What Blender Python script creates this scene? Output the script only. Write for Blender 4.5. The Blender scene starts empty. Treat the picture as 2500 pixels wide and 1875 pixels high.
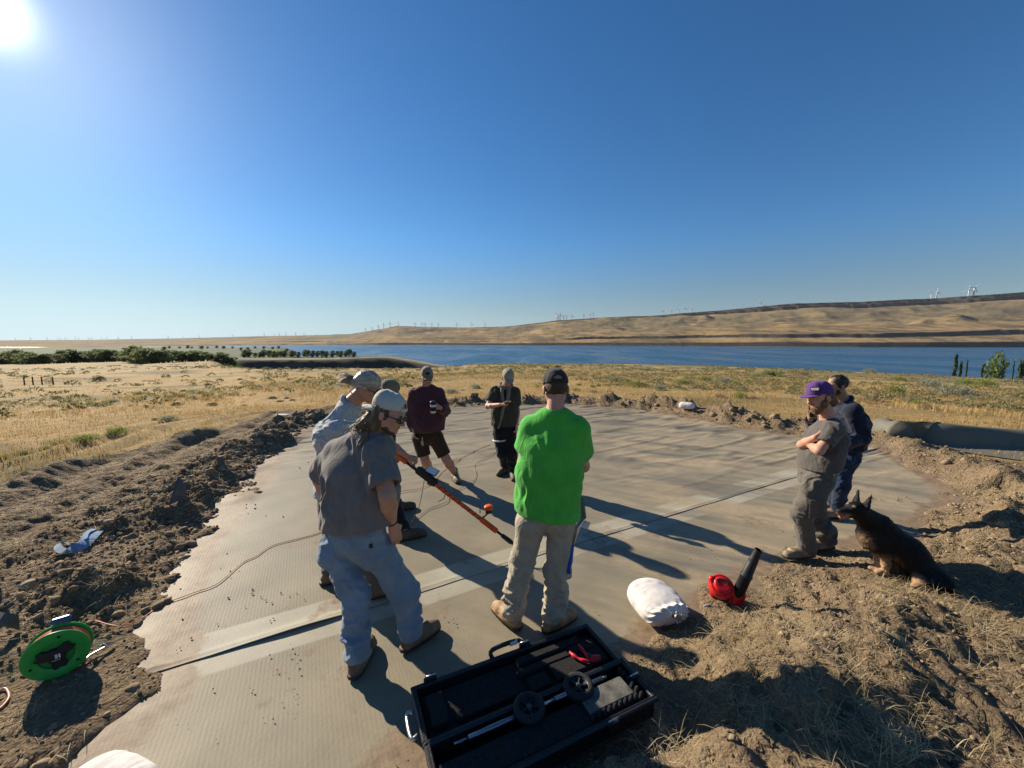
import bpy, math, random
import numpy as np
from mathutils import Vector, Matrix
R = math.radians
random.seed(7)
rng = np.random.default_rng(7)
scene = bpy.context.scene
COL = scene.collection

# ------------------------------------------------------------------ camera
F_PX, CX, CY, CAM_H, PITCH = 939.0, 1250.0, 937.5, 2.1, R(6.29)
cam_d = bpy.data.cameras.new('camera')
cam_d.sensor_width = 36.0
cam_d.lens = 36.0 * F_PX / 2500.0
cam_d.clip_start = 0.05
cam_d.clip_end = 60000
cam = bpy.data.objects.new('camera', cam_d)
COL.objects.link(cam)
cam.location = (0, 0, CAM_H)
cam.rotation_euler = (R(90) - PITCH, 0, 0)
scene.camera = cam

# ------------------------------------------------------------------ sky and sun
SUN_AZ, SUN_EL = R(-51.6), R(26.4)       # azimuth from +Y towards +X
sun_dir = Vector((math.sin(SUN_AZ) * math.cos(SUN_EL), math.cos(SUN_AZ) * math.cos(SUN_EL), math.sin(SUN_EL)))
world = bpy.data.worlds.new('World')
scene.world = world
world.use_nodes = True
wn = world.node_tree
bg = wn.nodes['Background']
sky = wn.nodes.new('ShaderNodeTexSky')
sky.sky_type = 'NISHITA'
sky.sun_disc = False
sky.sun_elevation = SUN_EL
sky.sun_rotation = SUN_AZ
sky.altitude = 100
sky.air_density = 1.0
sky.dust_density = 0.15
sky.ozone_density = 4.0
hsv = wn.nodes.new('ShaderNodeHueSaturation'); hsv.inputs['Saturation'].default_value = 1.2
wn.links.new(sky.outputs[0], hsv.inputs['Color'])
tint = wn.nodes.new('ShaderNodeMix'); tint.data_type = 'RGBA'; tint.blend_type = 'MULTIPLY'; tint.inputs[0].default_value = 1.0; tint.inputs[7].default_value = (.87, 1.0, 1.06, 1)
wn.links.new(hsv.outputs[0], tint.inputs[6])
# the sun's own aureole: scattered light round the sun's direction
tcw = wn.nodes.new('ShaderNodeTexCoord')
dotn = wn.nodes.new('ShaderNodeVectorMath'); dotn.operation = 'DOT_PRODUCT'; dotn.inputs[1].default_value = tuple(sun_dir)
wn.links.new(tcw.outputs['Generated'], dotn.inputs[0])
# low over the horizon the dry air pales to a light cyan, all the way round
sepw = wn.nodes.new('ShaderNodeSeparateXYZ'); wn.links.new(tcw.outputs['Generated'], sepw.inputs[0])
hzf = wn.nodes.new('ShaderNodeMapRange'); hzf.interpolation_type = 'SMOOTHSTEP'; hzf.inputs[1].default_value = .0; hzf.inputs[2].default_value = .26; hzf.inputs[3].default_value = .9; hzf.inputs[4].default_value = 0.0
wn.links.new(sepw.outputs[2], hzf.inputs[0])
bwn = wn.nodes.new('ShaderNodeRGBToBW'); wn.links.new(tint.outputs[2], bwn.inputs[0])
pal = wn.nodes.new('ShaderNodeVectorMath'); pal.operation = 'SCALE'; pal.inputs[0].default_value = (.50, .66, .745); wn.links.new(bwn.outputs[0], pal.inputs['Scale'])
hmix = wn.nodes.new('ShaderNodeMix'); hmix.data_type = 'RGBA'; wn.links.new(hzf.outputs[0], hmix.inputs[0]); wn.links.new(tint.outputs[2], hmix.inputs[6]); wn.links.new(pal.outputs[0], hmix.inputs[7])
acc = hmix.outputs[2]
for pw, am in ((10.0, .12), (70.0, 1.5), (1400.0, 16.0)):
    mx_ = wn.nodes.new('ShaderNodeMath'); mx_.operation = 'MAXIMUM'; mx_.inputs[1].default_value = 0.0; wn.links.new(dotn.outputs['Value'], mx_.inputs[0])
    po = wn.nodes.new('ShaderNodeMath'); po.operation = 'POWER'; po.inputs[1].default_value = pw; wn.links.new(mx_.outputs[0], po.inputs[0])
    ml = wn.nodes.new('ShaderNodeVectorMath'); ml.operation = 'SCALE'; ml.inputs[0].default_value = (1.0 * am, .97 * am, .88 * am); wn.links.new(po.outputs[0], ml.inputs['Scale'])
    ad = wn.nodes.new('ShaderNodeVectorMath'); ad.operation = 'ADD'; wn.links.new(acc, ad.inputs[0]); wn.links.new(ml.outputs[0], ad.inputs[1]); acc = ad.outputs[0]
wn.links.new(acc, bg.inputs[0])
bg.inputs[1].default_value = 0.059
sun_d = bpy.data.lights.new('sun', 'SUN')
sun_d.energy = 5.0
sun_d.angle = R(0.53)
sun_d.color = (1.0, 0.89, 0.72)
sun = bpy.data.objects.new('sun', sun_d)
COL.objects.link(sun)
sun.rotation_euler = (-sun_dir).to_track_quat('-Z', 'Y').to_euler()
vs = scene.view_settings
vs.view_transform = 'Standard'
vs.look = 'None'
vs.exposure = 0.88
vs.gamma = 1.0
vs.use_curve_mapping = False

# ------------------------------------------------------------------ helpers
def ray(px, py):
    a, b = (px - CX) / F_PX, -(py - CY) / F_PX
    c, s = math.cos(PITCH), math.sin(PITCH)
    return np.array([a, c + b * s, b * c - s])

def gnd(px, py, z=0.0):
    """point of the plane at height z seen at a place of the photograph"""
    r = ray(px, py)
    k = (z - CAM_H) / r[2]
    return np.array([r[0] * k, r[1] * k, z])

def at(px, py, Y):
    """point at depth Y (metres along the ground) seen at a place of the photograph"""
    r = ray(px, py)
    k = Y / r[1]
    return np.array([r[0] * k, Y, CAM_H + r[2] * k])

KD = 2500.0 / 2212.0
def gd(x, y, z=0.0): return gnd(x * KD, y * KD, z)[:2]

def _hash(ix, iy, iz, seed):
    h = (ix.astype(np.int64) * 374761393 + iy.astype(np.int64) * 668265263 + iz.astype(np.int64) * 2147483647 + seed * 974711) & 0xffffffff
    h = ((h ^ (h >> 13)) * 1274126177) & 0xffffffff
    h = (h ^ (h >> 16)) & 0xffffff
    return h / float(0xffffff) * 2.0 - 1.0

def vnoise(x, y, z=None, seed=0):
    x = np.asarray(x, float); y = np.asarray(y, float)
    if z is None:
        ix, iy = np.floor(x), np.floor(y)
        fx, fy = x - ix, y - iy
        fx = fx * fx * fx * (fx * (fx * 6 - 15) + 10); fy = fy * fy * fy * (fy * (fy * 6 - 15) + 10)
        o = np.zeros(x.shape, np.int64)
        a = _hash(ix, iy, o, seed); b = _hash(ix + 1, iy, o, seed)
        c = _hash(ix, iy + 1, o, seed); d = _hash(ix + 1, iy + 1, o, seed)
        return (a * (1 - fx) + b * fx) * (1 - fy) + (c * (1 - fx) + d * fx) * fy
    z = np.asarray(z, float)
    ix, iy, iz = np.floor(x), np.floor(y), np.floor(z)
    fx, fy, fz = x - ix, y - iy, z - iz
    fx = fx * fx * (3 - 2 * fx); fy = fy * fy * (3 - 2 * fy); fz = fz * fz * (3 - 2 * fz)
    def pl(k):
        a = _hash(ix, iy, k, seed); b = _hash(ix + 1, iy, k, seed)
        c = _hash(ix, iy + 1, k, seed); d = _hash(ix + 1, iy + 1, k, seed)
        return (a * (1 - fx) + b * fx) * (1 - fy) + (c * (1 - fx) + d * fx) * fy
    return pl(iz) * (1 - fz) + pl(iz + 1) * fz

def fbm(x, y, z=None, oct=4, seed=0, gain=0.5):
    s, a, f, t = 0.0, 1.0, 1.0, 0.0
    for o in range(oct):
        s = s + a * vnoise(np.asarray(x) * f + 17.3 * o, np.asarray(y) * f - 9.1 * o, None if z is None else np.asarray(z) * f + 5.7 * o, seed + o)
        t += a; a *= gain; f *= 2.03
    return s / t

def sstep(a, b, x):
    t = np.clip((np.asarray(x, float) - a) / (b - a), 0, 1)
    return t * t * (3 - 2 * t)

def mesh_from(name, V, Fc, mats, smooth=True, mat_idx=None):
    """V (n,3) array; Fc: (m,3)/(m,4) array or list of polygons"""
    me = bpy.data.meshes.new(name)
    V = np.asarray(V, np.float32)
    if isinstance(Fc, np.ndarray) and len(Fc):
        k = Fc.shape[1]
        me.vertices.add(len(V)); me.vertices.foreach_set('co', V.ravel())
        me.loops.add(Fc.size); me.loops.foreach_set('vertex_index', Fc.astype(np.int32).ravel())
        me.polygons.add(len(Fc))
        me.polygons.foreach_set('loop_start', np.arange(0, Fc.size, k, dtype=np.int32))
        me.polygons.foreach_set('loop_total', np.full(len(Fc), k, np.int32))
        me.update(calc_edges=True)
        me.validate()
    else:
        me.from_pydata([tuple(map(float, v)) for v in V], [], [list(map(int, f)) for f in Fc])
    me.polygons.foreach_set('use_smooth', np.full(len(me.polygons), smooth))
    if mats is not None:
        for m in (mats if isinstance(mats, (list, tuple)) else [mats]):
            me.materials.append(m)
    if mat_idx is not None:
        me.polygons.foreach_set('material_index', np.asarray(mat_idx, np.int32))
    me.update()
    return me

def put(name, me, parent=None, loc=None):
    o = bpy.data.objects.new(name, me)
    COL.objects.link(o)
    if parent is not None: o.parent = parent
    if loc is not None: o.location = loc
    return o

def tag(o, label=None, cat=None, group=None, kind=None):
    if label: o['label'] = label
    if cat: o['category'] = cat
    if group: o['group'] = group
    if kind: o['kind'] = kind
    return o

def empty(name, loc=(0, 0, 0), rz=0.0):
    o = bpy.data.objects.new(name, None)
    o.empty_display_size = 0.1
    COL.objects.link(o)
    o.location = loc
    o.rotation_euler = (0, 0, rz)
    return o

def local(V, root):
    """world vertices into the frame of an unrotated root"""
    return np.asarray(V, float) - np.array(root.location)

def attr(me, name, vals):
    a = me.attributes.new(name, 'FLOAT', 'POINT')
    a.data.foreach_set('value', np.asarray(vals, np.float32))

def copy_tree(o, parent=None):
    c = o.copy(); COL.objects.link(c); c.parent = parent
    for ch in list(o.children): copy_tree(ch, c)
    return c

# ---- small mesh kit (vertices, faces) -------------------------------------------------
class MB:
    def __init__(s): s.v = []; s.f = []; s.m = []
    def add(s, V, Fc, mi=0):
        o = len(s.v)
        s.v.extend([tuple(map(float, p)) for p in V]); s.f.extend([[i + o for i in f] for f in Fc]); s.m.extend([mi] * len(Fc))
        return s
    def box(s, c, size, rot=None, bevel=0.0, mi=0):
        c = np.array(c, float); h = np.array(size, float) / 2
        if bevel > 0:
            b = min(bevel, h.min() * 0.9)
            P = []
            for sx in (-1, 1):
                for sy in (-1, 1):
                    for sz in (-1, 1):
                        q = np.array([sx, sy, sz]) * h
                        for ax in range(3):
                            p = q - np.array([sx, sy, sz]) * b
                            p[ax] = q[ax]
                            P.append(p)
            P = np.array(P)
            idx = lambda sx, sy, sz, ax: (((sx > 0) * 4 + (sy > 0) * 2 + (sz > 0)) * 3 + ax)
            Fc = []
            for ax in range(3):
                o1, o2 = (ax + 1) % 3, (ax + 2) % 3
                for sg in (-1, 1):
                    q = []
                    for (u, w) in ((-1, -1), (1, -1), (1, 1), (-1, 1)):
                        t = [0, 0, 0]; t[ax] = sg; t[o1] = u; t[o2] = w
                        q.append(idx(*t, ax))
                    Fc.append(q if sg > 0 else q[::-1])
            for ax in range(3):          # edges running along ax
                o1, o2 = (ax + 1) % 3, (ax + 2) % 3
                for u in (-1, 1):
                    for w in (-1, 1):
                        a = [0, 0, 0]; a[o1] = u; a[o2] = w
                        a0 = a[:]; a0[ax] = -1; a1 = a[:]; a1[ax] = 1
                        q = [idx(*a0, o1), idx(*a1, o1), idx(*a1, o2), idx(*a0, o2)]
                        Fc.append(q if u * w < 0 else q[::-1])
            for sx in (-1, 1):
                for sy in (-1, 1):
                    for sz in (-1, 1):
                        q = [idx(sx, sy, sz, 0), idx(sx, sy, sz, 1), idx(sx, sy, sz, 2)]
                        Fc.append(q if sx * sy * sz > 0 else q[::-1])
        else:
            P = np.array([[sx, sy, sz] for sx in (-1, 1) for sy in (-1, 1) for sz in (-1, 1)]) * h
            Fc = [[0, 1, 3, 2], [4, 6, 7, 5], [0, 4, 5, 1], [2, 3, 7, 6], [0, 2, 6, 4], [1, 5, 7, 3]]
        if rot is not None: P = P @ np.array(rot).T
        return s.add(P + c, Fc, mi)
    def tube(s, pts, rad, n=10, mi=0, caps=True, closed=False):
        V, Fc = tube_geo(pts, rad, n, caps, closed)
        return s.add(V, Fc, mi)
    def lathe(s, prof, n=24, M=None, mi=0):
        """prof: list of (r, z)"""
        V = []; Fc = []
        k = len(prof)
        for j in range(n):
            a = 2 * math.pi * j / n
            for r, z in prof: V.append((r * math.cos(a), r * math.sin(a), z))
        for j in range(n):
            j2 = (j + 1) % n
            for i in range(k - 1):
                Fc.append([j * k + i, j2 * k + i, j2 * k + i + 1, j * k + i + 1])
        V = np.array(V)
        if M is not None: V = V @ np.array(M)[:3, :3].T + np.array(M)[:3, 3]
        return s.add(V, Fc, mi)
    def build(s, name, mats, parent=None, smooth=False, loc=None):
        V = np.array(s.v, float)
        if parent is not None: V = V - np.array(parent.matrix_world.translation if False else parent_loc(parent))
        elif loc is not None: V = V - np.array(loc)
        me = mesh_from(name, V, s.f, mats, smooth, s.m)
        return put(name, me, parent, loc if parent is None else None)

def parent_loc(p):
    t = np.zeros(3)
    while p is not None:
        t = t + np.array(p.location); p = p.parent
    return t

def tube_geo(pts, rad, n=10, caps=True, closed=False):
    P = np.array(pts, float); k = len(P)
    rad = np.broadcast_to(np.asarray(rad, float), (k,)) if np.ndim(rad) < 2 else np.asarray(rad)
    T = np.gradient(P, axis=0) if not closed else (np.roll(P, -1, 0) - np.roll(P, 1, 0))
    T /= np.linalg.norm(T, axis=1)[:, None] + 1e-12
    up = np.array([0, 0, 1.0]) if abs(T[0][2]) < 0.9 else np.array([1.0, 0, 0])
    V = []; nrm = up - T[0] * np.dot(up, T[0]); nrm /= np.linalg.norm(nrm)
    for i in range(k):
        nrm = nrm - T[i] * np.dot(nrm, T[i]); nrm /= np.linalg.norm(nrm) + 1e-12
        b = np.cross(T[i], nrm)
        for j in range(n):
            a = 2 * math.pi * j / n
            V.append(P[i] + rad[i] * (math.cos(a) * nrm + math.sin(a) * b))
    Fc = []
    for i in range(k if closed else k - 1):
        i2 = (i + 1) % k
        for j in range(n):
            j2 = (j + 1) % n
            Fc.append([i * n + j, i * n + j2, i2 * n + j2, i2 * n + j])
    if caps and not closed:
        Fc.append(list(range(n))[::-1]); Fc.append([(k - 1) * n + j for j in range(n)])
    return np.array(V), Fc

def spline(pts, m=8):
    P = np.array(pts, float); Q = np.vstack([2 * P[0] - P[1], P, 2 * P[-1] - P[-2]])
    out = []
    for i in range(1, len(Q) - 2):
        for t in np.linspace(0, 1, m, endpoint=False):
            a, b, c, d = Q[i - 1], Q[i], Q[i + 1], Q[i + 2]
            out.append(0.5 * (2 * b + (c - a) * t + (2 * a - 5 * b + 4 * c - d) * t * t + (3 * b - a - 3 * c + d) * t ** 3))
    out.append(P[-1])
    return np.array(out)

# ---- materials ------------------------------------------------------------------------
def mat(name, color, rough=0.8, spec=0.3, noise=0.0, nscale=20.0, bump=0.0, bscale=60.0, metal=0.0, col2=None, stretch=None, detail=4.0, sheen=0.0, trans=None, subsurf=0.0, attr2=None, wrinkle=0.0):
    m = bpy.data.materials.new(name); m.use_nodes = True
    nt = m.node_tree; N = nt.nodes; L = nt.links
    p = N['Principled BSDF']
    p.inputs['Base Color'].default_value = (*color, 1)
    p.inputs['Roughness'].default_value = rough
    p.inputs['Specular IOR Level'].default_value = spec
    p.inputs['Metallic'].default_value = metal
    if sheen: p.inputs['Sheen Weight'].default_value = sheen
    if subsurf:
        p.inputs['Subsurface Weight'].default_value = subsurf
        p.inputs['Subsurface Radius'].default_value = (0.012, 0.005, 0.003)
        p.inputs['Subsurface Scale'].default_value = 1.0
    tc = N.new('ShaderNodeTexCoord'); src = tc.outputs['Object']
    if stretch:
        mp = N.new('ShaderNodeMapping'); mp.inputs['Scale'].default_value = stretch
        L.new(src, mp.inputs[0]); src = mp.outputs[0]
    out = None
    if noise or col2:
        nz = N.new('ShaderNodeTexNoise'); nz.inputs['Scale'].default_value = nscale; nz.inputs['Detail'].default_value = detail; nz.inputs['Roughness'].default_value = 0.6
        L.new(src, nz.inputs['Vector'])
        cr = N.new('ShaderNodeValToRGB')
        c2 = col2 if col2 else tuple(min(1, c * (1 + noise)) for c in color)
        c1 = color if col2 else tuple(c * (1 - noise) for c in color)
        cr.color_ramp.elements[0].position = 0.36; cr.color_ramp.elements[1].position = 0.64
        cr.color_ramp.elements[0].color = (*c1, 1); cr.color_ramp.elements[1].color = (*c2, 1)
        L.new(nz.outputs[0], cr.inputs[0]); out = cr.outputs[0]
    if attr2:                                 # (attribute, colour): paint on the thing itself
        for an, ac in attr2:
            at_ = N.new('ShaderNodeAttribute'); at_.attribute_name = an
            mx = N.new('ShaderNodeMix'); mx.data_type = 'RGBA'
            mx.inputs[7].default_value = (*ac, 1)
            if out is None: mx.inputs[6].default_value = (*color, 1)
            else: L.new(out, mx.inputs[6])
            L.new(at_.outputs['Fac'], mx.inputs[0]); out = mx.outputs[2]
    if out is not None: L.new(out, p.inputs['Base Color'])
    if bump:
        nb = N.new('ShaderNodeTexNoise'); nb.inputs['Scale'].default_value = bscale; nb.inputs['Detail'].default_value = 3
        L.new(src, nb.inputs['Vector'])
        bp = N.new('ShaderNodeBump'); bp.inputs['Strength'].default_value = min(1.0, bump); bp.inputs['Distance'].default_value = 0.004 * max(1, bump)
        L.new(nb.outputs[0], bp.inputs['Height']); L.new(bp.outputs[0], p.inputs['Normal'])
        if wrinkle:                       # soft cloth creases: distance from the noise mid-line
            nw = N.new('ShaderNodeTexNoise'); nw.inputs['Scale'].default_value = 9; nw.inputs['Detail'].default_value = 2.5; nw.inputs['Distortion'].default_value = 1.1
            mpw = N.new('ShaderNodeMapping'); mpw.inputs['Scale'].default_value = (1.2, 1.2, .8); mpw.inputs['Rotation'].default_value = (.3, .5, .2); L.new(tc.outputs['Object'], mpw.inputs[0]); L.new(mpw.outputs[0], nw.inputs['Vector'])
            s1_ = N.new('ShaderNodeMath'); s1_.operation = 'SUBTRACT'; s1_.inputs[1].default_value = .5; L.new(nw.outputs[0], s1_.inputs[0])
            s2_ = N.new('ShaderNodeMath'); s2_.operation = 'ABSOLUTE'; L.new(s1_.outputs[0], s2_.inputs[0])
            s3_ = N.new('ShaderNodeMapRange'); s3_.inputs[2].default_value = .14; s3_.inputs[3].default_value = 1; s3_.inputs[4].default_value = 0; L.new(s2_.outputs[0], s3_.inputs[0])
            bw = N.new('ShaderNodeBump'); bw.inputs['Strength'].default_value = wrinkle; bw.inputs['Distance'].default_value = .012; L.new(s3_.outputs[0], bw.inputs['Height'])
            L.new(bw.outputs[0], bp.inputs['Normal'])
    if trans:
        tb = N.new('ShaderNodeBsdfTranslucent'); tb.inputs[0].default_value = (*trans[0], 1)
        ms = N.new('ShaderNodeMixShader'); ms.inputs[0].default_value = trans[1]
        L.new(p.outputs[0], ms.inputs[1]); L.new(tb.outputs[0], ms.inputs[2])
        L.new(ms.outputs[0], N['Material Output'].inputs[0])
    return m
# ================================================================== THE LAND
# outline of the laid sheets: x, y, berm height, plateau height behind it, width of bare dirt
PAD = np.array([
    (-2.00, 0.20, .08, .03, 6), (-2.14, 1.60, .09, .03, 6), (-2.12, 2.10, .10, .03, 5.6), (-2.62, 2.70, .11, .02, 5.2), (-3.23, 3.76, .14, .02, 4.4),
    (-3.70, 5.20, .15, .02, 4), (-4.32, 6.77, .17, .02, 3.2), (-4.96, 9.74, .18, .02, 2.0), (-3.06, 12.2, .20, .02, 2.0),
    (1.94, 12.84, .26, .02, 2.4), (4.22, 11.78, .30, .02, 1.8), (5.87, 8.96, .26, .02, 1.9), (7.39, 7.55, .12, .02, 1.4),
    (6.26, 5.25, .20, .08, 3.5), (5.60, 4.70, .22, .12, 4), (4.48, 4.10, .20, .16, 4), (3.48, 3.67, .10, .16, 5),
    (2.51, 3.36, .09, .16, 5), (1.60, 2.85, .22, .18, 5), (1.13, 2.61, .20, .20, 5), (.94, 2.40, .16, .22, 5),
    (.45, 1.90, .10, .22, 5), (-.10, 1.62, .05, .10, 5), (-.55, 1.70, .03, .05, 5), (-.62, 1.30, .05, .06, 5), (-.55, .20, .06, .08, 5)])

def pad_info(x, y):
    """signed distance to the outline (negative inside) and the three interpolated values"""
    x = np.asarray(x, float); y = np.asarray(y, float)
    shp = x.shape; x = x.ravel(); y = y.ravel()
    best = np.full(x.shape, 1e9); inside = np.zeros(x.shape, bool); vals = np.zeros((3,) + x.shape)
    n = len(PAD)
    for i in range(n):
        a, b = PAD[i], PAD[(i + 1) % n]
        ex, ey = b[0] - a[0], b[1] - a[1]
        t = np.clip(((x - a[0]) * ex + (y - a[1]) * ey) / (ex * ex + ey * ey), 0, 1)
        d = np.hypot(x - a[0] - t * ex, y - a[1] - t * ey)
        m = d < best
        best = np.where(m, d, best)
        for k in range(3): vals[k] = np.where(m, a[2 + k] * (1 - t) + b[2 + k] * t, vals[k])
        c = ((a[1] > y) != (b[1] > y)) & (x < ex * (y - a[1]) / (ey if abs(ey) > 1e-9 else 1e-9) + a[0])
        inside ^= c
    return np.where(inside, -best, best).reshape(shp), vals.reshape((3,) + shp)

WATER_Z = -44.0
def far_height(x, y):
    r = np.hypot(x, y); az = np.degrees(np.arctan2(x, np.maximum(y, 1e-3)))
    az = np.where(y <= 0, np.sign(x) * 90, az)
    zl = np.interp(r, [0, 13, 30, 60, 100, 330, 400, 600, 700, 1500, 2600, 3500, 3950, 4300], [0, 0, -1.25, -3.2, -4.9, -11.5, -13, -20, -22, -25, -27, -30, -42, -70])
    zm = np.interp(r, [0, 13, 45, 100, 170, 240, 470, 535, 556, 600, 700, 1200, 2400, 3000, 3400], [0, 0, -1.6, -4.6, -8.8, -30, -38, -37, -21, -20.5, -22, -25, -28, -42, -70])
    zr = np.interp(r, [0, 13, 60, 125, 150, 300, 400], [0, 0, -1.9, -5.0, -7.0, -48, -70])
    zt = np.interp(r, [0, 13, 60, 125, 180, 300, 470, 560, 580, 640, 760, 860], [0, 0, -2.0, -5.6, -12, -40, -43, -42, -37, -38, -46, -70])
    w1 = sstep(-33, -38, az); w2 = sstep(-5.5, -8.5, az); w3 = sstep(-8, -19, az)
    mid = zt * (1 - w3) + zm * w3
    mid = np.where(r > 700, mid - 60 * sstep(700, 820, r) * sstep(-31, -27, az), mid)
    z = zr * (1 - w2) + mid * w2
    z = z * (1 - w1) + zl * w1
    und = fbm(x / 26.0, y / 26.0, seed=3, oct=3) * 0.55 + fbm(x / 90.0, y / 90.0, seed=9, oct=2) * 1.0
    return z + und * sstep(14, 60, r) * np.clip(r / 90, 0, 1.3)

def dirt_mask(x, y, d, w):
    edge = w + 0.45 * fbm(np.asarray(x) * .9, np.asarray(y) * .9, seed=21) + .2 * fbm(np.asarray(x) * 4, np.asarray(y) * 4, seed=22)
    return 1 - sstep(-0.18, 0.18, d - edge)

def height(x, y, full=False):
    x = np.asarray(x, float); y = np.asarray(y, float)
    d, (bh, pl, dw) = pad_info(x, y)
    wob = (.20 + .22 * sstep(-1.6, -2.6, x)) * fbm(x * 1.7, y * 1.7, seed=31, oct=3) + .09 * fbm(x * 8, y * 8, seed=33, oct=2)
    dd = d + wob
    dirt = dirt_mask(x, y, d, dw)
    lumps = np.maximum(0, fbm(x * 2.3, y * 2.3, seed=41, oct=3)) * 1.5
    berm = bh * np.exp(-((dd - .62) / .46) ** 2) * (.55 + 1.0 * lumps)
    plat = pl * sstep(0.0, .8, dd) * (1 - sstep(2.5, 6.0, d))
    # wheel ruts run parallel to the left edge
    left = sstep(-2.2, -3.2, x) * sstep(14, 11, y)
    ruts = left * sstep(1.0, 1.6, d) * (0.035 * np.sin(d * 9.0 + 2.2 * fbm(x * .5, y * .5, seed=55)) + 0.05 * fbm(d * 3.5, (y + x * .3) * .35, seed=56))
    rim = left * .16 * np.exp(-((d - dw + .1) / .30) ** 2) * (.4 + 1.3 * np.maximum(0, fbm(x * 1.6, y * 1.6, seed=57)))
    rough = dirt * sstep(-.05, .35, dd) * (.070 * fbm(x * 2.6, y * 2.6, seed=43, oct=3) + .055 * np.abs(fbm(x * 7, y * 7, seed=44, oct=2)) + .040 * fbm(x * 17, y * 17, seed=45, oct=2))
    rough = rough * (1 - .25 * left * sstep(.8, 1.5, d))
    inn = -0.055 * sstep(.02, -.14, dd)
    z = inn + berm + plat + ruts + rim + rough
    z = z + far_height(x, y) + (1 - dirt) * sstep(0, 2, d) * (.05 * fbm(x * 1.1, y * 1.1, seed=47, oct=3)) * sstep(60, 8, np.hypot(x, y))
    for (fx, fy, fr_, fz) in FLAT:
        w_ = np.exp(-(((x - fx) ** 2 + (y - fy) ** 2) / fr_ ** 2) ** 2)
        z = z * (1 - w_) + (fz + .012 * fbm(x * 16, y * 16, seed=46)) * w_
    if full: return z, d, dirt
    return z

# places trodden flat: x, y, radius, height
FLAT = [(-2.85, 2.10, .55, .02), (3.45, 3.10, .55, .12), (1.75, 2.95, .25, .04), (2.95, 3.60, .35, .0), (.35, 2.05, .35, .0), (.75, 2.0, .35, .0), (0., 1.8, .4, .0), (-.3, 1.75, .35, .0), (9.3, 7.6, 1.1, .03), (-3.75, 3.55, .35, .10)]
def hz(x, y):
    i = min(max(int(np.searchsorted(gx, x)) - 1, 0), len(gx) - 2); j = min(max(int(np.searchsorted(gy, y)) - 1, 0), len(gy) - 2)
    u = (x - gx[i]) / (gx[i + 1] - gx[i]); v = (y - gy[j]) / (gy[j + 1] - gy[j])
    return float((GZ[j, i] * (1 - u) + GZ[j, i + 1] * u) * (1 - v) + (GZ[j + 1, i] * (1 - u) + GZ[j + 1, i + 1] * u) * v)

def axis(lo, hi, step, end_lo, end_hi, grow):
    a = list(np.arange(lo, hi + 1e-6, step)); s = step
    while a[-1] < end_hi: s *= grow; a.append(a[-1] + s)
    s = step; b = []
    q = lo
    while q > end_lo: s *= grow; q -= s; b.append(q)
    return np.array(b[::-1] + a)

def grid_faces(nx, ny):
    i, j = np.meshgrid(np.arange(nx - 1), np.arange(ny - 1))
    a = (j * nx + i).ravel()
    return np.stack([a, a + 1, a + nx + 1, a + nx], 1)

gx = axis(-5.6, 5.2, .036, -4200, 1500, 1.035)
gy = axis(1.0, 5.6, .036, -12, 4200, 1.021)
GX, GY = np.meshgrid(gx, gy)
GZ, GD, GDIRT = height(GX, GY, True)
GR = np.hypot(GX, GY); GAZ = np.degrees(np.arctan2(GX, np.maximum(GY, 1e-3)))

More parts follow.
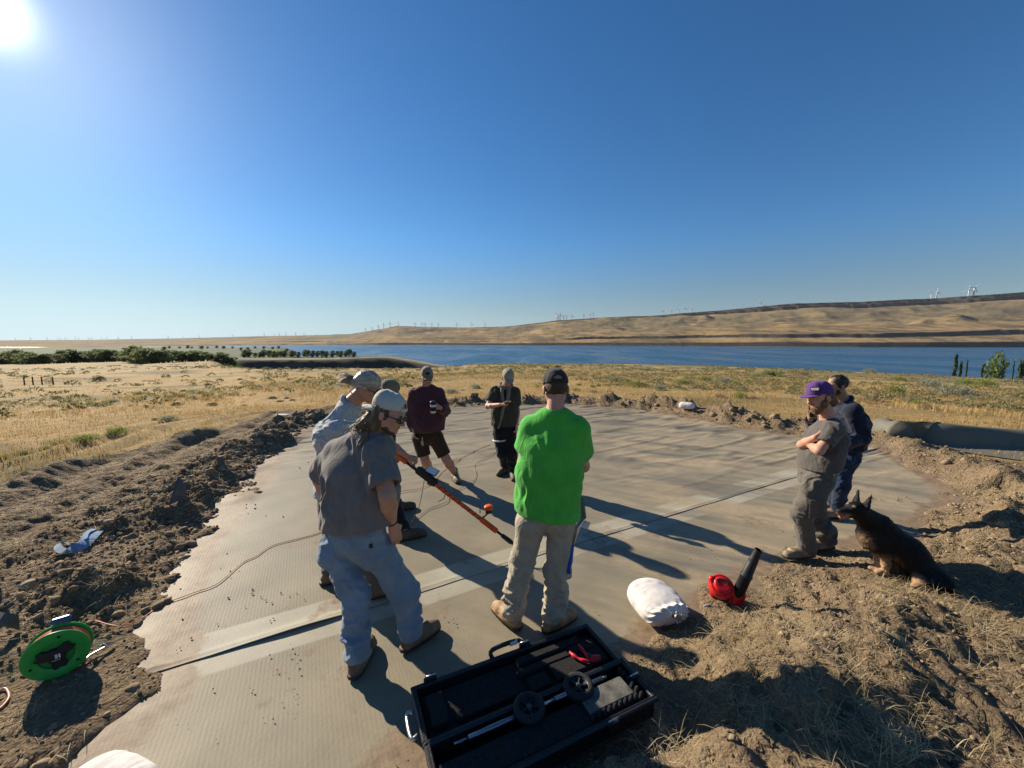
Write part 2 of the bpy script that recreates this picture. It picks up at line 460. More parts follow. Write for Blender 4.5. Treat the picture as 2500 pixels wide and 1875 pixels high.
def ground_material():
    m = bpy.data.materials.new('earth_and_dry_grass'); m.use_nodes = True
    nt = m.node_tree; N = nt.nodes; L = nt.links; p = N['Principled BSDF']
    geo = N.new('ShaderNodeNewGeometry')
    def noise(scale, detail=5, rough=.6, vec=None):
        n = N.new('ShaderNodeTexNoise'); n.inputs['Scale'].default_value = scale; n.inputs['Detail'].default_value = detail; n.inputs['Roughness'].default_value = rough
        L.new(vec or geo.outputs['Position'], n.inputs['Vector']); return n.outputs[0]
    def ramp(src, stops):
        r = N.new('ShaderNodeValToRGB'); e = r.color_ramp.elements
        while len(e) < len(stops): e.new(0.5)
        for k, (pos, c) in enumerate(stops): e[k].position = pos; e[k].color = (*c, 1)
        L.new(src, r.inputs[0]); return r.outputs[0]
    def mix(fac, a, b):
        x = N.new('ShaderNodeMix'); x.data_type = 'RGBA'
        L.new(a, x.inputs[6]); L.new(b, x.inputs[7])
        if isinstance(fac, float): x.inputs[0].default_value = fac
        else: L.new(fac, x.inputs[0])
        return x.outputs[2]
    def at_(n):
        a = N.new('ShaderNodeAttribute'); a.attribute_name = n; return a.outputs['Fac']
    dirt = ramp(noise(2.2, 8, .65), [(.30, (.145, .098, .060)), (.5, (.230, .160, .097)), (.72, (.36, .265, .165))])
    dirt2 = ramp(noise(34, 4, .7), [(.35, (.115, .080, .050)), (.62, (.36, .27, .17))])
    dirt = mix(.4, dirt, dirt2)
    rt = N.new('ShaderNodeMapping'); rt.inputs['Rotation'].default_value = (0, 0, R(-14)); rt.inputs['Scale'].default_value = (3.2, .5, 1); L.new(geo.outputs['Position'], rt.inputs[0])
    stn = ramp(noise(3.0, 7, .72, rt.outputs[0]), [(.50, (0, 0, 0)), (.68, (1, 1, 1))])
    straw = ramp(noise(60, 3, .7), [(.4, (.25, .185, .105)), (.65, (.44, .345, .20))])
    dirt = mix(stn, dirt, straw)
    mp = N.new('ShaderNodeMapping'); mp.inputs['Scale'].default_value = (1, .45, 1)
    L.new(geo.outputs['Position'], mp.inputs[0])
    g1 = ramp(noise(.10, 6, .65, mp.outputs[0]), [(.32, (.215, .165, .075)), (.44, (.345, .230, .092)), (.56, (.43, .285, .115)), (.72, (.27, .215, .095))])
    g2 = ramp(noise(2.5, 6, .75), [(.3, (.19, .135, .065)), (.55, (.35, .24, .105)), (.75, (.48, .36, .175))])
    grass = mix(.45, g1, g2)
    sage = ramp(noise(1.3, 5, .7), [(.35, (.085, .085, .048)), (.65, (.19, .175, .090))])
    grass = mix(at_('sage'), grass, sage)
    c = mix(at_('dirt'), grass, dirt)
    orch = ramp(noise(.02, 4, .6), [(.4, (.035, .055, .020)), (.6, (.065, .090, .032))])
    c = mix(at_('orchard'), c, orch)
    bluff_shade = ramp(noise(.05, 5, .7), [(.4, (.050, .043, .032)), (.65, (.105, .088, .060))])  # brown soil, darkened to stand in for shade on the bluff face
    c = mix(at_('bluff'), c, bluff_shade)
    L.new(c, p.inputs['Base Color'])
    p.inputs['Roughness'].default_value = .95; p.inputs['Specular IOR Level'].default_value = .12
    b1 = N.new('ShaderNodeBump'); b1.inputs['Strength'].default_value = .9; b1.inputs['Distance'].default_value = .055
    L.new(noise(28, 6, .7), b1.inputs['Height'])
    b2 = N.new('ShaderNodeBump'); b2.inputs['Strength'].default_value = .6; b2.inputs['Distance'].default_value = .008
    L.new(noise(130, 3, .6), b2.inputs['Height']); L.new(b1.outputs[0], b2.inputs['Normal'])
    # crumb relief: cells of broken soil
    wq = N.new('ShaderNodeVectorMath'); wq.operation = 'ADD'; sq = N.new('ShaderNodeVectorMath'); sq.operation = 'SCALE'; sq.inputs['Scale'].default_value = .12
    nq = N.new('ShaderNodeTexNoise'); nq.inputs['Scale'].default_value = 9; nq.inputs['Detail'].default_value = 3; L.new(geo.outputs['Position'], nq.inputs['Vector']); L.new(nq.outputs[1], sq.inputs[0]); L.new(geo.outputs['Position'], wq.inputs[0]); L.new(sq.outputs[0], wq.inputs[1])
    vo = N.new('ShaderNodeTexVoronoi'); vo.inputs['Scale'].default_value = 24; L.new(wq.outputs[0], vo.inputs['Vector'])
    vo2 = N.new('ShaderNodeTexVoronoi'); vo2.inputs['Scale'].default_value = 60; L.new(wq.outputs[0], vo2.inputs['Vector'])
    sv = N.new('ShaderNodeMath'); sv.operation = 'MULTIPLY_ADD'; sv.inputs[1].default_value = .5; L.new(vo2.outputs[0], sv.inputs[0]); L.new(vo.outputs[0], sv.inputs[2])
    sd_ = N.new('ShaderNodeMath'); sd_.operation = 'MULTIPLY'; L.new(sv.outputs[0], sd_.inputs[0]); L.new(at_('dirt'), sd_.inputs[1])
    b3 = N.new('ShaderNodeBump'); b3.invert = True; b3.inputs['Strength'].default_value = .75; b3.inputs['Distance'].default_value = .035; L.new(sd_.outputs[0], b3.inputs['Height']); L.new(b2.outputs[0], b3.inputs['Normal'])
    L.new(b3.outputs[0], p.inputs['Normal'])
    return m
M_GROUND = ground_material()
me = mesh_from('ground', np.stack([GX, GY, GZ], -1).reshape(-1, 3), grid_faces(len(gx), len(gy)), M_GROUND)
attr(me, 'dirt', GDIRT.ravel())
sage_n = fbm(GX / 9.0, GY / 5.0, seed=61, oct=4)
SAGE = sstep(-.05, .25, sage_n + .25 * sstep(20, 90, GR) * sstep(-20, 5, GAZ) - .1) * (1 - GDIRT) * .8
attr(me, 'sage', SAGE.ravel())
attr(me, 'orchard', (sstep(575, 640, GR) * sstep(-12, -22, GAZ)).ravel())
attr(me, 'bluff', (sstep(470, 520, GR) * (1 - sstep(565, 590, GR)) * sstep(-5, -9, GAZ) * (1 - sstep(-36, -39, GAZ))).ravel())  # where the bluff's shade is painted into the ground colour
ground = tag(put('ground', me), kind='structure')

# ---- river ---------------------------------------------------------------------------
mw = bpy.data.materials.new('river_water'); mw.use_nodes = True
nt = mw.node_tree; N = nt.nodes; L = nt.links; p = N['Principled BSDF']
p.inputs['Base Color'].default_value = (.016, .066, .130, 1)
p.inputs['Roughness'].default_value = .28
p.inputs['Specular IOR Level'].default_value = .22
p.inputs['IOR'].default_value = 1.33
geo = N.new('ShaderNodeNewGeometry')
mp = N.new('ShaderNodeMapping'); mp.inputs['Scale'].default_value = (.10, .035, .1); L.new(geo.outputs['Position'], mp.inputs[0])
nz = N.new('ShaderNodeTexNoise'); nz.inputs['Scale'].default_value = 1.0; nz.inputs['Detail'].default_value = 6; L.new(mp.outputs[0], nz.inputs['Vector'])
mp2 = N.new('ShaderNodeMapping'); mp2.inputs['Scale'].default_value = (.006, .0016, 1); mp2.inputs['Rotation'].default_value = (0, 0, .25); L.new(geo.outputs['Position'], mp2.inputs[0])
nz2 = N.new('ShaderNodeTexNoise'); nz2.inputs['Scale'].default_value = 1.0; nz2.inputs['Detail'].default_value = 9; nz2.inputs['Roughness'].default_value = .7; L.new(mp2.outputs[0], nz2.inputs['Vector'])
wr_ = N.new('ShaderNodeMapRange'); wr_.inputs[1].default_value = .35; wr_.inputs[2].default_value = .65; wr_.inputs[3].default_value = .14; wr_.inputs[4].default_value = .45; L.new(nz2.outputs[0], wr_.inputs[0]); L.new(wr_.outputs[0], p.inputs['Roughness'])
bp = N.new('ShaderNodeBump'); bp.inputs['Strength'].default_value = .9; bp.inputs['Distance'].default_value = 3.0
L.new(nz.outputs[0], bp.inputs['Height']); L.new(bp.outputs[0], p.inputs['Normal'])
me = mesh_from('river', np.array([(-9000, 150, WATER_Z), (9000, 150, WATER_Z), (9000, 16000, WATER_Z), (-9000, 16000, WATER_Z)]), np.array([[0, 1, 2, 3]]), mw, False)
river = tag(put('river', me), kind='structure')

# ---- far hills across the river ------------------------------------------------------
RX = [-500, -200, 0, 200, 400, 600, 700, 760, 810, 860, 920, 1000, 1100, 1200, 1290, 1400, 1550, 1700, 1850, 2000, 2130, 2212, 2700]
RYD = [736.0, 735.8, 735.5, 734.5, 731, 726, 724.5, 722, 714, 705, 707, 708.5, 706, 694, 688, 684, 673, 659, 655, 648, 640, 634, 612]
RDEP = [15000, 15000, 14500, 14000, 13000, 12000, 11500, 10500, 9500, 9000, 9000, 8800, 8200, 7500, 7200, 7000, 6500, 6000, 5700, 5400, 5100, 5000, 4600]
SHY = [750, 750, 750, 749.5, 747.5, 745.5, 745, 745, 745, 745, 745.2, 745.6, 746, 746.4, 746.8, 747.4, 748.2, 749, 749.6, 750, 750.2, 750.3, 750.4]
def ridge_depth(xd): return float(np.interp(xd, RX, RDEP))
cols = np.concatenate([np.linspace(-500, 2700, 900)])
rows = np.concatenate([np.linspace(-.02, .03, 8)[:-1], np.linspace(.03, .08, 4)[:-1], np.linspace(.08, .14, 14)[:-1], np.linspace(.14, .90, 46)[:-1], np.linspace(.90, 1.0, 34), [1.06, 1.3]])
HV = np.zeros((len(rows), len(cols), 3))
yr = np.interp(cols, RX, RYD); dr = np.interp(cols, RX, RDEP); ys = np.interp(cols, RX, SHY)
ds = (CAM_H - WATER_Z) * 831.0 / (ys - 738.0)
for i, v in enumerate(rows):
    dep = ds + (dr - ds) * v
    X = (cols - 1106.0) / 831.0 * dep
    zr = CAM_H + (738.0 - yr) / 831.0 * dr
    Hh = zr - WATER_Z
    wl = 0.02 * fbm(X / 420.0, dep / 420.0, seed=71, oct=3)
    vv = v + wl * sstep(0, .1, v)
    wr = sstep(1250, 1750, cols)
    n_e = fbm(X / 700., dep / 700., seed=72, oct=4)
    br_ = sstep(-.25, .15, fbm(X / 1100., X / 3000., seed=79, oct=2))
    shelf = .050 * sstep(.0, .010, vv) + .050 * (sstep(.105, .112, v + .045 * n_e) * br_ + sstep(.08, .2, v) * (1 - br_))
    body = .50 * np.clip(vv / .88, 0, 1) ** .85 + .16 * sstep(.50, .88, vv)
    cl_e = v + .022 * fbm(X / 260., X / 900., seed=73, oct=4) + .006 * fbm(X / 60., X / 200., seed=74, oct=3)
    cliff = .10 * sstep(.925, .934, cl_e) + .055 * sstep(.955, .961, cl_e + .004 * n_e)
    ck = .35 + .65 * wr
    prof = (shelf + body + cliff * ck) / (.10 + .66 + .155 * ck)
    prof = np.where(v < 0, v * 2, prof)
    g = fbm(X / 900.0, dep / 420.0, seed=75, oct=5)
    rid = 1 - np.abs(fbm(X / 620.0, dep / 900.0, seed=76, oct=5)) * 2
    damp = sstep(.16, .55, v) * (1 - sstep(.84, .92, v))
    z = WATER_Z + Hh * prof + damp * (g * 30 + rid * 30 - 18) * np.clip(Hh / 350, .35, 1.2)
    z = z + sstep(.9, 1.0, v) * 6 * fbm(X / 300., dep / 300., seed=78)
    HV[i] = np.stack([X, dep, z], -1)
for (px, v0, amp, sx, sv) in [(2050, .42, 70, 40, .07), (1985, .40, 42, 22, .06), (1520, .72, 45, 12, .05)]:
    HV[:, :, 2] += amp * np.exp(-((cols[None, :] - px) / sx) ** 2 - ((rows[:, None] - v0) / sv) ** 2)
HV[-1, :, 2] = HV[-2, :, 2] - 20

def hill_material():
    m = bpy.data.materials.new('far_hill_grass_and_basalt'); m.use_nodes = True
    nt = m.node_tree; N = nt.nodes; L = nt.links; p = N['Principled BSDF']
    geo = N.new('ShaderNodeNewGeometry')
    def noise(scale, detail=5, st=(1, 1, 1)):
        mp = N.new('ShaderNodeMapping'); mp.inputs['Scale'].default_value = st; L.new(geo.outputs['Position'], mp.inputs[0])
        n = N.new('ShaderNodeTexNoise'); n.inputs['Scale'].default_value = scale; n.inputs['Detail'].default_value = detail; n.inputs['Roughness'].default_value = .65
        L.new(mp.outputs[0], n.inputs['Vector']); return n.outputs[0]
    r = N.new('ShaderNodeValToRGB'); e = r.color_ramp.elements
    e.new(.5); e.new(.5)
    for k, (pos, c) in enumerate([(.34, (.140, .103, .054)), (.46, (.25, .172, .080)), (.58, (.33, .222, .100)), (.72, (.18, .142, .076))]): e[k].position = pos; e[k].color = (*c, 1)
    L.new(noise(.0016, 8, (1, .5, 2)), r.inputs[0])
    sep = N.new('ShaderNodeSeparateXYZ'); L.new(geo.outputs['True Normal'], sep.inputs[0])
    ad = N.new('ShaderNodeMath'); ad.operation = 'MULTIPLY_ADD'; ad.inputs[1].default_value = .26; L.new(noise(.02, 4, (1, 1, 4)), ad.inputs[0]); L.new(sep.outputs[2], ad.inputs[2])
    rk = N.new('ShaderNodeValToRGB'); rk.color_ramp.elements[0].position = .90; rk.color_ramp.elements[1].position = 1.0
    rk.color_ramp.elements[0].color = (1, 1, 1, 1); rk.color_ramp.elements[1].color = (0, 0, 0, 1)
    L.new(ad.outputs[0], rk.inputs[0])
    mx = N.new('ShaderNodeMix'); mx.data_type = 'RGBA'; mx.inputs[7].default_value = (.060, .050, .042, 1)
    L.new(rk.outputs[0], mx.inputs[0])
    def patch(src, scale, st, lo, hi, col, amt):
        r2 = N.new('ShaderNodeValToRGB'); r2.color_ramp.elements[0].position = lo; r2.color_ramp.elements[1].position = hi; r2.color_ramp.elements[1].color = (amt, amt, amt, 1)
        L.new(noise(scale, 8, st), r2.inputs[0])
        m_ = N.new('ShaderNodeMix'); m_.data_type = 'RGBA'; m_.inputs[7].default_value = (*col, 1); L.new(r2.outputs[0], m_.inputs[0]); L.new(src, m_.inputs[6]); return m_.outputs[2]
    r_out = patch(r.outputs[0], .0040, (1, .16, 3), .50, .58, (.100, .080, .050), .7)
    r_out = patch(r_out, .0060, (.22, .22, 9), .54, .60, (.075, .060, .042), .65)
    r_out = patch(r_out, .012, (1, .2, 4), .57, .63, (.055, .046, .036), .75)
    r_out = patch(r_out, .006, (1, .4, 4), .58, .66, (.42, .31, .16), .6)
    gr = N.new('ShaderNodeAttribute'); gr.attribute_name = 'greenish'
    L.new(r_out, mx.inputs[6])
    m2 = N.new('ShaderNodeMix'); m2.data_type = 'RGBA'; m2.inputs[7].default_value = (.135, .118, .074, 1)
    L.new(gr.outputs['Fac'], m2.inputs[0]); L.new(mx.outputs[2], m2.inputs[6])
    L.new(m2.outputs[2], p.inputs['Base Color'])
    p.inputs['Roughness'].default_value = 1; p.inputs['Specular IOR Level'].default_value = .05
    bp = N.new('ShaderNodeBump'); bp.inputs['Strength'].default_value = .7; bp.inputs['Distance'].default_value = 14
    L.new(noise(.012, 6), bp.inputs['Height']); L.new(bp.outputs[0], p.inputs['Normal'])
    return m
me = mesh_from('hills', HV.reshape(-1, 3), grid_faces(len(cols), len(rows)), hill_material())
vv = np.repeat(rows, len(cols))
attr(me, 'greenish', .55 * sstep(.40, .52, vv) * (1 - sstep(.80, .90, vv)) * sstep(-.25, .25, fbm(HV[:, :, 0].ravel() / 700, HV[:, :, 1].ravel() / 1500, seed=80) + .1))
hills = tag(put('hills', me), kind='structure')

# ---- haze ------------------------------------------------------------------------------
USE_HAZE = True
if USE_HAZE:
    mb = MB(); mb.box((0, 7500, 330), (44000, 16000 + 2000, 760 + 60))
    mh = bpy.data.materials.new('thin_dry_haze'); mh.use_nodes = True
    nt = mh.node_tree; nt.nodes.remove(nt.nodes['Principled BSDF'])
    pv = nt.nodes.new('ShaderNodeVolumePrincipled')
    pv.inputs['Color'].default_value = (.80, .88, 1.0, 1)
    pv.inputs['Density'].default_value = 0.9e-5
    pv.inputs['Anisotropy'].default_value = .0
    nt.links.new(pv.outputs[0], nt.nodes['Material Output'].inputs['Volume'])
    hb = mb.build('haze', mh)
    tag(hb, kind='stuff', label='thin pale blue haze in the air over the river and far hills')

# ================================================================== THE LAID SHEETS
S1A, S1B = np.array([-2.22, 2.26]), np.array([7.41, 7.38])
S2A, S2B = np.array([-4.61, 7.30]), np.array([5.20, 11.85])
SU = (S1B - S1A) / np.linalg.norm(S1B - S1A); SN = np.array([-SU[1], SU[0]])   # along / away from camera

def sheet_material(name, seed, plain_from=None, plain_to=None):
    m = bpy.data.materials.new(name); m.use_nodes = True
    nt = m.node_tree; N = nt.nodes; L = nt.links; p = N['Principled BSDF']
    geo = N.new('ShaderNodeNewGeometry')
    rotm = N.new('ShaderNodeMapping'); rotm.inputs['Rotation'].default_value = (0, 0, -math.atan2(SU[1], SU[0])); L.new(geo.outputs['Position'], rotm.inputs[0])
    def noise(scale, detail=5, st=None, rough=.6, src=None):
        src = src or rotm.outputs[0]
        if st:
            mp = N.new('ShaderNodeMapping'); mp.inputs['Scale'].default_value = st; mp.inputs['Location'].default_value = (seed * 3.1, seed * 1.7, 0); L.new(src, mp.inputs[0]); src = mp.outputs[0]
        n = N.new('ShaderNodeTexNoise'); n.inputs['Scale'].default_value = scale; n.inputs['Detail'].default_value = detail; n.inputs['Roughness'].default_value = rough
        L.new(src, n.inputs['Vector']); return n.outputs[0]
    def ramp(src, a, b, ca=(0, 0, 0), cb=(1, 1, 1)):
        r = N.new('ShaderNodeValToRGB'); e = r.color_ramp.elements
        e[0].position = a; e[1].position = b; e[0].color = (*ca, 1); e[1].color = (*cb, 1); L.new(src, r.inputs[0]); return r.outputs[0]
    def mix(fac, a, b):
        x = N.new('ShaderNodeMix'); x.data_type = 'RGBA'
        for s_, v in ((6, a), (7, b)):
            if isinstance(v, tuple): x.inputs[s_].default_value = (*v, 1)
            else: L.new(v, x.inputs[s_])
        L.new(fac, x.inputs[0]); return x.outputs[2]
    def mul(a, b):
        x = N.new('ShaderNodeMath'); x.operation = 'MULTIPLY'; L.new(a, x.inputs[0])
        if isinstance(b, float): x.inputs[1].default_value = b
        else: L.new(b, x.inputs[1])
        return x.outputs[0]
    base = ramp(noise(1.1, 6, (1, 1, 1)), .3, .7, (.172, .150, .106), (.228, .201, .145))
    # wind-blown dust lies in long streaks
    rw = N.new('ShaderNodeMapping'); rw.inputs['Rotation'].default_value = (0, 0, R(24)); L.new(geo.outputs['Position'], rw.inputs[0])
    st = noise(1.0, 7, (.55, 2.1, 1), .62, rw.outputs[0])
    dust_a = N.new('ShaderNodeAttribute'); dust_a.attribute_name = 'dust'
    fac = mul(ramp(st, .38, .58), dust_a.outputs['Fac'])
    rib0 = N.new('ShaderNodeAttribute'); rib0.attribute_name = 'rib'
    base = mix(rib0.outputs['Fac'], ramp(noise(2.0, 5, (1, 1, 1)), .3, .7, (.30, .278, .215), (.37, .345, .272)), base)
    c = mix(fac, base, ramp(noise(9, 4), .3, .7, (.275, .217, .140), (.350, .280, .182)))
    dk = mul(ramp(noise(1.0, 6, (.35, 1.5, 1), .6, rw.outputs[0]), .50, .64), dust_a.outputs['Fac'])
    c = mix(mul(dk, .75), c, (.105, .100, .086))
    # crumbs of soil
    cr = ramp(noise(2.3, 8, (1, 1, 1), .78), .610, .68)
    c = mix(mul(cr, .8), c, (.17, .125, .085))
    soil_a = N.new('ShaderNodeAttribute'); soil_a.attribute_name = 'soil'
    sa = N.new('ShaderNodeMath'); sa.operation = 'MULTIPLY_ADD'; sa.inputs[1].default_value = .85; L.new(noise(7, 7, (1, 1, 1), .75), sa.inputs[0]); L.new(soil_a.outputs['Fac'], sa.inputs[2])
    c = mix(ramp(sa.outputs[0], .78, .95), c, ramp(noise(14, 5), .3, .7, (.15, .105, .066), (.27, .195, .125)))
    L.new(c, p.inputs['Base Color'])
    rib_a = N.new('ShaderNodeAttribute'); rib_a.attribute_name = 'rib'
    wv = N.new('ShaderNodeTexWave'); wv.wave_type = 'BANDS'; wv.bands_direction = 'X'; wv.inputs['Scale'].default_value = 13; wv.inputs['Distortion'].default_value = .4; wv.inputs['Detail'].default_value = 2
    L.new(rotm.outputs[0], wv.inputs[0])
    wv2 = N.new('ShaderNodeTexWave'); wv2.wave_type = 'BANDS'; wv2.bands_direction = 'Y'; wv2.inputs['Scale'].default_value = 34; wv2.inputs['Distortion'].default_value = .5
    L.new(rotm.outputs[0], wv2.inputs[0])
    sm = N.new('ShaderNodeMath'); sm.operation = 'MULTIPLY_ADD'; sm.inputs[1].default_value = .4; L.new(wv2.outputs[1], sm.inputs[0]); L.new(wv.outputs[1], sm.inputs[2])
    rb = mul(sm.outputs[0], rib_a.outputs['Fac'])
    b1 = N.new('ShaderNodeBump'); b1.inputs['Strength'].default_value = .09; b1.inputs['Distance'].default_value = .003; L.new(rb, b1.inputs['Height'])
    b2 = N.new('ShaderNodeBump'); b2.inputs['Strength'].default_value = .35; b2.inputs['Distance'].default_value = .004
    L.new(noise(60, 4), b2.inputs['Height']); L.new(b1.outputs[0], b2.inputs['Normal'])
    L.new(b2.outputs[0], p.inputs['Normal'])
    p.inputs['Roughness'].default_value = .6; p.inputs['Specular IOR Level'].default_value = .16
    return m

def sheet(name, n0, n1, u0, u1, label, seed, step=.05, edge=None, z0=0.0, rise=None):
    """rectangle in seam coordinates (u along, n across); n0/n1 may be functions of u"""
    us = np.arange(u0, u1, step * 1.6); ns = np.linspace(0, 1, 130)
    ns = ns ** 1.5 if not callable(n0) and n0 == 0.0 else 1 - (1 - ns) ** 1.5 if not callable(n0) else ns
    U, T = np.meshgrid(us, ns)
    A = n0(U) if callable(n0) else n0 + 0 * U
    B = n1(U) if callable(n1) else n1 + 0 * U
    Nn = A + (B - A) * T
    X = S1A[0] + SU[0] * U + SN[0] * Nn; Y = S1A[1] + SU[1] * U + SN[1] * Nn
    d, _ = pad_info(X, Y)
    dist = np.hypot(X, Y)
    far = sstep(4.5, 8, Y)
    Z = z0 + .010 * fbm(X * .8, Y * .8, seed=1, oct=3) + .005 * fbm(X * 2.5, Y * 2.5, seed=2, oct=2)
    wr = fbm(U * .55 + Nn * .25, Nn * 2.6, seed=6, oct=3)
    Z = Z + far * .028 * np.maximum(0, 1 - np.abs(wr) * 4.5) + far * .012 * wr
    Z = Z + .05 * sstep(-.35, .1, d) * np.maximum(0, fbm(X * 1.6, Y * 1.6, seed=8))
    if rise is not None: Z = Z + rise(U, Nn, T)
    V = np.stack([X, Y, Z], -1).reshape(-1, 3)
    nx, ny = len(us), len(ns)
    Fc = grid_faces(nx, ny)
    keep = d.ravel()[Fc].min(1) < .30
    Fc = Fc[keep]
    used = np.unique(Fc); remap = -np.ones(len(V), int); remap[used] = np.arange(len(used))
    # thickness: a copy 9 mm below joined only visually at the rim
    Vt = V[used]; Ft = remap[Fc]
    k = len(Vt)
    Vb = Vt - np.array([0, 0, .004])
    ed = np.concatenate([Ft[:, [0, 1]], Ft[:, [1, 2]], Ft[:, [2, 3]], Ft[:, [3, 0]]])
    key = {}
    es = set(map(tuple, ed.tolist()))
    rim = np.array([[b, a, a + k, b + k] for (a, b) in es if (b, a) not in es])
    allF = np.concatenate([Ft, Ft[:, ::-1] + k, rim])
    me = mesh_from(name, np.concatenate([Vt, Vb]), allF, sheet_material('geotextile_' + str(seed), seed), True)
    rib = np.ones_like(U)
    for nn in (edge or []): rib = rib * (1 - (sstep(nn[0] - .01, nn[0] + .01, Nn) * sstep(nn[1] + .01, nn[1] - .01, Nn)))
    dust = .12 + .30 * sstep(-3.2, .5, X) + .75 * sstep(.2, 2.2, X - .25 * (Y - 3)) + .25 * sstep(5, 8, Y)
    dust = np.clip(dust + .25 * sstep(-.5, 0, d), 0, 1)
    soil = .75 * sstep(-.42, .0, d) + .42 * sstep(.12, .62, fbm(X * 2.1, Y * 2.1, seed=77, oct=3)) * (1 - .6 * sstep(5, 8, Y))
    attr(me, 'soil', np.tile(soil.ravel()[used], 2)); attr(me, 'rib', np.tile(rib.ravel()[used], 2)); attr(me, 'dust', np.tile(dust.ravel()[used], 2))
    o = put('ground_sheet', me)
    return tag(o, label, 'ground sheet', 'sheets laid over the graded pad')

def s2n(U):     # second seam in the coordinates of the first
    a = np.array([np.dot(S2A - S1A, SU), np.dot(S2A - S1A, SN)]); b = np.array([np.dot(S2B - S1A, SU), np.dot(S2B - S1A, SN)])
    return a[1] + (U - a[0]) * (b[1] - a[1]) / (b[0] - a[0])

lip = lambda U, Nn, T: (.020 * np.exp(-((U - .75) / .40) ** 2) + .005 * np.maximum(0, fbm(U * 1.7, U * 0 + 3, seed=91))) * np.exp(-(Nn / .07) ** 2) + .004 * np.exp(-((Nn - .05) / .018) ** 2) + .005
sheet('ground_sheet', -4.2, .10, -3.2, 12, 'ribbed grey ground sheet nearest the camera, under the open black case', 1, edge=[(-.17, .4)])
sheet('ground_sheet', 0.0, lambda U: s2n(U) + .10, -3.2, 12.5, 'wide grey middle ground sheet that the people with the orange pole stand on', 2, edge=[(-.1, .26)], rise=lip)
sheet('ground_sheet', lambda U: s2n(U), 9.6, -3.5, 10, 'farthest grey ground sheet along the dirt bank on the river side', 3, rise=lambda U, Nn, T: .007 + .003 * np.exp(-((Nn - s2n(U)) / .06) ** 2))
# ================================================================== BODIES AND CLOTHES: distance fields turned into one skin each
def unit(v):
    v = np.asarray(v, float); return v / (np.linalg.norm(v) + 1e-12)

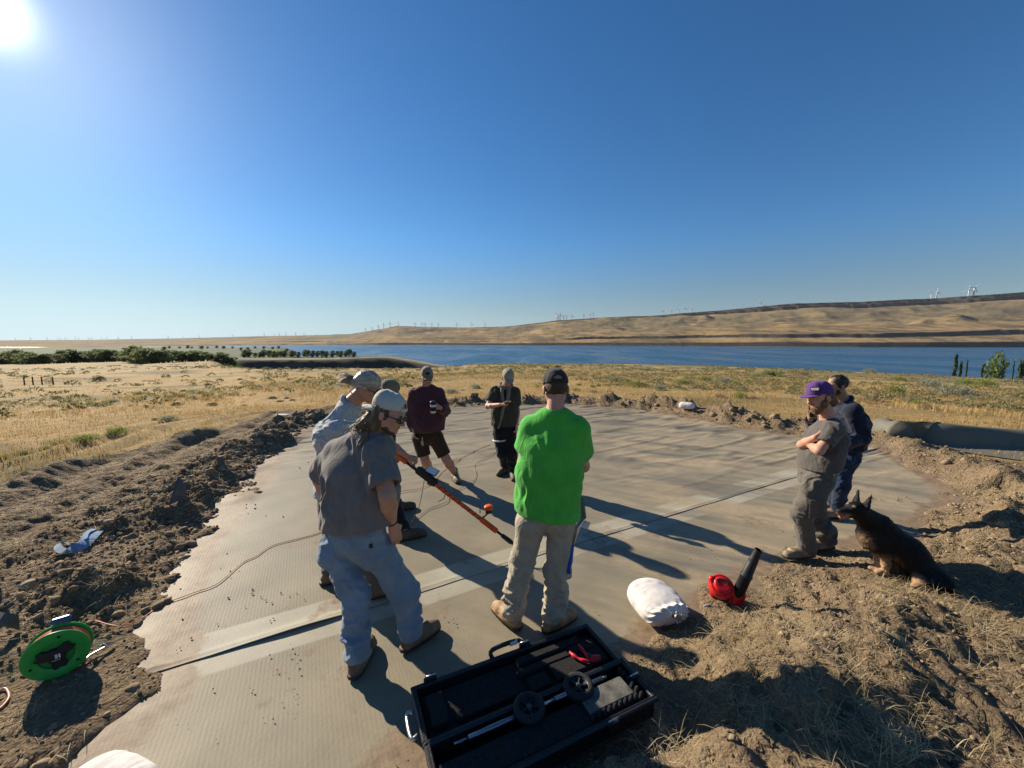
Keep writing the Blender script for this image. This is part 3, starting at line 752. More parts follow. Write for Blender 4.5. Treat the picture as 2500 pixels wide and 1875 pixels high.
class SDF:
    def __init__(s, lo, hi, h):
        s.lo = np.asarray(lo, float); s.h = h
        n = np.ceil((np.asarray(hi, float) - s.lo) / h).astype(int) + 1
        s.n = n
        s.ax = [s.lo[i] + h * np.arange(n[i]) for i in range(3)]
        s.a = np.full(tuple(n), 0.5, np.float32)
    def block(s, lo, hi):
        i0 = np.clip(np.floor((np.asarray(lo) - s.lo) / s.h).astype(int), 0, s.n); i1 = np.clip(np.ceil((np.asarray(hi) - s.lo) / s.h).astype(int) + 1, 0, s.n)
        sl = tuple(slice(i0[k], i1[k]) for k in range(3))
        if any(i1[k] <= i0[k] for k in range(3)): return None, None
        P = np.stack(np.meshgrid(*[s.ax[k][sl[k]] for k in range(3)], indexing='ij'), -1).astype(np.float32)
        return sl, P
    def comb(s, sl, d, k, op):
        A = s.a[sl]
        if op == 'u':
            hh = np.maximum(k - np.abs(A - d), 0) / max(k, 1e-6)
            s.a[sl] = np.minimum(A, d) - hh * hh * k * .25
        elif op == 's':
            d = -d
            hh = np.maximum(k - np.abs(A - d), 0) / max(k, 1e-6)
            s.a[sl] = np.maximum(A, d) + hh * hh * k * .25
        else:
            s.a[sl] = np.maximum(A, d)
    def cone(s, a, b, ra, rb=None, k=.015, w=None, q=1.0, op='u'):
        """round cone; along the unit vector w the section is 1/q times as wide"""
        rb = ra if rb is None else rb
        a = np.asarray(a, float); b = np.asarray(b, float)
        m = max(ra, rb) / min(q, 1) + k + 2 * s.h
        sl, P = s.block(np.minimum(a, b) - m, np.maximum(a, b) + m)
        if sl is None: return s
        ba = (b - a).astype(np.float32); L2 = float(ba @ ba) + 1e-9
        t = np.clip(((P - a.astype(np.float32)) @ ba) / L2, 0, 1)
        v = P - (a.astype(np.float32) + t[..., None] * ba)
        if w is not None:
            w = np.asarray(w, np.float32); c = v @ w
            v = v + ((q - 1) * c)[..., None] * w
        d = np.sqrt((v * v).sum(-1)) - (ra + (rb - ra) * t)
        s.comb(sl, d, k, op); return s
    def chain(s, pts, rad, k=.015, w=None, q=1.0):
        for i in range(len(pts) - 1): s.cone(pts[i], pts[i + 1], rad[i], rad[i + 1], k, w, q)
        return s
    def ell(s, c, r, M=None, k=.015, op='u'):
        c = np.asarray(c, float); r = np.asarray(r, float)
        m = r.max() + k + 2 * s.h
        sl, P = s.block(c - m, c + m)
        if sl is None: return s
        v = P - c.astype(np.float32)
        if M is not None: v = v @ np.asarray(M, np.float32)      # columns of M are the local axes
        rr = r.astype(np.float32)
        k0 = np.sqrt(((v / rr) ** 2).sum(-1)); k1 = np.sqrt(((v / (rr * rr)) ** 2).sum(-1)) + 1e-9
        d = k0 * (k0 - 1) / k1
        s.comb(sl, d, k, op); return s
    def cut(s, o, n):
        """keep the side n points away from"""
        n = unit(n).astype(np.float32); o = np.asarray(o, float)
        P = [s.ax[i].astype(np.float32) - np.float32(o[i]) for i in range(3)]
        d = P[0][:, None, None] * n[0] + P[1][None, :, None] * n[1] + P[2][None, None, :] * n[2]
        s.a = np.maximum(s.a, d); return s
    def mesh(s):
        a = s.a; ins = a < 0
        c = np.zeros(tuple(s.n - 1), np.uint8)
        for dx in (0, 1):
            for dy in (0, 1):
                for dz in (0, 1):
                    c += ins[dx:dx + s.n[0] - 1, dy:dy + s.n[1] - 1, dz:dz + s.n[2] - 1]
        act = (c > 0) & (c < 8)
        I = np.argwhere(act); idx = np.full(act.shape, -1, np.int64); idx[act] = np.arange(len(I))
        acc = np.zeros((len(I), 3)); cnt = np.zeros(len(I))
        cs = [(0, 0, 0), (1, 0, 0), (0, 1, 0), (1, 1, 0), (0, 0, 1), (1, 0, 1), (0, 1, 1), (1, 1, 1)]
        val = [a[I[:, 0] + q[0], I[:, 1] + q[1], I[:, 2] + q[2]] for q in cs]
        for u in range(8):
            for v in range(u + 1, 8):
                df = np.array(cs[v]) - np.array(cs[u])
                if np.abs(df).sum() != 1: continue
                m = (val[u] < 0) != (val[v] < 0)
                t = np.where(m, val[u] / (val[u] - val[v] + 1e-12), 0)
                acc += np.where(m[:, None], np.array(cs[u]) + t[:, None] * df, 0); cnt += m
        V = s.lo + s.h * (I + acc / cnt[:, None])
        Fs = []
        for ax in range(3):
            o1, o2 = (ax + 1) % 3, (ax + 2) % 3
            sl0 = [slice(None)] * 3; sl1 = [slice(None)] * 3
            sl0[ax] = slice(0, -1); sl1[ax] = slice(1, None)
            A0, A1 = ins[tuple(sl0)], ins[tuple(sl1)]
            E = np.argwhere(A0 != A1)
            E = E[(E[:, o1] > 0) & (E[:, o2] > 0) & (E[:, o1] < s.n[o1] - 1) & (E[:, o2] < s.n[o2] - 1)]
            if not len(E): continue
            def cell(d1, d2):
                q = E.copy(); q[:, o1] += d1; q[:, o2] += d2
                return idx[q[:, 0], q[:, 1], q[:, 2]]
            Q = np.stack([cell(-1, -1), cell(0, -1), cell(0, 0), cell(-1, 0)], 1)
            fl = A0[E[:, 0], E[:, 1], E[:, 2]]
            Q = np.where(fl[:, None], Q, Q[:, ::-1])
            Fs.append(Q)
        Fq = np.concatenate(Fs)
        Fq = Fq[(Fq >= 0).all(1)]
        return V, Fq

def vnormals(V, Fq):
    n = np.cross(V[Fq[:, 2]] - V[Fq[:, 0]], V[Fq[:, 3]] - V[Fq[:, 1]])
    N_ = np.zeros_like(V)
    for k in range(4): np.add.at(N_, Fq[:, k], n)
    return N_ / (np.linalg.norm(N_, axis=1)[:, None] + 1e-12)

def relax(V, Fq, it=1, f=.5):
    n = len(V)
    e = np.concatenate([Fq[:, [0, 1]], Fq[:, [1, 2]], Fq[:, [2, 3]], Fq[:, [3, 0]]])
    for _ in range(it):
        S = np.zeros_like(V); C = np.zeros(n)
        np.add.at(S, e[:, 0], V[e[:, 1]]); np.add.at(S, e[:, 1], V[e[:, 0]])
        np.add.at(C, e[:, 0], 1); np.add.at(C, e[:, 1], 1)
        V = V * (1 - f) + f * S / np.maximum(C, 1)[:, None]
    return V

def rot_to(axis, ang):
    return np.array(Matrix.Rotation(ang, 3, Vector(axis)))

def frame(fwd, up):
    """columns: right, forward, up"""
    f = unit(fwd); r = unit(np.cross(f, up)); u = np.cross(r, f)
    return np.stack([r, f, u], 1)

def add_head(S, c, M, sc=1.0, chin=1.0, heavy=0.0):
    P = lambda x, y, z: np.asarray(c) + M @ (np.array([x, y, z]) * sc)
    S.ell(P(0, -.012, .034), np.array([.076, .097, .088]) * sc, M, .02)
    S.ell(P(0, .026, -.028), np.array([.061 + heavy * .01, .066, .083]) * sc, M, .025)
    for sx in (-1, 1):
        S.cone(P(sx * .046, -.005, -.052), P(sx * .016, .062, -.092 * chin), (.026 + heavy * .01) * sc, .020 * sc, .02)
        S.ell(P(sx * .040, .064, -.026), np.array([.022, .022, .022]) * sc, M, .015)
    S.cone(P(-.036, .082, .016), P(.036, .082, .016), .011 * sc, None, .012)
    for sx in (-1, 1):
        S.ell(P(sx * .032, .101, -.004), np.array([.019, .016, .012]) * sc, M, .010, 's')
        S.ell(P(sx * .031, .076, -.004), np.array([.013, .013, .013]) * sc, M, .003)
        S.ell(P(sx * .083, -.016, -.012), np.array([.010, .021, .034]) * sc, M, .006)
        S.ell(P(sx * .014, .098, -.038), np.array([.009, .010, .008]) * sc, M, .008)
    S.cone(P(0, .088, .010), P(0, .112, -.033), .008 * sc, .0125 * sc, .010)
    S.cone(P(-.019, .083, -.058), P(.019, .083, -.058), .0085 * sc, None, .008)
    S.cone(P(-.016, .082, -.068), P(.016, .082, -.068), .009 * sc, None, .006)
    S.ell(P(0, .073, -.094 * chin), np.array([.022, .018, .018]) * sc, M, .015)

def add_hand(S, w, d, pn, side, curl=.5, sc=1.0, spread=.0, thumb_in=.3):
    """w wrist, d towards the fingers, pn out of the palm, side: sign of the thumb side along cross(d, pn)"""
    d = unit(d); pn = unit(np.asarray(pn) - d * np.dot(pn, d)); l = np.cross(d, pn); w = np.asarray(w, float)
    offs = np.array([.032, .011, -.010, -.030]) * side; lens = [.070, .080, .075, .058]
    S.ell(w + d * .048 * sc, np.array([.038, .05, .016]) * sc, np.stack([l, d, pn], 1), .012)
    for i in range(4):
        kn = w + (d * (.090 - .006 * abs(i - 1)) + l * offs[i]) * sc
        S.cone(w + (d * .012 + l * offs[i] * .55) * sc, kn, .0135 * sc, .0112 * sc, .010)
        p = kn; a = 0.0; dirv = unit(d + l * offs[i] * spread * 8)
        for sgm, (fr, da) in enumerate(((.45, curl * 1.05), (.32, curl * 1.25), (.23, curl * .8))):
            a += da
            dv = dirv * math.cos(a) + pn * math.sin(a)
            q = p + dv * lens[i] * fr * 1.1 * sc
            S.cone(p, q, (.0098 - .001 * sgm) * sc, (.0090 - .001 * sgm) * sc, .003)
            p = q
    t0 = w + (d * .025 + l * .026 * side + pn * .004) * sc
    t1 = t0 + unit(d * .65 + l * side * (.75 - thumb_in * .5) + pn * thumb_in) * .042 * sc
    t2 = t1 + unit(d * .9 + l * side * (.25 - thumb_in * .8) + pn * (.2 + thumb_in)) * .033 * sc
    t3 = t2 + unit(d * .9 - l * side * .2 * thumb_in + pn * (.3 + thumb_in)) * .024 * sc
    S.cone(t0, t1, .0155 * sc, .0118 * sc, .012); S.cone(t1, t2, .0112 * sc, .0100 * sc, .004); S.cone(t2, t3, .0098 * sc, .0078 * sc, .003)

def folds(V, Nn, base, spots, fr, amp, seed, calm=(), hem=None):
    """cloth creases: ridged noise along two crossing diagonals, strongest round the spots (point, radius, weight), none at hems"""
    w = np.full(len(V), base)
    for c, r, g in spots: w = w + g * np.exp(-((V - np.asarray(c)) ** 2).sum(1) / (r * r))
    for c, r in calm: w = w * (1 - np.exp(-((V - np.asarray(c)) ** 2).sum(1) / (r * r)))
    if hem is not None: w = w * (.25 + .75 * sstep(.0, .10, -((V - np.asarray(hem[0])) @ unit(hem[1]))))
    x, y, z = V.T
    wx = .07 * fbm(x * 5, y * 5, z * 5, 2, seed + 9)
    out = 0
    for k, sg in enumerate((1, -1)):
        zz = z + sg * .55 * x + .25 * y + wx
        n = fbm((x - sg * .35 * z) * fr[0], (y + wx) * fr[1], zz * fr[2], 2, seed + 31 * k)
        msk = sstep(-.15, .35, fbm(x * 3.5, y * 3.5, z * 3.5, 2, seed + 50 + k))
        out = out + np.maximum(1 - np.abs(n) * 3.6, -.35) * msk
    n2 = fbm(x * fr[0] * .4, y * fr[1] * .4, z * fr[2] * .4, 2, seed + 3)
    return V + Nn * ((out * .75 + n2 * .8) * amp * w)[:, None]

def finish(name, S, mtl, root, fold=None, rel=1, extra=None):
    V, Fq = S.mesh()
    V = relax(V, Fq, rel)
    if fold:
        V = folds(V, vnormals(V, Fq), *fold)
        V = relax(V, Fq, 1, .35)
    me = mesh_from(name, V - parent_loc(root), Fq, mtl)
    if extra:
        for an, fn in extra.items(): attr(me, an, fn(V))
    return put(name, me, root)

def bounds(pts, m):
    P = np.array([np.asarray(p, float) for p in pts]); return P.min(0) - m, P.max(0) + m

# ---- materials for skin and cloth
def skin(name, c): return mat(name, c, rough=.55, spec=.35, noise=.10, nscale=18, bump=.25, bscale=180, subsurf=.12, attr2=[('lip', (c[0] * .80, c[1] * .55, c[2] * .5)), ('brow', (.035, .024, .016)), ('eye', (.03, .025, .02))])
SK_FAIR = skin('fair_skin', (.48, .245, .165)); SK_TAN = skin('tanned_skin', (.42, .205, .130)); SK_BROWN = skin('brown_skin', (.30, .165, .105))
def cloth(name, c, var=.14, nscale=9, bscale=420, bump=.35, wr=.30, **kw): return mat(name, c, rough=.9, spec=.15, noise=var, nscale=nscale, bump=bump, bscale=bscale, sheen=.15, wrinkle=wr, **kw)

class Person:
    """joints in world metres; 1 = left in the picture, 2 = right in the picture"""
    def __init__(s, J, base, label, bf, girth=1.0, skin_m=None, h=.006, head_sc=1.0, heavy=0.0, hands=None, feet=True, bare=False):
        s.bare = bare
        s.J = J = {k: np.asarray(v, float) for k, v in J.items()}
        s.bf = unit(bf); s.lat = unit(np.cross(s.bf, [0, 0, 1.0]))
        s.root = tag(empty('person', base), label, 'person', 'people standing on the pad')
        s.g = girth; s.hM = frame(J['hf'], J.get('hu', np.array([0, 0, 1.0]))); s.hs = head_sc; s.h = h
        s.skin = skin_m or SK_FAIR; s.heavy = heavy
        J['ch'] = J.get('ch', J['pv'] * .38 + J['nk'] * .62)
        J['wa'] = J.get('wa', J['pv'] * .62 + J['nk'] * .38)
        s.hands = hands or {}
    def hp(s, x, y, z): return s.J['hd'] + s.hM @ (np.array([x, y, z]) * s.hs)
    def torso(s, S, inf=0.0, belly=0.0, bottom=True, k=.05, straight=False):
        J, g = s.J, s.g
        l = s.lat; dn = np.array([0, 0, 1.0])
        S.cone(J['wa'], J['ch'], (.108 + .006 * straight) * g + inf + belly * .5, .112 * g + inf, k, l, .68)
        S.cone(J['pv'], J['wa'], .112 * g + inf, (.105 + .008 * straight) * g + inf + belly, k, l, .70)
        S.cone(J['ch'], J['nk'] - dn * .05, .112 * g + inf, .055 * g + inf, k, l, .66)
        if belly: S.ell(J['wa'] * .6 + J['pv'] * .4 + s.bf * (.05 + belly), (.13 * g + inf, .13 * g + inf, .15), None, k)
        for i in '12': S.cone(J['nk'] - dn * .045, J['s' + i] + (J['nk'] - J['s' + i]) * .06, .048 * g + inf * .8, .060 * g + inf, .04)
    def arms(s, S, inf=0.0, upto=1.0, which='12', k=.02):
        J = s.J; ag = .5 + .5 * s.g
        for i in which:
            S.cone(J['s' + i], J['e' + i], .054 * ag + inf, .044 * ag + inf, k)
            if upto > 1:
                t = upto - 1
                S.cone(J['e' + i], J['e' + i] + (J['w' + i] - J['e' + i]) * t, .044 * ag + inf, (.044 - .014 * t) * ag + inf, k)
    def legs(s, S, inf=0.0, k=.03, ti=(.088, .062, .058, .042)):
        J, g = s.J, s.g
        for i in '12':
            S.cone(J['h' + i], J['k' + i], ti[0] * g + inf, ti[1] * g + inf, k)
            mid = J['k' + i] * .66 + J['a' + i] * .34 - s.bf * .012
            S.cone(J['k' + i], mid, ti[1] * g * .93 + inf, ti[2] * g + inf, k)
            S.cone(mid, J['a' + i], ti[2] * g + inf, ti[3] * g + inf, k)
    def body(s):
        J = s.J
        lo, hi = bounds([J[k] for k in J if k not in ('hf', 'hu') and not k.startswith('t')] + [J['hd'] + np.array([0, 0, .1])], .2)
        S = SDF(lo, hi, s.h)
        s.torso(S); s.legs(S, ti=(.078, .055, .056, .040) if s.bare else (.060, .044, .040, .036))
        ag = s.g
        for i in '12':
            S.cone(J['s' + i], J['e' + i], .050 * ag, .041 * ag, .03)
            m = J['e' + i] * .7 + J['w' + i] * .3
            S.cone(J['e' + i], m, .040 * ag, .041 * ag, .02); S.cone(m, J['w' + i], .041 * ag, .027, .02)
            if 'hand' + i in s.hands: add_hand(S, J['w' + i], **s.hands['hand' + i])
            f = J['t' + i] - J['a' + i]
            S.cone(J['a' + i], J['a' + i] + f * .8, .035, .026, .02)
        S.cone(J['nk'] - np.array([0, 0, .03]), s.hp(0, -.022, -.05), .064 + s.heavy * .012, .054 + s.heavy * .012, .03)
        add_head(S, J['hd'], s.hM, s.hs, heavy=s.heavy)
        def near(pts, r):
            def fn(V):
                w = np.zeros(len(V))
                for p in pts: w = np.maximum(w, 1 - sstep(r * .6, r, np.linalg.norm(V - p, axis=1)))
                return w
            return fn
        ex = {'lip': near([s.hp(x, .088, -.063) for x in (-.014, 0, .014)], .014),
              'brow': near([s.hp(sx * x, .086, .019) for sx in (-1, 1) for x in (.018, .028, .038)], .010),
              'eye': near([s.hp(sx * .031, .089, -.004) for sx in (-1, 1)], .008)}
        s.body_o = finish('body', S, s.skin, s.root, rel=1, extra=ex)
        return s.body_o
    def shirt(s, mtl, sleeve, hem_z, inf=.016, belly=0.0, name='shirt', seed=1, amp=.011, hem_n=(0, 0, -1), loose=.02, neck=.055, fr=(13, 13, 5), flare=.0, spots=None, h=.008, hem_pt=None, k=.05):
        """sleeve: 0.6 short ... 2 long"""
        J = s.J
        lo, hi = bounds([J[q] for q in ('s1', 's2', 'e1', 'e2', 'w1', 'w2', 'pv', 'nk', 'ch')], .26)
        S = SDF(lo, hi, h)
        s.torso(S, inf, belly, k=k, straight=True)
        low = np.array([J['pv'][0], J['pv'][1], hem_z - .08])
        S.cone(J['wa'] * .75 + J['ch'] * .25, low, .112 * s.g + inf + belly * .3, .110 * s.g + inf + loose + flare, .06, s.lat, .70)
        ag = s.g
        S.cut(hem_pt if hem_pt is not None else (J['pv'][0], J['pv'][1], hem_z), hem_n)
        calm = []
        for i in '12':                       # sleeves: trimmed square and hollow at the end
            a, e, w = J['s' + i], J['e' + i], J['w' + i]
            if sleeve <= 1:
                c = a + (e - a) * sleeve; dv = unit(e - a); r = .052 * ag + inf + loose * .5
                T = SDF(np.minimum(a, c) - .16, np.maximum(a, c) + .16, h); T.lo = S.lo + h * np.round((T.lo - S.lo) / h); T.ax = [T.lo[q] + h * np.arange(T.n[q]) for q in range(3)]
                T.cone(a, c + dv * .06, .055 * ag + inf, r, .02)
            else:
                c = e + (w - e) * (sleeve - 1); dv = unit(w - e); r = .033 * ag + inf
                T = SDF(np.minimum(np.minimum(a, e), c) - .16, np.maximum(np.maximum(a, e), c) + .16, h); T.lo = S.lo + h * np.round((T.lo - S.lo) / h); T.ax = [T.lo[q] + h * np.arange(T.n[q]) for q in range(3)]
                T.cone(a, e, .055 * ag + inf, .047 * ag + inf, .02); T.cone(e, c + dv * .04, .047 * ag + inf, r, .02)
            sl, P = T.block(c - .14, c + .14)
            v = P - c.astype(np.float32); t = v @ dv.astype(np.float32); rad = np.sqrt(np.maximum((v * v).sum(-1) - t * t, 0))
            T.a[sl] = np.where(rad < r + .03, np.maximum(T.a[sl], t), T.a[sl])
            T.a[sl] = np.maximum(T.a[sl], -np.maximum(rad - (r - .019), np.abs(t) - .022))
            o0 = np.round((T.lo - S.lo) / h).astype(int)
            i0 = np.maximum(o0, 0); i1 = np.minimum(o0 + T.n, S.n)
            sS = tuple(slice(i0[q], i1[q]) for q in range(3)); sT = tuple(slice(i0[q] - o0[q], i1[q] - o0[q]) for q in range(3))
            S.comb(sS, T.a[sT], .035, 'u'); calm.append((c, .12 * ag))
        up = unit(J['nk'] - J['ch'])
        S.cone(J['nk'] + up * .035, J['nk'] + up * .16, neck + .004, neck + .03, .012, op='s')
        sp = spots or []
        for i in '12': sp = sp + [(J['s' + i] * .75 + J['ch'] * .25, .13, .6), (J['e' + i], .10, .7)]
        sp = sp + [(J['pv'], .22, .5)]
        o = finish(name, S, mtl, s.root, (.9, sp, fr, amp, seed, calm, (hem_pt if hem_pt is not None else (J['pv'][0], J['pv'][1], hem_z), hem_n)), rel=1)
        s.shirt_o = o
        return o
    def trousers(s, mtl, inf=.016, seed=5, amp=.010, cuff=.05, name='trousers', shorts=None, flare=.0, h=.008, top=.06, ti=(.088, .068, .064, .056)):
        J, g = s.J, s.g
        pts = [J[q] for q in ('h1', 'h2', 'k1', 'k2', 'a1', 'a2', 'pv')]
        lo, hi = bounds(pts, .22)
        S = SDF(lo, hi, h)
        S.cone(J['pv'] + np.array([0, 0, .07]), J['pv'] - np.array([0, 0, .02]), .108 * g + inf, .112 * g + inf, .04, s.lat, .70)
        for i in '12':
            S.ell(J['h' + i] - s.bf * .040 - np.array([0, 0, .01]), (.074 * g + inf, .074 * g + inf, .10), None, .05)
            hp = J['h' + i]; kn = J['k' + i]; an = J['a' + i]
            S.cone(hp, kn, ti[0] * g + inf, ti[1] * g + inf + flare, .035)
            if shorts is None:
                S.cone(kn, an, ti[1] * g * .98 + inf + flare, ti[3] * g + inf + flare, .03)
        S.cut(J['pv'] + np.array([0, 0, .07 + top]), (0, 0, 1))
        for i in '12':
            kn, an, hp = J['k' + i], J['a' + i], J['h' + i]
            if shorts is None: o_, dv = an + unit(kn - an) * (cuff - .05), unit(an - kn)
            else: o_, dv = hp + (kn - hp) * shorts, unit(kn - hp)
            m = .2
            sl, P = S.block(o_ - m, o_ + m)
            v = P - o_.astype(np.float32); t = v @ dv.astype(np.float32)
            # nearest leg only
            oth = J['a' + ('2' if i == '1' else '1')] if shorts is None else J['k' + ('2' if i == '1' else '1')]
            mine = ((P - (an if shorts is None else kn)) ** 2).sum(-1) < ((P - oth) ** 2).sum(-1)
            S.a[sl] = np.where(mine, np.maximum(S.a[sl], t), S.a[sl])
            rad = np.sqrt(np.maximum((v * v).sum(-1) - t * t, 0))
            r = (ti[3] if shorts is None else ti[1] + .004) * g + inf + flare - .024
            S.a[sl] = np.where(mine, np.maximum(S.a[sl], -np.maximum(rad - r, np.abs(t) - .03)), S.a[sl])
        calm = [(J['a' + i] + unit(J['k' + i] - J['a' + i]) * (cuff - .05), .07) for i in '12'] if shorts is None else [(J['h' + i] + (J['k' + i] - J['h' + i]) * shorts, .22) for i in '12']
        sp = []
        for i in '12':
            sp += [(J['k' + i], .12, 1.0), (J['h' + i], .14, .5)]
            if shorts is None: sp += [(J['a' + i] + np.array([0, 0, .10]), .13, 1.5)]
        return finish(name, S, mtl, s.root, (.45, sp, (9, 9, 12), amp * 1.15, seed, calm), rel=1)
    def boots(s, mtl, sole=.028, shaft=.10, wid=1.0, h=.006, seed=3, lace=False):
        J = s.J
        for i in '12':
            a, t = J['a' + i], J['t' + i]
            gz = t[2]
            f = unit((t - a) * np.array([1, 1, 0])); r = np.cross(f, [0, 0, 1.0])
            heel = np.array([a[0], a[1], gz]) - f * .045
            toe = np.array([t[0], t[1], gz])
            S = SDF(np.minimum(np.minimum(heel, toe), a) - .1, np.maximum(np.maximum(heel, toe), a + np.array([0, 0, shaft])) + .1, h)
            S.cone(a + np.array([0, 0, shaft - .05]), np.array([a[0], a[1], gz + .06]), .052 * wid, .054 * wid, .02)
            S.cone(heel + np.array([0, 0, .045]) + f * .01, heel + np.array([0, 0, .04]) + f * .10, .044 * wid, .046 * wid, .03)
            ball = toe - f * .085
            S.cone(heel + f * .10 + np.array([0, 0, .05]), ball + np.array([0, 0, .035]), .050 * wid, .046 * wid, .04)
            S.cone(ball + np.array([0, 0, .032]), toe - f * .035 + np.array([0, 0, .028]), .048 * wid, .040 * wid, .03)
            # welted sole
            P0, P1 = heel + f * .0 + np.array([0, 0, .012]), toe - f * .045 + np.array([0, 0, .012])
            up_ = np.array([0, 0, 1.0])
            sl, P = S.block(np.minimum(P0, P1) - .08, np.maximum(P0, P1) + .08)
            ba = P1 - P0; tt = np.clip(((P - P0) @ ba) / (ba @ ba), 0, 1)
            v = P - (P0 + tt[..., None] * ba); vz = v @ up_
            rad = np.sqrt(np.maximum((v * v).sum(-1) - vz * vz, 0)) - (.046 + .010 * np.sin(tt * 2.6)) * wid
            S.a[sl] = np.minimum(S.a[sl], np.maximum(rad, np.abs(vz) - .013))
            S.cut((0, 0, gz - .002), (0, 0, -1)); S.cut((a[0], a[1], a[2] + shaft), (0, 0, 1))
            ex = {'sole': lambda V, gz=gz: 1 - sstep(.020, .027, V[:, 2] - gz)}
            if lace: ex['lace'] = lambda V, a=a, f=f, gz=gz: sstep(.35, .6, np.sin((V[:, 2] - gz) * 260)) * sstep(.05, .07, V[:, 2] - gz) * sstep(.02, .04, (V - a) @ f) * (1 - sstep(.03, .05, np.abs((V - a) @ np.cross(f, [0, 0, 1.0]))))
            finish('boot', S, mtl, s.root, (.4, [], (9, 9, 30), .004, seed), rel=1, extra=ex)
    def cap(s, mtl, brim_m=None, back=False, tilt=0.0, arch=True, bill=.075, name='cap', logo=None, flat=False, high=0.0, hole_m=None):
        """dome with six panels, a bill and the open arch with its strap on the other side"""
        sg = -1.0 if back else 1.0
        R_ = s.hM @ np.array(Matrix.Rotation(tilt, 3, 'X')) @ np.diag([sg, sg, 1.0])
        cpos = s.hp(0, -.012, .040)
        P = lambda x, y, z: cpos + R_ @ (np.array([x, y, z]) * s.hs)
        S = SDF(cpos - .2, cpos + .2, .005)
        S.ell(P(0, 0, .0), np.array([.088, .110, .098 + high]) * s.hs, R_, .01)
        if high: S.ell(P(0, .045, .035), np.array([.072, .062, .072]) * s.hs, R_, .03)
        S.ell(P(0, 0, -.012), np.array([.083, .105, .095 + high]) * s.hs, R_, .004, 's')
        S.cut(P(0, 0, -.006), -R_[:, 2])
        if arch: S.ell(P(0, -.115, .000), np.array([.046, .05, .046]) * s.hs, R_, .004, 's')
        def seam(V):
            q = (V - cpos) @ R_
            an = np.arctan2(q[:, 0], q[:, 1])
            return 1 - sstep(.018, .035, np.abs(((an / (math.pi / 3) + .5) % 1) - .5) * np.hypot(q[:, 0], q[:, 1]) * 2)
        V, Fq = S.mesh(); V = relax(V, Fq, 1)
        q = (V - cpos) @ R_
        V = V - vnormals(V, Fq) * (.0025 * seam(V))[:, None]
        me = mesh_from(name, V - parent_loc(s.root), Fq, mtl); attr(me, 'seam', seam(V))
        o = put(name, me, s.root)
        # bill
        us = np.linspace(-1, 1, 23); ts = np.linspace(0, 1, 8); Vb = []
        for t in ts:
            for u in us:
                a = u * R(58)
                r0 = np.array([math.sin(a) * .086, math.cos(a) * .107])
                ext = bill * math.sqrt(max(0, 1 - (abs(u)) ** 2.6)) * t
                y = r0[1] + ext; x = r0[0] * (1 + .02 * t)
                z = -.004 - (0 if flat else 1.15) * (x * x) * 3.4 * t - ext * (.10 if flat else .22)
                Vb.append(P(x, y - .004, z))
        k = len(us); Fb = grid_faces(k, len(ts)); Vb = np.array(Vb); nb = len(Vb)
        Vb = np.concatenate([Vb, Vb - R_[:, 2] * .005])
        e = [list(range(k)), [i * k + k - 1 for i in range(len(ts))], [(len(ts) - 1) * k + i for i in range(k)][::-1], [i * k for i in range(len(ts))][::-1]]
        rim = []
        for ln in e:
            for i in range(len(ln) - 1): rim.append([ln[i], ln[i] + nb, ln[i + 1] + nb, ln[i + 1]])
        Fall = np.concatenate([Fb, Fb[:, ::-1] + nb, np.array(rim)])
        put('bill', mesh_from('bill', Vb - parent_loc(s.root), Fall, brim_m or mtl), o)
        if arch:
            mb = MB()
            pts = [P(math.sin(a) * .088, -math.cos(a) * .110, .004) for a in np.linspace(-.55, .55, 9)]
            for i in range(8):
                A, B = pts[i], pts[i + 1]; u_ = R_[:, 2] * .011
                nrm = unit(np.cross(B - A, u_)) * .0015
                mb.add([A - u_ + nrm, B - u_ + nrm, B + u_ + nrm, A + u_ + nrm, A - u_ - nrm, B - u_ - nrm, B + u_ - nrm, A + u_ - nrm], [[0, 1, 2, 3], [7, 6, 5, 4], [3, 2, 6, 7], [0, 4, 5, 1]])
            mb.build('strap', brim_m or mtl, o)
        return o, P, R_
    def shades(s, lens_m, frame_m, name='sunglasses', w=.029, hgt=.019):
        mb = MB(); lens = MB()
        root = None
        for sx in (-1, 1):
            ring = []
            for a in np.linspace(0, 2 * math.pi, 16, endpoint=False):
                x = sx * .034 + w * np.sign(math.cos(a)) * abs(math.cos(a)) ** .7; z = -.004 + hgt * np.sign(math.sin(a)) * abs(math.sin(a)) ** .8
                ring.append(s.hp(x, .105 - 2.6 * x * x * 1.6, z))
            c = np.mean(ring, 0) + s.hM[:, 1] * .003
            lens.add(ring + [c], [[i, (i + 1) % 16, 16] for i in range(16)])
            mb.tube(ring, .0026, 6, closed=True)
            mb.tube([s.hp(sx * .064, .098, .003), s.hp(sx * .078, .06, .004), s.hp(sx * .081, .0, .002), s.hp(sx * .080, -.02, -.012)], .0028, 6)
        mb.tube([s.hp(-.007, .113, .002), s.hp(0, .116, .004), s.hp(.007, .113, .002)], .003, 6)
        f = mb.build(name, frame_m, s.root, True)
        lens.build('lens', lens_m, f, True)
        return f

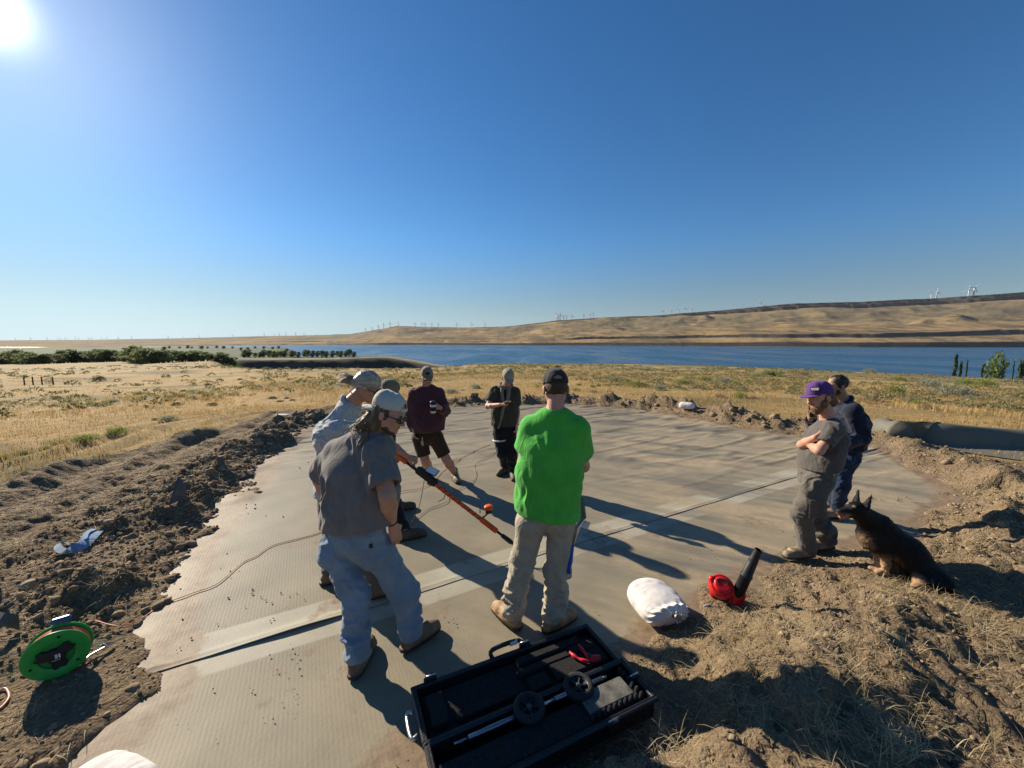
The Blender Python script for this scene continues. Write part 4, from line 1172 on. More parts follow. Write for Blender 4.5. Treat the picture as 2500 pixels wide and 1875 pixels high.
def hair_mass(p, name, ells, mtl, seed, amp=.008, fr=(40, 40, 12), subs=(), h=.005, cones=()):
    """ells: (centre in head frame, radii); cones: (a, b, ra, rb) in the head frame"""
    pts = [p.hp(*c) for c, r in ells] + [p.hp(*c[0]) for c in cones] + [p.hp(*c[1]) for c in cones]
    lo, hi = bounds(pts, .16)
    S = SDF(lo, hi, h)
    for c, r in ells: S.ell(p.hp(*c), np.array(r) * p.hs, p.hM, .02)
    for a, b, ra, rb in cones: S.cone(p.hp(*a), p.hp(*b), ra, rb, .02)
    for c, r in subs: S.ell(p.hp(*c), np.array(r) * p.hs, p.hM, .01, 's')
    V, Fq = S.mesh(); V = relax(V, Fq, 1); Nn = vnormals(V, Fq)
    q = (V - p.J['hd']) @ p.hM
    V = V + Nn * (amp * fbm(q[:, 0] * fr[0], q[:, 1] * fr[1], q[:, 2] * fr[2], 3, seed))[:, None]
    return put(name, mesh_from(name, V - parent_loc(p.root), Fq, mtl), p.root)

def strands(name, parent, mtl, curves, r0=.004, n=5, loc=None):
    mb = MB()
    for c in curves:
        c = np.asarray(c); mb.tube(c, np.linspace(r0, r0 * .25, len(c)), n)
    return mb.build(name, mtl, parent, True)
# ================================================================== PEOPLE
def foot(px, py, px2, py2, z=.014):
    """heel and toe places on the sheet -> ankle joint, toe tip"""
    h_, t_ = gnd(px, py, z), gnd(px2, py2, z)
    f = unit(t_ - h_)
    return h_ + f * .05 + np.array([0, 0, .095]), h_ + f * .285

M_RUB = (.03, .027, .024)
def leather(name, c, rough=.65): return mat(name, c, rough=rough, spec=.3, noise=.25, nscale=14, bump=.3, bscale=120, attr2=[('sole', M_RUB), ('lace', (.45, .33, .16))])
B_TAN = leather('tan_boot_leather', (.33, .20, .105)); B_BROWN = leather('brown_boot_leather', (.15, .098, .062)); B_DARK = leather('dark_boot_leather', (.055, .045, .036)); B_OLIVE = leather('dusty_olive_boot', (.21, .165, .11))
LENS = mat('dark_amber_lens', (.03, .012, .008), rough=.08, spec=.8); FRAME = mat('black_plastic_frame', (.012, .012, .012), rough=.3)
M_STEEL = mat('brushed_steel', (.55, .55, .54), rough=.35, metal=1.0)
M_BLKPL = mat('black_plastic', (.016, .016, .017), rough=.5, noise=.2)
M_PHONE = mat('phone_glass', (.01, .01, .012), rough=.1, spec=.6)

def pockets(p, mtl, spots, name='pocket', size=(.13, .14)):
    """thin patch pockets seated on the trousers: (centre, outward normal)"""
    for c, n in spots:
        n = unit(n); u = unit(np.cross([0, 0, 1.0], n)); v = np.cross(n, u)
        mb = MB(); mb.box(c, (size[0], size[1], .012), np.stack([u, v, n], 1), .005)
        mb.build(name, mtl, p.root)

# ---------- man in the green shirt, back to us
a1, t1 = foot(1262, 1532, 1213, 1487); a2, t2 = foot(1335, 1540, 1410, 1497)
J = dict(hd=at(1356, 949, 2.62), hf=(-.10, .96, -.25), nk=at(1355, 1000, 2.57), s1=at(1298, 1046, 2.63), s2=at(1413, 1050, 2.50), e1=at(1278, 1130, 2.64), e2=at(1424, 1138, 2.66),
         w1=at(1352, 1118, 2.86), w2=at(1350, 1140, 2.84), pv=at(1335, 1240, 2.56), h1=at(1298, 1272, 2.57), h2=at(1372, 1272, 2.57), k1=at(1273, 1385, 2.60), k2=at(1362, 1390, 2.58), a1=a1, a2=a2, t1=t1, t2=t2)
P = Person(J, (.15, 2.58, .0), 'man in a bright green T-shirt and black backward-facing view cap, arms crossed', (.38, .92, 0), 1.05, SK_FAIR, hands={'hand1': dict(d=(1, .1, .1), pn=(0, -1, 0), side=1, curl=.35), 'hand2': dict(d=(-1, .1, .1), pn=(0, -1, 0), side=-1, curl=.35)})
P.root['label'] = 'man in a bright green T-shirt seen from behind, arms crossed'
P.body()
M_GREEN = cloth('bright_green_cotton', (.070, .385, .050), .10, wr=.2)
P.shirt(M_GREEN, .62, at(1335, 1262, 2.5)[2], inf=.020, loose=.030, seed=11, amp=.015, hem_n=(-.05, 0, -1), fr=(11, 11, 4), neck=.056)
M_KHAKI = cloth('grey_khaki_twill', (.33, .285, .215), .10)
P.trousers(M_KHAKI, inf=.010, seed=12, amp=.017, cuff=.03, ti=(.086, .070, .066, .060))
P.boots(B_TAN, shaft=.07)
M_CAPB = cloth('charcoal_cap', (.030, .028, .028), .15)
P.cap(M_CAPB, arch=True, high=.006, tilt=R(2))
hair_mass(P, 'hair', [((0, -.018, .018), (.0775, .096, .085))], mat('short_brown_hair', (.055, .032, .020), rough=.6, noise=.3, nscale=120, bump=.6, bscale=300), 3, amp=.003, subs=[((0, .09, -.03), (.12, .10, .12)), ((0, -.03, -.115), (.12, .14, .065))])
# belt pouch with tools on his right hip
G = P
pr = at(1416, 1238, 2.55)
mb = MB(); mb.box(pr, (.060, .10, .15), rot_to((0, 1, 0), R(-8)), .012); pouch = mb.build('tool_pouch', cloth('grey_green_canvas', (.12, .14, .115)), P.root)
mb = MB(); mb.box(pr + np.array([-.005, -.02, .095]), (.02, .02, .06), None, .004); mb.build('tool_handle', mat('worn_wood_handle', (.24, .13, .07), noise=.2), pouch)
mb = MB(); mb.tube([pr + np.array([.02, -.02, -.08]), at(1411, 1290, 2.52), at(1398, 1330, 2.52)], [.011, .012, .008], 8); mb.build('tool_blade', M_STEEL, pouch, True)
mb = MB(); mb.tube([at(1398, 1330, 2.52), at(1394, 1345, 2.52), at(1391, 1372, 2.52), at(1389, 1384, 2.52), at(1388, 1397, 2.52)], [.012, .019, .021, .015, .021], 10); mb.build('blue_grip', mat('blue_rubber_grip', (.012, .07, .34), rough=.45), pouch, True)
mb = MB(); mb.box(at(1424, 1279, 2.56), (.09, .006, .055), rot_to((0, 1, 0), R(20)), .002); mb.build('white_rag', cloth('off_white_rag', (.55, .53, .48)), pouch)

# ---------- man in the grey T-shirt and jeans, nearest on the left
a1, t1 = foot(866, 1650, 912, 1556); a2, t2 = foot(990, 1585, 1078, 1524)
J = dict(hd=at(951, 1010, 2.42), hf=(.90, -.12, -.36), hu=(.25, .05, 1), nk=at(896, 1052, 2.44), s1=at(822, 1106, 2.52), s2=at(922, 1108, 2.34), e1=at(782, 1170, 2.66), e2=at(946, 1212, 2.20),
         w1=at(815, 1255, 2.70), w2=at(958, 1282, 2.37), ch=at(868, 1150, 2.44), pv=at(872, 1300, 2.40), h1=at(826, 1338, 2.40), h2=at(922, 1338, 2.42), k1=at(868, 1462, 2.33), k2=at(985, 1445, 2.45), a1=a1, a2=a2, t1=t1, t2=t2)
P = Person(J, (-.83, 2.36, 0), 'man in a grey T-shirt and blue jeans, long hair under a backwards cream cap', (.42, .9, 0), 1.20, SK_FAIR, heavy=.7,
           hands={'hand2': dict(d=(.15, .25, -1), pn=(-.6, .6, 0), side=1, curl=.15), 'hand1': dict(d=(.2, .2, -1), pn=(.7, .1, 0), side=1, curl=.4)})
P.body()
M_GREY = cloth('warm_grey_cotton', (.165, .146, .134), .06, wr=.16)
P.shirt(M_GREY, .76, at(850, 1292, 2.3)[2], inf=.022, belly=.012, loose=.035, seed=21, amp=.022, hem_n=(.12, .0, -1), fr=(12, 12, 2.6), flare=.008, spots=[(J['s1'], .25, .6)])
M_JEAN = cloth('faded_blue_denim', (.135, .185, .245), 0, nscale=4, col2=(.21, .265, .32))
P.trousers(M_JEAN, inf=.008, seed=22, amp=.018, cuff=.025, ti=(.080, .063, .062, .058))
P.boots(B_BROWN, shaft=.08)
M_CREAM = cloth('cream_cotton', (.48, .47, .40), .05)
P.cap(M_CREAM, back=True, tilt=R(10), arch=True, high=.004)
P.shades(LENS, FRAME)
M_HAIRA = mat('sun_bleached_brown_hair', (.060, .036, .020), rough=.5, noise=.5, nscale=25, stretch=(1, 1, .2), col2=(.20, .135, .07), bump=.8, bscale=140)
hair_mass(P, 'hair', [((0, -.03, .01), (.088, .098, .095)), ((0, -.085, -.07), (.085, .055, .085)), ((.02, -.12, -.13), (.075, .045, .06)), ((.072, -.04, -.05), (.024, .045, .08)), ((-.075, -.03, -.06), (.025, .05, .085))], M_HAIRA, 5, amp=.012, fr=(55, 55, 9), subs=[((0, .10, -.03), (.11, .095, .12))])
cur = []
for i in range(46):
    a = rng.uniform(-1.5, 1.5); s0 = P.hp(math.sin(a) * .085, -math.cos(a) * .09 - .01, rng.uniform(-.04, .02))
    s1 = P.hp(math.sin(a) * .10, -math.cos(a) * .13 - .02, rng.uniform(-.12, -.06)); s2 = s1 + np.array([rng.uniform(-.08, .01), rng.uniform(-.05, .03), rng.uniform(-.10, -.02)])
    s3 = s2 + np.array([rng.uniform(-.06, .03), rng.uniform(-.03, .03), rng.uniform(-.04, .02)])
    cur.append(spline([s0, s1, s2, s3], 4))
strands('loose_strands', P.root, M_HAIRA, cur, .005)
hair_mass(P, 'beard', [((0, .048, -.098), (.046, .040, .026)), ((.05, .02, -.07), (.016, .035, .03)), ((-.05, .02, -.07), (.016, .035, .03))], mat('short_brown_beard', (.085, .048, .028), rough=.7, noise=.3, nscale=90, bump=.6, bscale=260), 6, amp=.004, subs=[((0, .095, -.058), (.03, .03, .012))])
mb = MB(); w_ = J['w2'] + (J['e2'] - J['w2']) * .16; dv = unit(J['e2'] - J['w2']); u_ = unit(np.cross(dv, [1, 0, 0])); v_ = np.cross(dv, u_)
mb.tube([w_ + .034 * (math.cos(a) * u_ + math.sin(a) * v_) for a in np.linspace(0, 2 * math.pi, 18, endpoint=False)], .005, 6, closed=True); mb.build('bracelet', M_BLKPL, P.root, True)
# belt label and pocket stitching
n_ = unit(np.array([-.1, -1, .05]))
mb = MB(); mb.box(at(905, 1333, 2.262), (.024, .006, .028), None, .001); mb.build('pocket_tag', mat('dark_blue_tag', (.02, .025, .05)), P.root)
A = P

# ---------- older man with a grey ponytail, bending to the right
a1, t1 = foot(792, 1424, 838, 1412); a2, t2 = foot(908, 1458, 956, 1444)
J = dict(hd=at(898, 945, 2.98), hf=(.88, .02, -.42), hu=(.35, 0, 1), nk=at(850, 982, 2.98), s1=at(836, 1046, 3.14), s2=at(828, 1056, 2.86), e1=at(905, 1130, 3.22), e2=at(880, 1150, 2.84),
         w1=at(925, 1185, 3.15), w2=at(915, 1190, 3.0), ch=at(822, 1065, 3.00), pv=at(822, 1220, 3.04), h1=at(818, 1250, 3.14), h2=at(826, 1255, 2.96), k1=at(818, 1335, 3.16), k2=at(882, 1350, 3.00), a1=a1, a2=a2, t1=t1, t2=t2)
P = Person(J, (-1.38, 3.06, 0), 'older man with a grey ponytail and pale checked shirt, behind the grey T-shirt', (1, .05, 0), 1.05, SK_TAN, h=.007,
           hands={'hand1': dict(d=(1, .1, -.4), pn=(0, -1, 0), side=1, curl=.6), 'hand2': dict(d=(1, .3, -.3), pn=(0, 1, 0), side=-1, curl=.6)})
P.body()
def check_cloth(name, c, line, sc):
    m = cloth(name, c, .05); nt = m.node_tree; N = nt.nodes; L = nt.links; p = N['Principled BSDF']
    src = p.inputs['Base Color'].links[0].from_socket
    tc = N.new('ShaderNodeTexCoord'); acc = None
    for d_, s_ in (('X', sc), ('Z', sc), ('Y', sc)):
        w = N.new('ShaderNodeTexWave'); w.bands_direction = d_; w.inputs['Scale'].default_value = s_; w.inputs['Distortion'].default_value = .6; w.inputs['Detail'].default_value = 0
        L.new(tc.outputs['Object'], w.inputs[0])
        r = N.new('ShaderNodeValToRGB'); r.color_ramp.elements[0].position = .80; r.color_ramp.elements[1].position = .9; L.new(w.outputs[1], r.inputs[0])
        mx = N.new('ShaderNodeMix'); mx.data_type = 'RGBA'; L.new(r.outputs[0], mx.inputs[0]); L.new(src, mx.inputs[6]); mx.inputs[7].default_value = (*line, 1); src = mx.outputs[2]
    L.new(src, p.inputs['Base Color']); return m
M_CHECK = check_cloth('pale_blue_check', (.50, .50, .48), (.26, .30, .34), 34)
P.shirt(M_CHECK, 1.9, .90, inf=.024, loose=.03, seed=31, amp=.009, fr=(7, 14, 9), neck=.058, spots=[(J['s2'], .2, .7)])
mb = MB(); cN = J['nk'] + np.array([.005, 0, -.005]); up = unit(J['hd'] - J['nk'])
u_ = unit(np.cross(up, [0, 1, 0])); v_ = np.cross(up, u_)
mb.tube([cN + .066 * (math.cos(a) * u_ + math.sin(a) * v_) for a in np.linspace(0, 2 * math.pi, 22, endpoint=False)], .017, 8, closed=True); mb.build('collar', M_CHECK, P.root, True)
P.trousers(cloth('brown_work_trousers', (.10, .085, .065)), inf=.015, seed=32, cuff=.04)
P.boots(B_BROWN, shaft=.07, lace=True)
M_HAIRG = mat('grey_blond_hair', (.20, .17, .13), rough=.45, noise=.4, nscale=30, stretch=(.3, 1, 1), col2=(.40, .36, .29), bump=.8, bscale=150)
hair_mass(P, 'hair', [((0, -.014, .036), (.083, .103, .094)), ((0, -.10, .0), (.045, .03, .04))], M_HAIRG, 8, amp=.006, fr=(60, 10, 30), subs=[((0, .125, -.055), (.085, .085, .11)), ((0, .06, -.11), (.10, .12, .07))])
M_HAIRD = mat('dark_ponytail_hair', (.10, .07, .045), rough=.5, noise=.4, nscale=60, col2=(.22, .17, .11), bump=.6, bscale=150)
hair_mass(P, 'ponytail', [((0, -.135, -.005), (.032, .045, .036))], M_HAIRD, 9, amp=.010, fr=(60, 20, 40), cones=[((0, -.16, -.01), (.01, -.20, -.05), .026, .012)])
cur = []
for i in range(110):
    s0 = P.hp(rng.uniform(-.02, .02), -.15, rng.uniform(-.03, .02)); dv = np.array([rng.uniform(-.10, -.02), rng.uniform(-.04, .04), rng.uniform(-.03, .06)])
    cur.append(spline([s0, s0 + dv * .5 + np.array([0, 0, .02]), s0 + dv + np.array([0, 0, rng.uniform(-.03, .02)])], 4))
for i in range(26):
    a = rng.uniform(-1.2, 1.2); s0 = P.hp(math.sin(a) * .06, rng.uniform(-.09, .03), .095); cur.append(spline([s0, s0 + np.array([-.03, 0, .02]), s0 + np.array([-.07, rng.uniform(-.02, .02), .015])], 3))
strands('flyaway_hair', P.root, M_HAIRG, cur, .0012, 3)
mb = MB(); mb.tube(spline([P.hp(.075, .03, .0), P.hp(.088, -.03, .006), P.hp(.075, -.07, -.03), P.hp(.045, -.10, -.075), P.hp(0, -.105, -.09)], 5), .0045, 6); mb.build('glasses_cord', mat('pale_cord', (.55, .50, .42)), P.root, True)
P.shades(LENS, FRAME, 'glasses')

# ---------- man in the bush hat who holds the orange pole
a1, t1 = foot(958, 1248, 980, 1244); a2, t2 = foot(975, 1318, 1018, 1309)
J = dict(hd=at(950, 958, 4.22), hf=(.90, -.10, -.42), hu=(.3, 0, 1), nk=at(926, 992, 4.24), s1=at(928, 1016, 4.42), s2=at(925, 1020, 4.08), e1=at(948, 1082, 4.46), e2=at(957, 1086, 4.02),
         w1=at(962, 1112, 4.20), w2=at(996, 1116, 3.98), ch=at(918, 1035, 4.25), pv=at(932, 1130, 4.28), h1=at(930, 1146, 4.40), h2=at(936, 1150, 4.16), k1=at(944, 1200, 4.52), k2=at(958, 1222, 4.14), a1=a1, a2=a2, t1=t1, t2=t2)
P = Person(J, (-1.35, 4.28, 0), 'man in a bush hat and black clothes, arm stretched out to the orange pole', (1, -.08, 0), .98, SK_TAN, h=.008,
           hands={'hand1': dict(d=(.8, -.4, -.3), pn=(0, -1, 0), side=1, curl=1.0), 'hand2': dict(d=(.85, -.05, -.25), pn=(.0, .6, -.7), side=-1, curl=1.05)})
P.body()
M_BLACK = cloth('black_cotton', (.014, .014, .015), .2)
P.shirt(M_BLACK, .72, .93, inf=.018, loose=.02, seed=41, h=.010)
P.trousers(cloth('black_trousers', (.013, .013, .014), .2), inf=.014, seed=42, cuff=.03, h=.010)
P.boots(leather('dark_grey_shoe', (.07, .06, .048)), shaft=.03)
M_HAT = cloth('olive_drab_hat', (.17, .145, .095), .1)
cp = P.hp(0, -.010, .04)
S = SDF(cp - .22, cp + .22, .006); Mh = P.hM
S.ell(cp + Mh[:, 2] * .0, (.090, .106, .10), Mh, .02); S.ell(cp + Mh[:, 2] * .05, (.084, .098, .052), Mh, .03)
S.cut(cp - Mh[:, 2] * .004, -Mh[:, 2])
hat = finish('bush_hat', S, M_HAT, P.root, (.5, [], (14, 14, 8), .004, 4))
Vb = []; nA = 40
for t in (0, .5, 1):
    for j in range(nA):
        a = 2 * math.pi * j / nA; r = .082 + .066 * t
        Vb.append(cp + Mh @ np.array([math.sin(a) * r, math.cos(a) * (r + .018), .0 - .022 * t - .012 * t * math.cos(2 * a + .8) - .010 * t * math.cos(a)]))
Vb = np.array(Vb); Fb = [[t * nA + j, t * nA + (j + 1) % nA, (t + 1) * nA + (j + 1) % nA, (t + 1) * nA + j] for t in (0, 1) for j in range(nA)]
V2 = np.concatenate([Vb, Vb - Mh[:, 2] * .004]); F2 = Fb + [[i + 3 * nA for i in f[::-1]] for f in Fb] + [[2 * nA + j, 2 * nA + (j + 1) % nA, 5 * nA + (j + 1) % nA, 5 * nA + j] for j in range(nA)]
put('brim', mesh_from('brim', V2 - parent_loc(P.root), F2, M_HAT), hat)
for sx, sy in ((.088, .02), (.088, -.03)):
    c = cp + Mh @ np.array([sx * .98, sy, .045]); mb = MB(); mb.lathe([(.0, .002), (.006, .002), (.006, -.004)], 10, np.array(Matrix.Translation(Vector(c)) @ Vector(Mh[:, 0]).to_track_quat('Z', 'Y').to_matrix().to_4x4())); mb.build('eyelet', FRAME, hat)
P.shades(LENS, FRAME)
mb = MB(); w_ = J['e2'] * .75 + J['w2'] * .25
hair_mass(P, 'hair', [((0, -.025, .0), (.078, .09, .085))], mat('dark_hair', (.03, .022, .016), rough=.5, noise=.3, nscale=80), 11, amp=.004, subs=[((0, .09, -.03), (.12, .095, .14))], h=.006)
C_ = P

# ---------- man in the maroon sweatshirt with a mug
a1, t1 = foot(1052, 1166, 1048, 1190); a2, t2 = foot(1108, 1166, 1128, 1192)
J = dict(hd=at(1042, 919, 5.45), hf=(.30, -.90, -.32), nk=at(1040, 943, 5.5), s1=at(1011, 963, 5.48), s2=at(1071, 962, 5.52), e1=at(997, 1014, 5.50), e2=at(1087, 1004, 5.46),
         w1=at(1010, 1050, 5.40), w2=at(1073, 994, 5.26), ch=at(1041, 988, 5.50), pv=at(1043, 1060, 5.54), h1=at(1024, 1070, 5.54), h2=at(1064, 1070, 5.54), k1=at(1038, 1124, 5.50), k2=at(1090, 1122, 5.52), a1=a1, a2=a2, t1=t1, t2=t2)
P = Person(J, (-1.05, 5.5, 0), 'heavyset man in a maroon sweatshirt and brown shorts holding a mug', (.12, -1, 0), 1.14, SK_FAIR, h=.009, bare=True, heavy=.8,
           hands={'hand1': dict(d=(.1, -.1, -1), pn=(1, .2, 0), side=-1, curl=.5), 'hand2': dict(d=(-.75, -.45, .1), pn=(-.3, .6, 0), side=-1, curl=.75)})
P.body()
P.shirt(cloth('maroon_fleece', (.080, .028, .036), .1), 1.82, at(1043, 1056, 5.4)[2], inf=.022, belly=.03, loose=.02, seed=51, amp=.014, h=.010, hem_n=(.03, 0, -1), fr=(9, 9, 7))
P.trousers(cloth('dark_brown_canvas', (.052, .030, .016), .12), inf=.012, seed=52, amp=.008, shorts=.80, name='shorts', h=.009, ti=(.086, .076, .06, .05), flare=.0)
P.boots(leather('tan_suede_boot', (.20, .135, .075)), shaft=.09, h=.008, lace=True)
co, Pc, Rc = P.cap(cloth('khaki_cap', (.21, .175, .125), .1), high=.012, tilt=R(0))
mb = MB(); mb.box(Pc(0, .113, .048), (.055, .007, .042), Rc @ rot_to((1, 0, 0), R(22)), .003); mb.build('cap_patch', mat('dark_patch', (.03, .03, .028), noise=.3, nscale=60), co)
P.shades(mat('red_mirror_lens', (.10, .018, .008), rough=.1, spec=.8), FRAME)
hair_mass(P, 'hair', [((0, -.02, .01), (.080, .092, .085))], mat('light_brown_hair', (.16, .10, .055), noise=.3, nscale=80), 13, amp=.004, subs=[((0, .10, -.03), (.12, .10, .14))], h=.006)
hair_mass(P, 'beard', [((0, .045, -.098), (.05, .042, .028))], mat('sandy_beard', (.26, .14, .075), rough=.7, noise=.3, nscale=90), 14, amp=.004, subs=[((0, .098, -.058), (.03, .03, .012))], h=.006)
kp = at(1031, 1068, 5.36)
mb = MB(); mb.tube([kp, kp + np.array([0, 0, -.05])], .007, 8); mb.box(kp + np.array([.004, 0, -.09]), (.02, .006, .07), None, .002); mb.box(kp + np.array([-.014, .003, -.08]), (.012, .006, .05), None, .002); mb.build('key_bunch', M_STEEL, P.root)
D_ = P; mug_at = J['w2'] + np.array([-.075, -.06, .015])

# ---------- man in the dark olive shirt looking at a phone
a1, t1 = foot(1238, 1150, 1214, 1163); a2, t2 = foot(1253, 1160, 1257, 1187)
J = dict(hd=at(1240, 922, 5.62), hf=(.16, -.82, -.55), nk=at(1234, 942, 5.72), s1=at(1207, 959, 5.70), s2=at(1258, 958, 5.74), e1=at(1191, 992, 5.62), e2=at(1263, 1004, 5.78),
         w1=at(1221, 988, 5.42), w2=at(1261, 1036, 5.70), ch=at(1233, 978, 5.74), pv=at(1232, 1048, 5.76), h1=at(1220, 1060, 5.76), h2=at(1244, 1060, 5.76), k1=at(1227, 1106, 5.74), k2=at(1249, 1110, 5.70), a1=a1, a2=a2, t1=t1, t2=t2)
P = Person(J, (-.07, 5.74, 0), 'man in a dark olive shirt and black trousers looking down at his phone', (.08, -1, 0), .97, SK_FAIR, h=.009,
           hands={'hand1': dict(d=(.95, -.25, .05), pn=(.1, -.1, 1), side=-1, curl=.35), 'hand2': dict(d=(0, -.1, -1), pn=(-1, .2, 0), side=1, curl=.55)})
P.body()
M_OLIVE = cloth('dark_olive_cotton', (.050, .046, .030), .12)
P.shirt(M_OLIVE, .66, at(1232, 1040, 5.7)[2], inf=.018, loose=.02, seed=61, amp=.012, h=.010)
tb = P.trousers(cloth('black_cargo', (.012, .012, .013), .2), inf=.016, seed=62, amp=.014, cuff=.02, h=.010)
P.boots(leather('grey_brown_boot', (.105, .078, .052)), shaft=.05, h=.008)
P.cap(cloth('sage_khaki_cap', (.27, .25, .185), .08), high=.004, tilt=R(0))
P.shades(mat('black_lens', (.006, .006, .006), rough=.1, spec=.7), FRAME)
hair_mass(P, 'beard', [((0, .046, -.096), (.046, .040, .026))], mat('dark_stubble', (.05, .034, .024), rough=.7), 15, amp=.004, subs=[((0, .098, -.058), (.028, .03, .011))], h=.006)
M_SCARF = check_cloth('grey_and_white_scarf', (.27, .25, .20), (.10, .09, .075), 55)
mb = MB(); c0 = J['nk'] + np.array([0, -.01, .012])
mb.tube(spline([c0 + np.array([math.cos(a) * .088, math.sin(a) * .082 - .01, .020 - .045 * (1 - math.sin(a)) * .5]) for a in np.linspace(-.3, 2 * math.pi - .5, 12)], 3), .032, 8)
mb.tube(spline([c0 + np.array([.05, -.09, -.03]), J['ch'] + np.array([.04, -.165, .03]), J['ch'] + np.array([-.02, -.17, -.08]), J['pv'] + np.array([-.05, -.165, .18]), J['pv'] + np.array([-.09, -.15, .05])], 5), [.030] * 5 + [.026] * 5 + [.022] * 5 + [.014] * 6, 7)
mb.tube(spline([c0 + np.array([-.05, -.09, -.03]), J['ch'] + np.array([-.03, -.165, .04]), J['ch'] + np.array([.03, -.17, -.06])], 5), [.028] * 6 + [.018] * 5, 7)
mb.build('scarf', M_SCARF, P.root, True)
mb = MB(); cT = J['h1'] * .72 + J['k1'] * .28; mb.tube([cT + np.array([math.cos(a) * .112, math.sin(a) * .112, .012 * math.cos(a)]) for a in np.linspace(math.pi * .95, math.pi * 1.75, 10)], .013, 6); mb.build('thigh_band', mat('pale_reflective_band', (.50, .50, .48), rough=.5), P.root, True)
E_ = P; phone_at = J['w1'] + np.array([.13, -.06, .03])

# ---------- man in the purple cap, arms crossed, at the right
a1, t1 = foot(1978, 1356, 1906, 1362, .03); a2, t2 = foot(2026, 1336, 1962, 1342, .02)
J = dict(hd=at(2001, 968, 3.58), hf=(-.97, -.02, -.26), nk=at(2024, 1020, 3.60), s1=at(2034, 1052, 3.46), s2=at(2020, 1046, 3.78), e1=at(2000, 1100, 3.40), e2=at(1958, 1086, 3.70),
         w1=at(1976, 1086, 3.60), w2=at(1990, 1068, 3.47), ch=at(2018, 1070, 3.62), pv=at(1992, 1165, 3.62), h1=at(1988, 1182, 3.53), h2=at(1994, 1180, 3.71), k1=at(1958, 1258, 3.52), k2=at(1988, 1254, 3.70), a1=a1, a2=a2, t1=t1, t2=t2)
P = Person(J, (2.95, 3.6, 0), 'bearded man in a purple cap and grey work clothes, arms crossed, near the dog', (-1, .02, 0), 1.0, SK_FAIR, h=.007,
           hands={'hand1': dict(d=(.25, .95, .05), pn=(1, 0, 0), side=1, curl=.5), 'hand2': dict(d=(.85, -.30, .1), pn=(.4, .8, -.2), side=1, curl=.45)})
P.body()
M_WGREY = cloth('charcoal_work_shirt', (.088, .078, .070), .08)
P.shirt(M_WGREY, .66, at(1990, 1150, 3.5)[2], inf=.016, loose=.010, seed=71, amp=.014, hem_n=(.1, 0, -1), fr=(11, 11, 7))
M_WTRO = cloth('grey_work_trousers', (.105, .092, .076), .10)
P.trousers(M_WTRO, inf=.010, top=.12, seed=72, amp=.020, cuff=.0, ti=(.086, .074, .072, .068))
P.boots(B_OLIVE, shaft=.05, lace=True)
co, Pc, Rc = P.cap(cloth('purple_cap_cloth', (.095, .035, .165), .08), brim_m=cloth('purple_bill', (.085, .030, .15), .08), flat=True, high=.016, tilt=R(3), bill=.085)
M_WHITE = mat('white_embroidery', (.78, .78, .76), rough=.8)
M_BADGE = mat('dark_badge', (.03, .025, .04))
mb = MB(); nB = unit(Rc @ np.array([-.62, .78, .12])); uB = unit(np.cross(Rc[:, 2], nB)); vB = np.cross(nB, uB); cB = Pc(-.055, .085, .050)
mb.box(cB, (.072, .044, .006), np.stack([uB, vB, nB], 1), .002); pb = mb.build('cap_badge', M_BADGE, co)
mb = MB()
for q, x in enumerate((-.021, -.007, .007, .021)):
    c = cB + uB * x + nB * .005
    mb.tube([c + vB * (.012 if q % 2 == 0 else .010) - uB * .005, c - vB * .009, c + vB * .011 + uB * .005, c + vB * .011 - uB * .004], .0034, 5)
mb.build('cap_lettering', M_WHITE, pb)
M_BEARD = mat('brown_beard', (.070, .038, .022), rough=.65, noise=.5, nscale=50, col2=(.19, .11, .065), bump=.8, bscale=160)
hair_mass(P, 'beard', [((0, .045, -.098), (.056, .050, .040)), ((0, .055, -.135), (.040, .036, .030)), ((.056, .015, -.06), (.018, .036, .045)), ((-.056, .015, -.06), (.018, .036, .045)), ((0, .092, -.048), (.030, .014, .009))], M_BEARD, 16, amp=.008, fr=(60, 60, 20), subs=[((0, .11, -.062), (.024, .022, .008))])
hair_mass(P, 'hair', [((0, -.035, -.005), (.086, .088, .085)), ((0, -.085, -.07), (.075, .05, .06))], M_BEARD, 17, amp=.010, fr=(50, 50, 14), subs=[((0, .09, -.02), (.12, .092, .15))])
up = unit(J['hd'] - J['nk'])
for c, n in ((J['h1'] * .35 + J['k1'] * .65 + np.array([.02, -.103, 0]), (.1, -1, 0)),): pockets(P, M_WTRO, [(c, n)], 'cargo_pocket', (.15, .17))
pockets(P, M_WTRO, [(J['pv'] + np.array([.075, -.118, .02]), (.55, -.85, 0))], 'back_pocket', (.11, .13))

# ---------- man in the navy jacket behind him
a1, t1 = foot(2052, 1262, 2016, 1262); a2, t2 = foot(2040, 1245, 2000, 1246)
J = dict(hd=at(2042, 942, 4.42), hf=(-.93, .12, -.10), nk=at(2064, 982, 4.44), s1=at(2082, 1004, 4.28), s2=at(2058, 998, 4.64), e1=at(2100, 1066, 4.24), e2=at(1996, 1058, 4.66),
         w1=at(2054, 1090, 4.14), w2=at(1978, 1020, 4.40), ch=at(2074, 1028, 4.44), pv=at(2062, 1108, 4.44), h1=at(2062, 1122, 4.36), h2=at(2054, 1120, 4.52), k1=at(2052, 1190, 4.34), k2=at(2040, 1186, 4.52), a1=a1, a2=a2, t1=t1, t2=t2)
P = Person(J, (3.75, 4.43, 0), 'dark-haired man in a navy jacket and jeans behind the purple cap', (-1, .1, 0), 1.02, SK_BROWN, h=.008,
           hands={'hand1': dict(d=(-.9, .3, -.1), pn=(0, 1, 0), side=1, curl=.5), 'hand2': dict(d=(-.1, -.25, 1), pn=(-.8, -.5, 0), side=1, curl=.85)})
P.body()
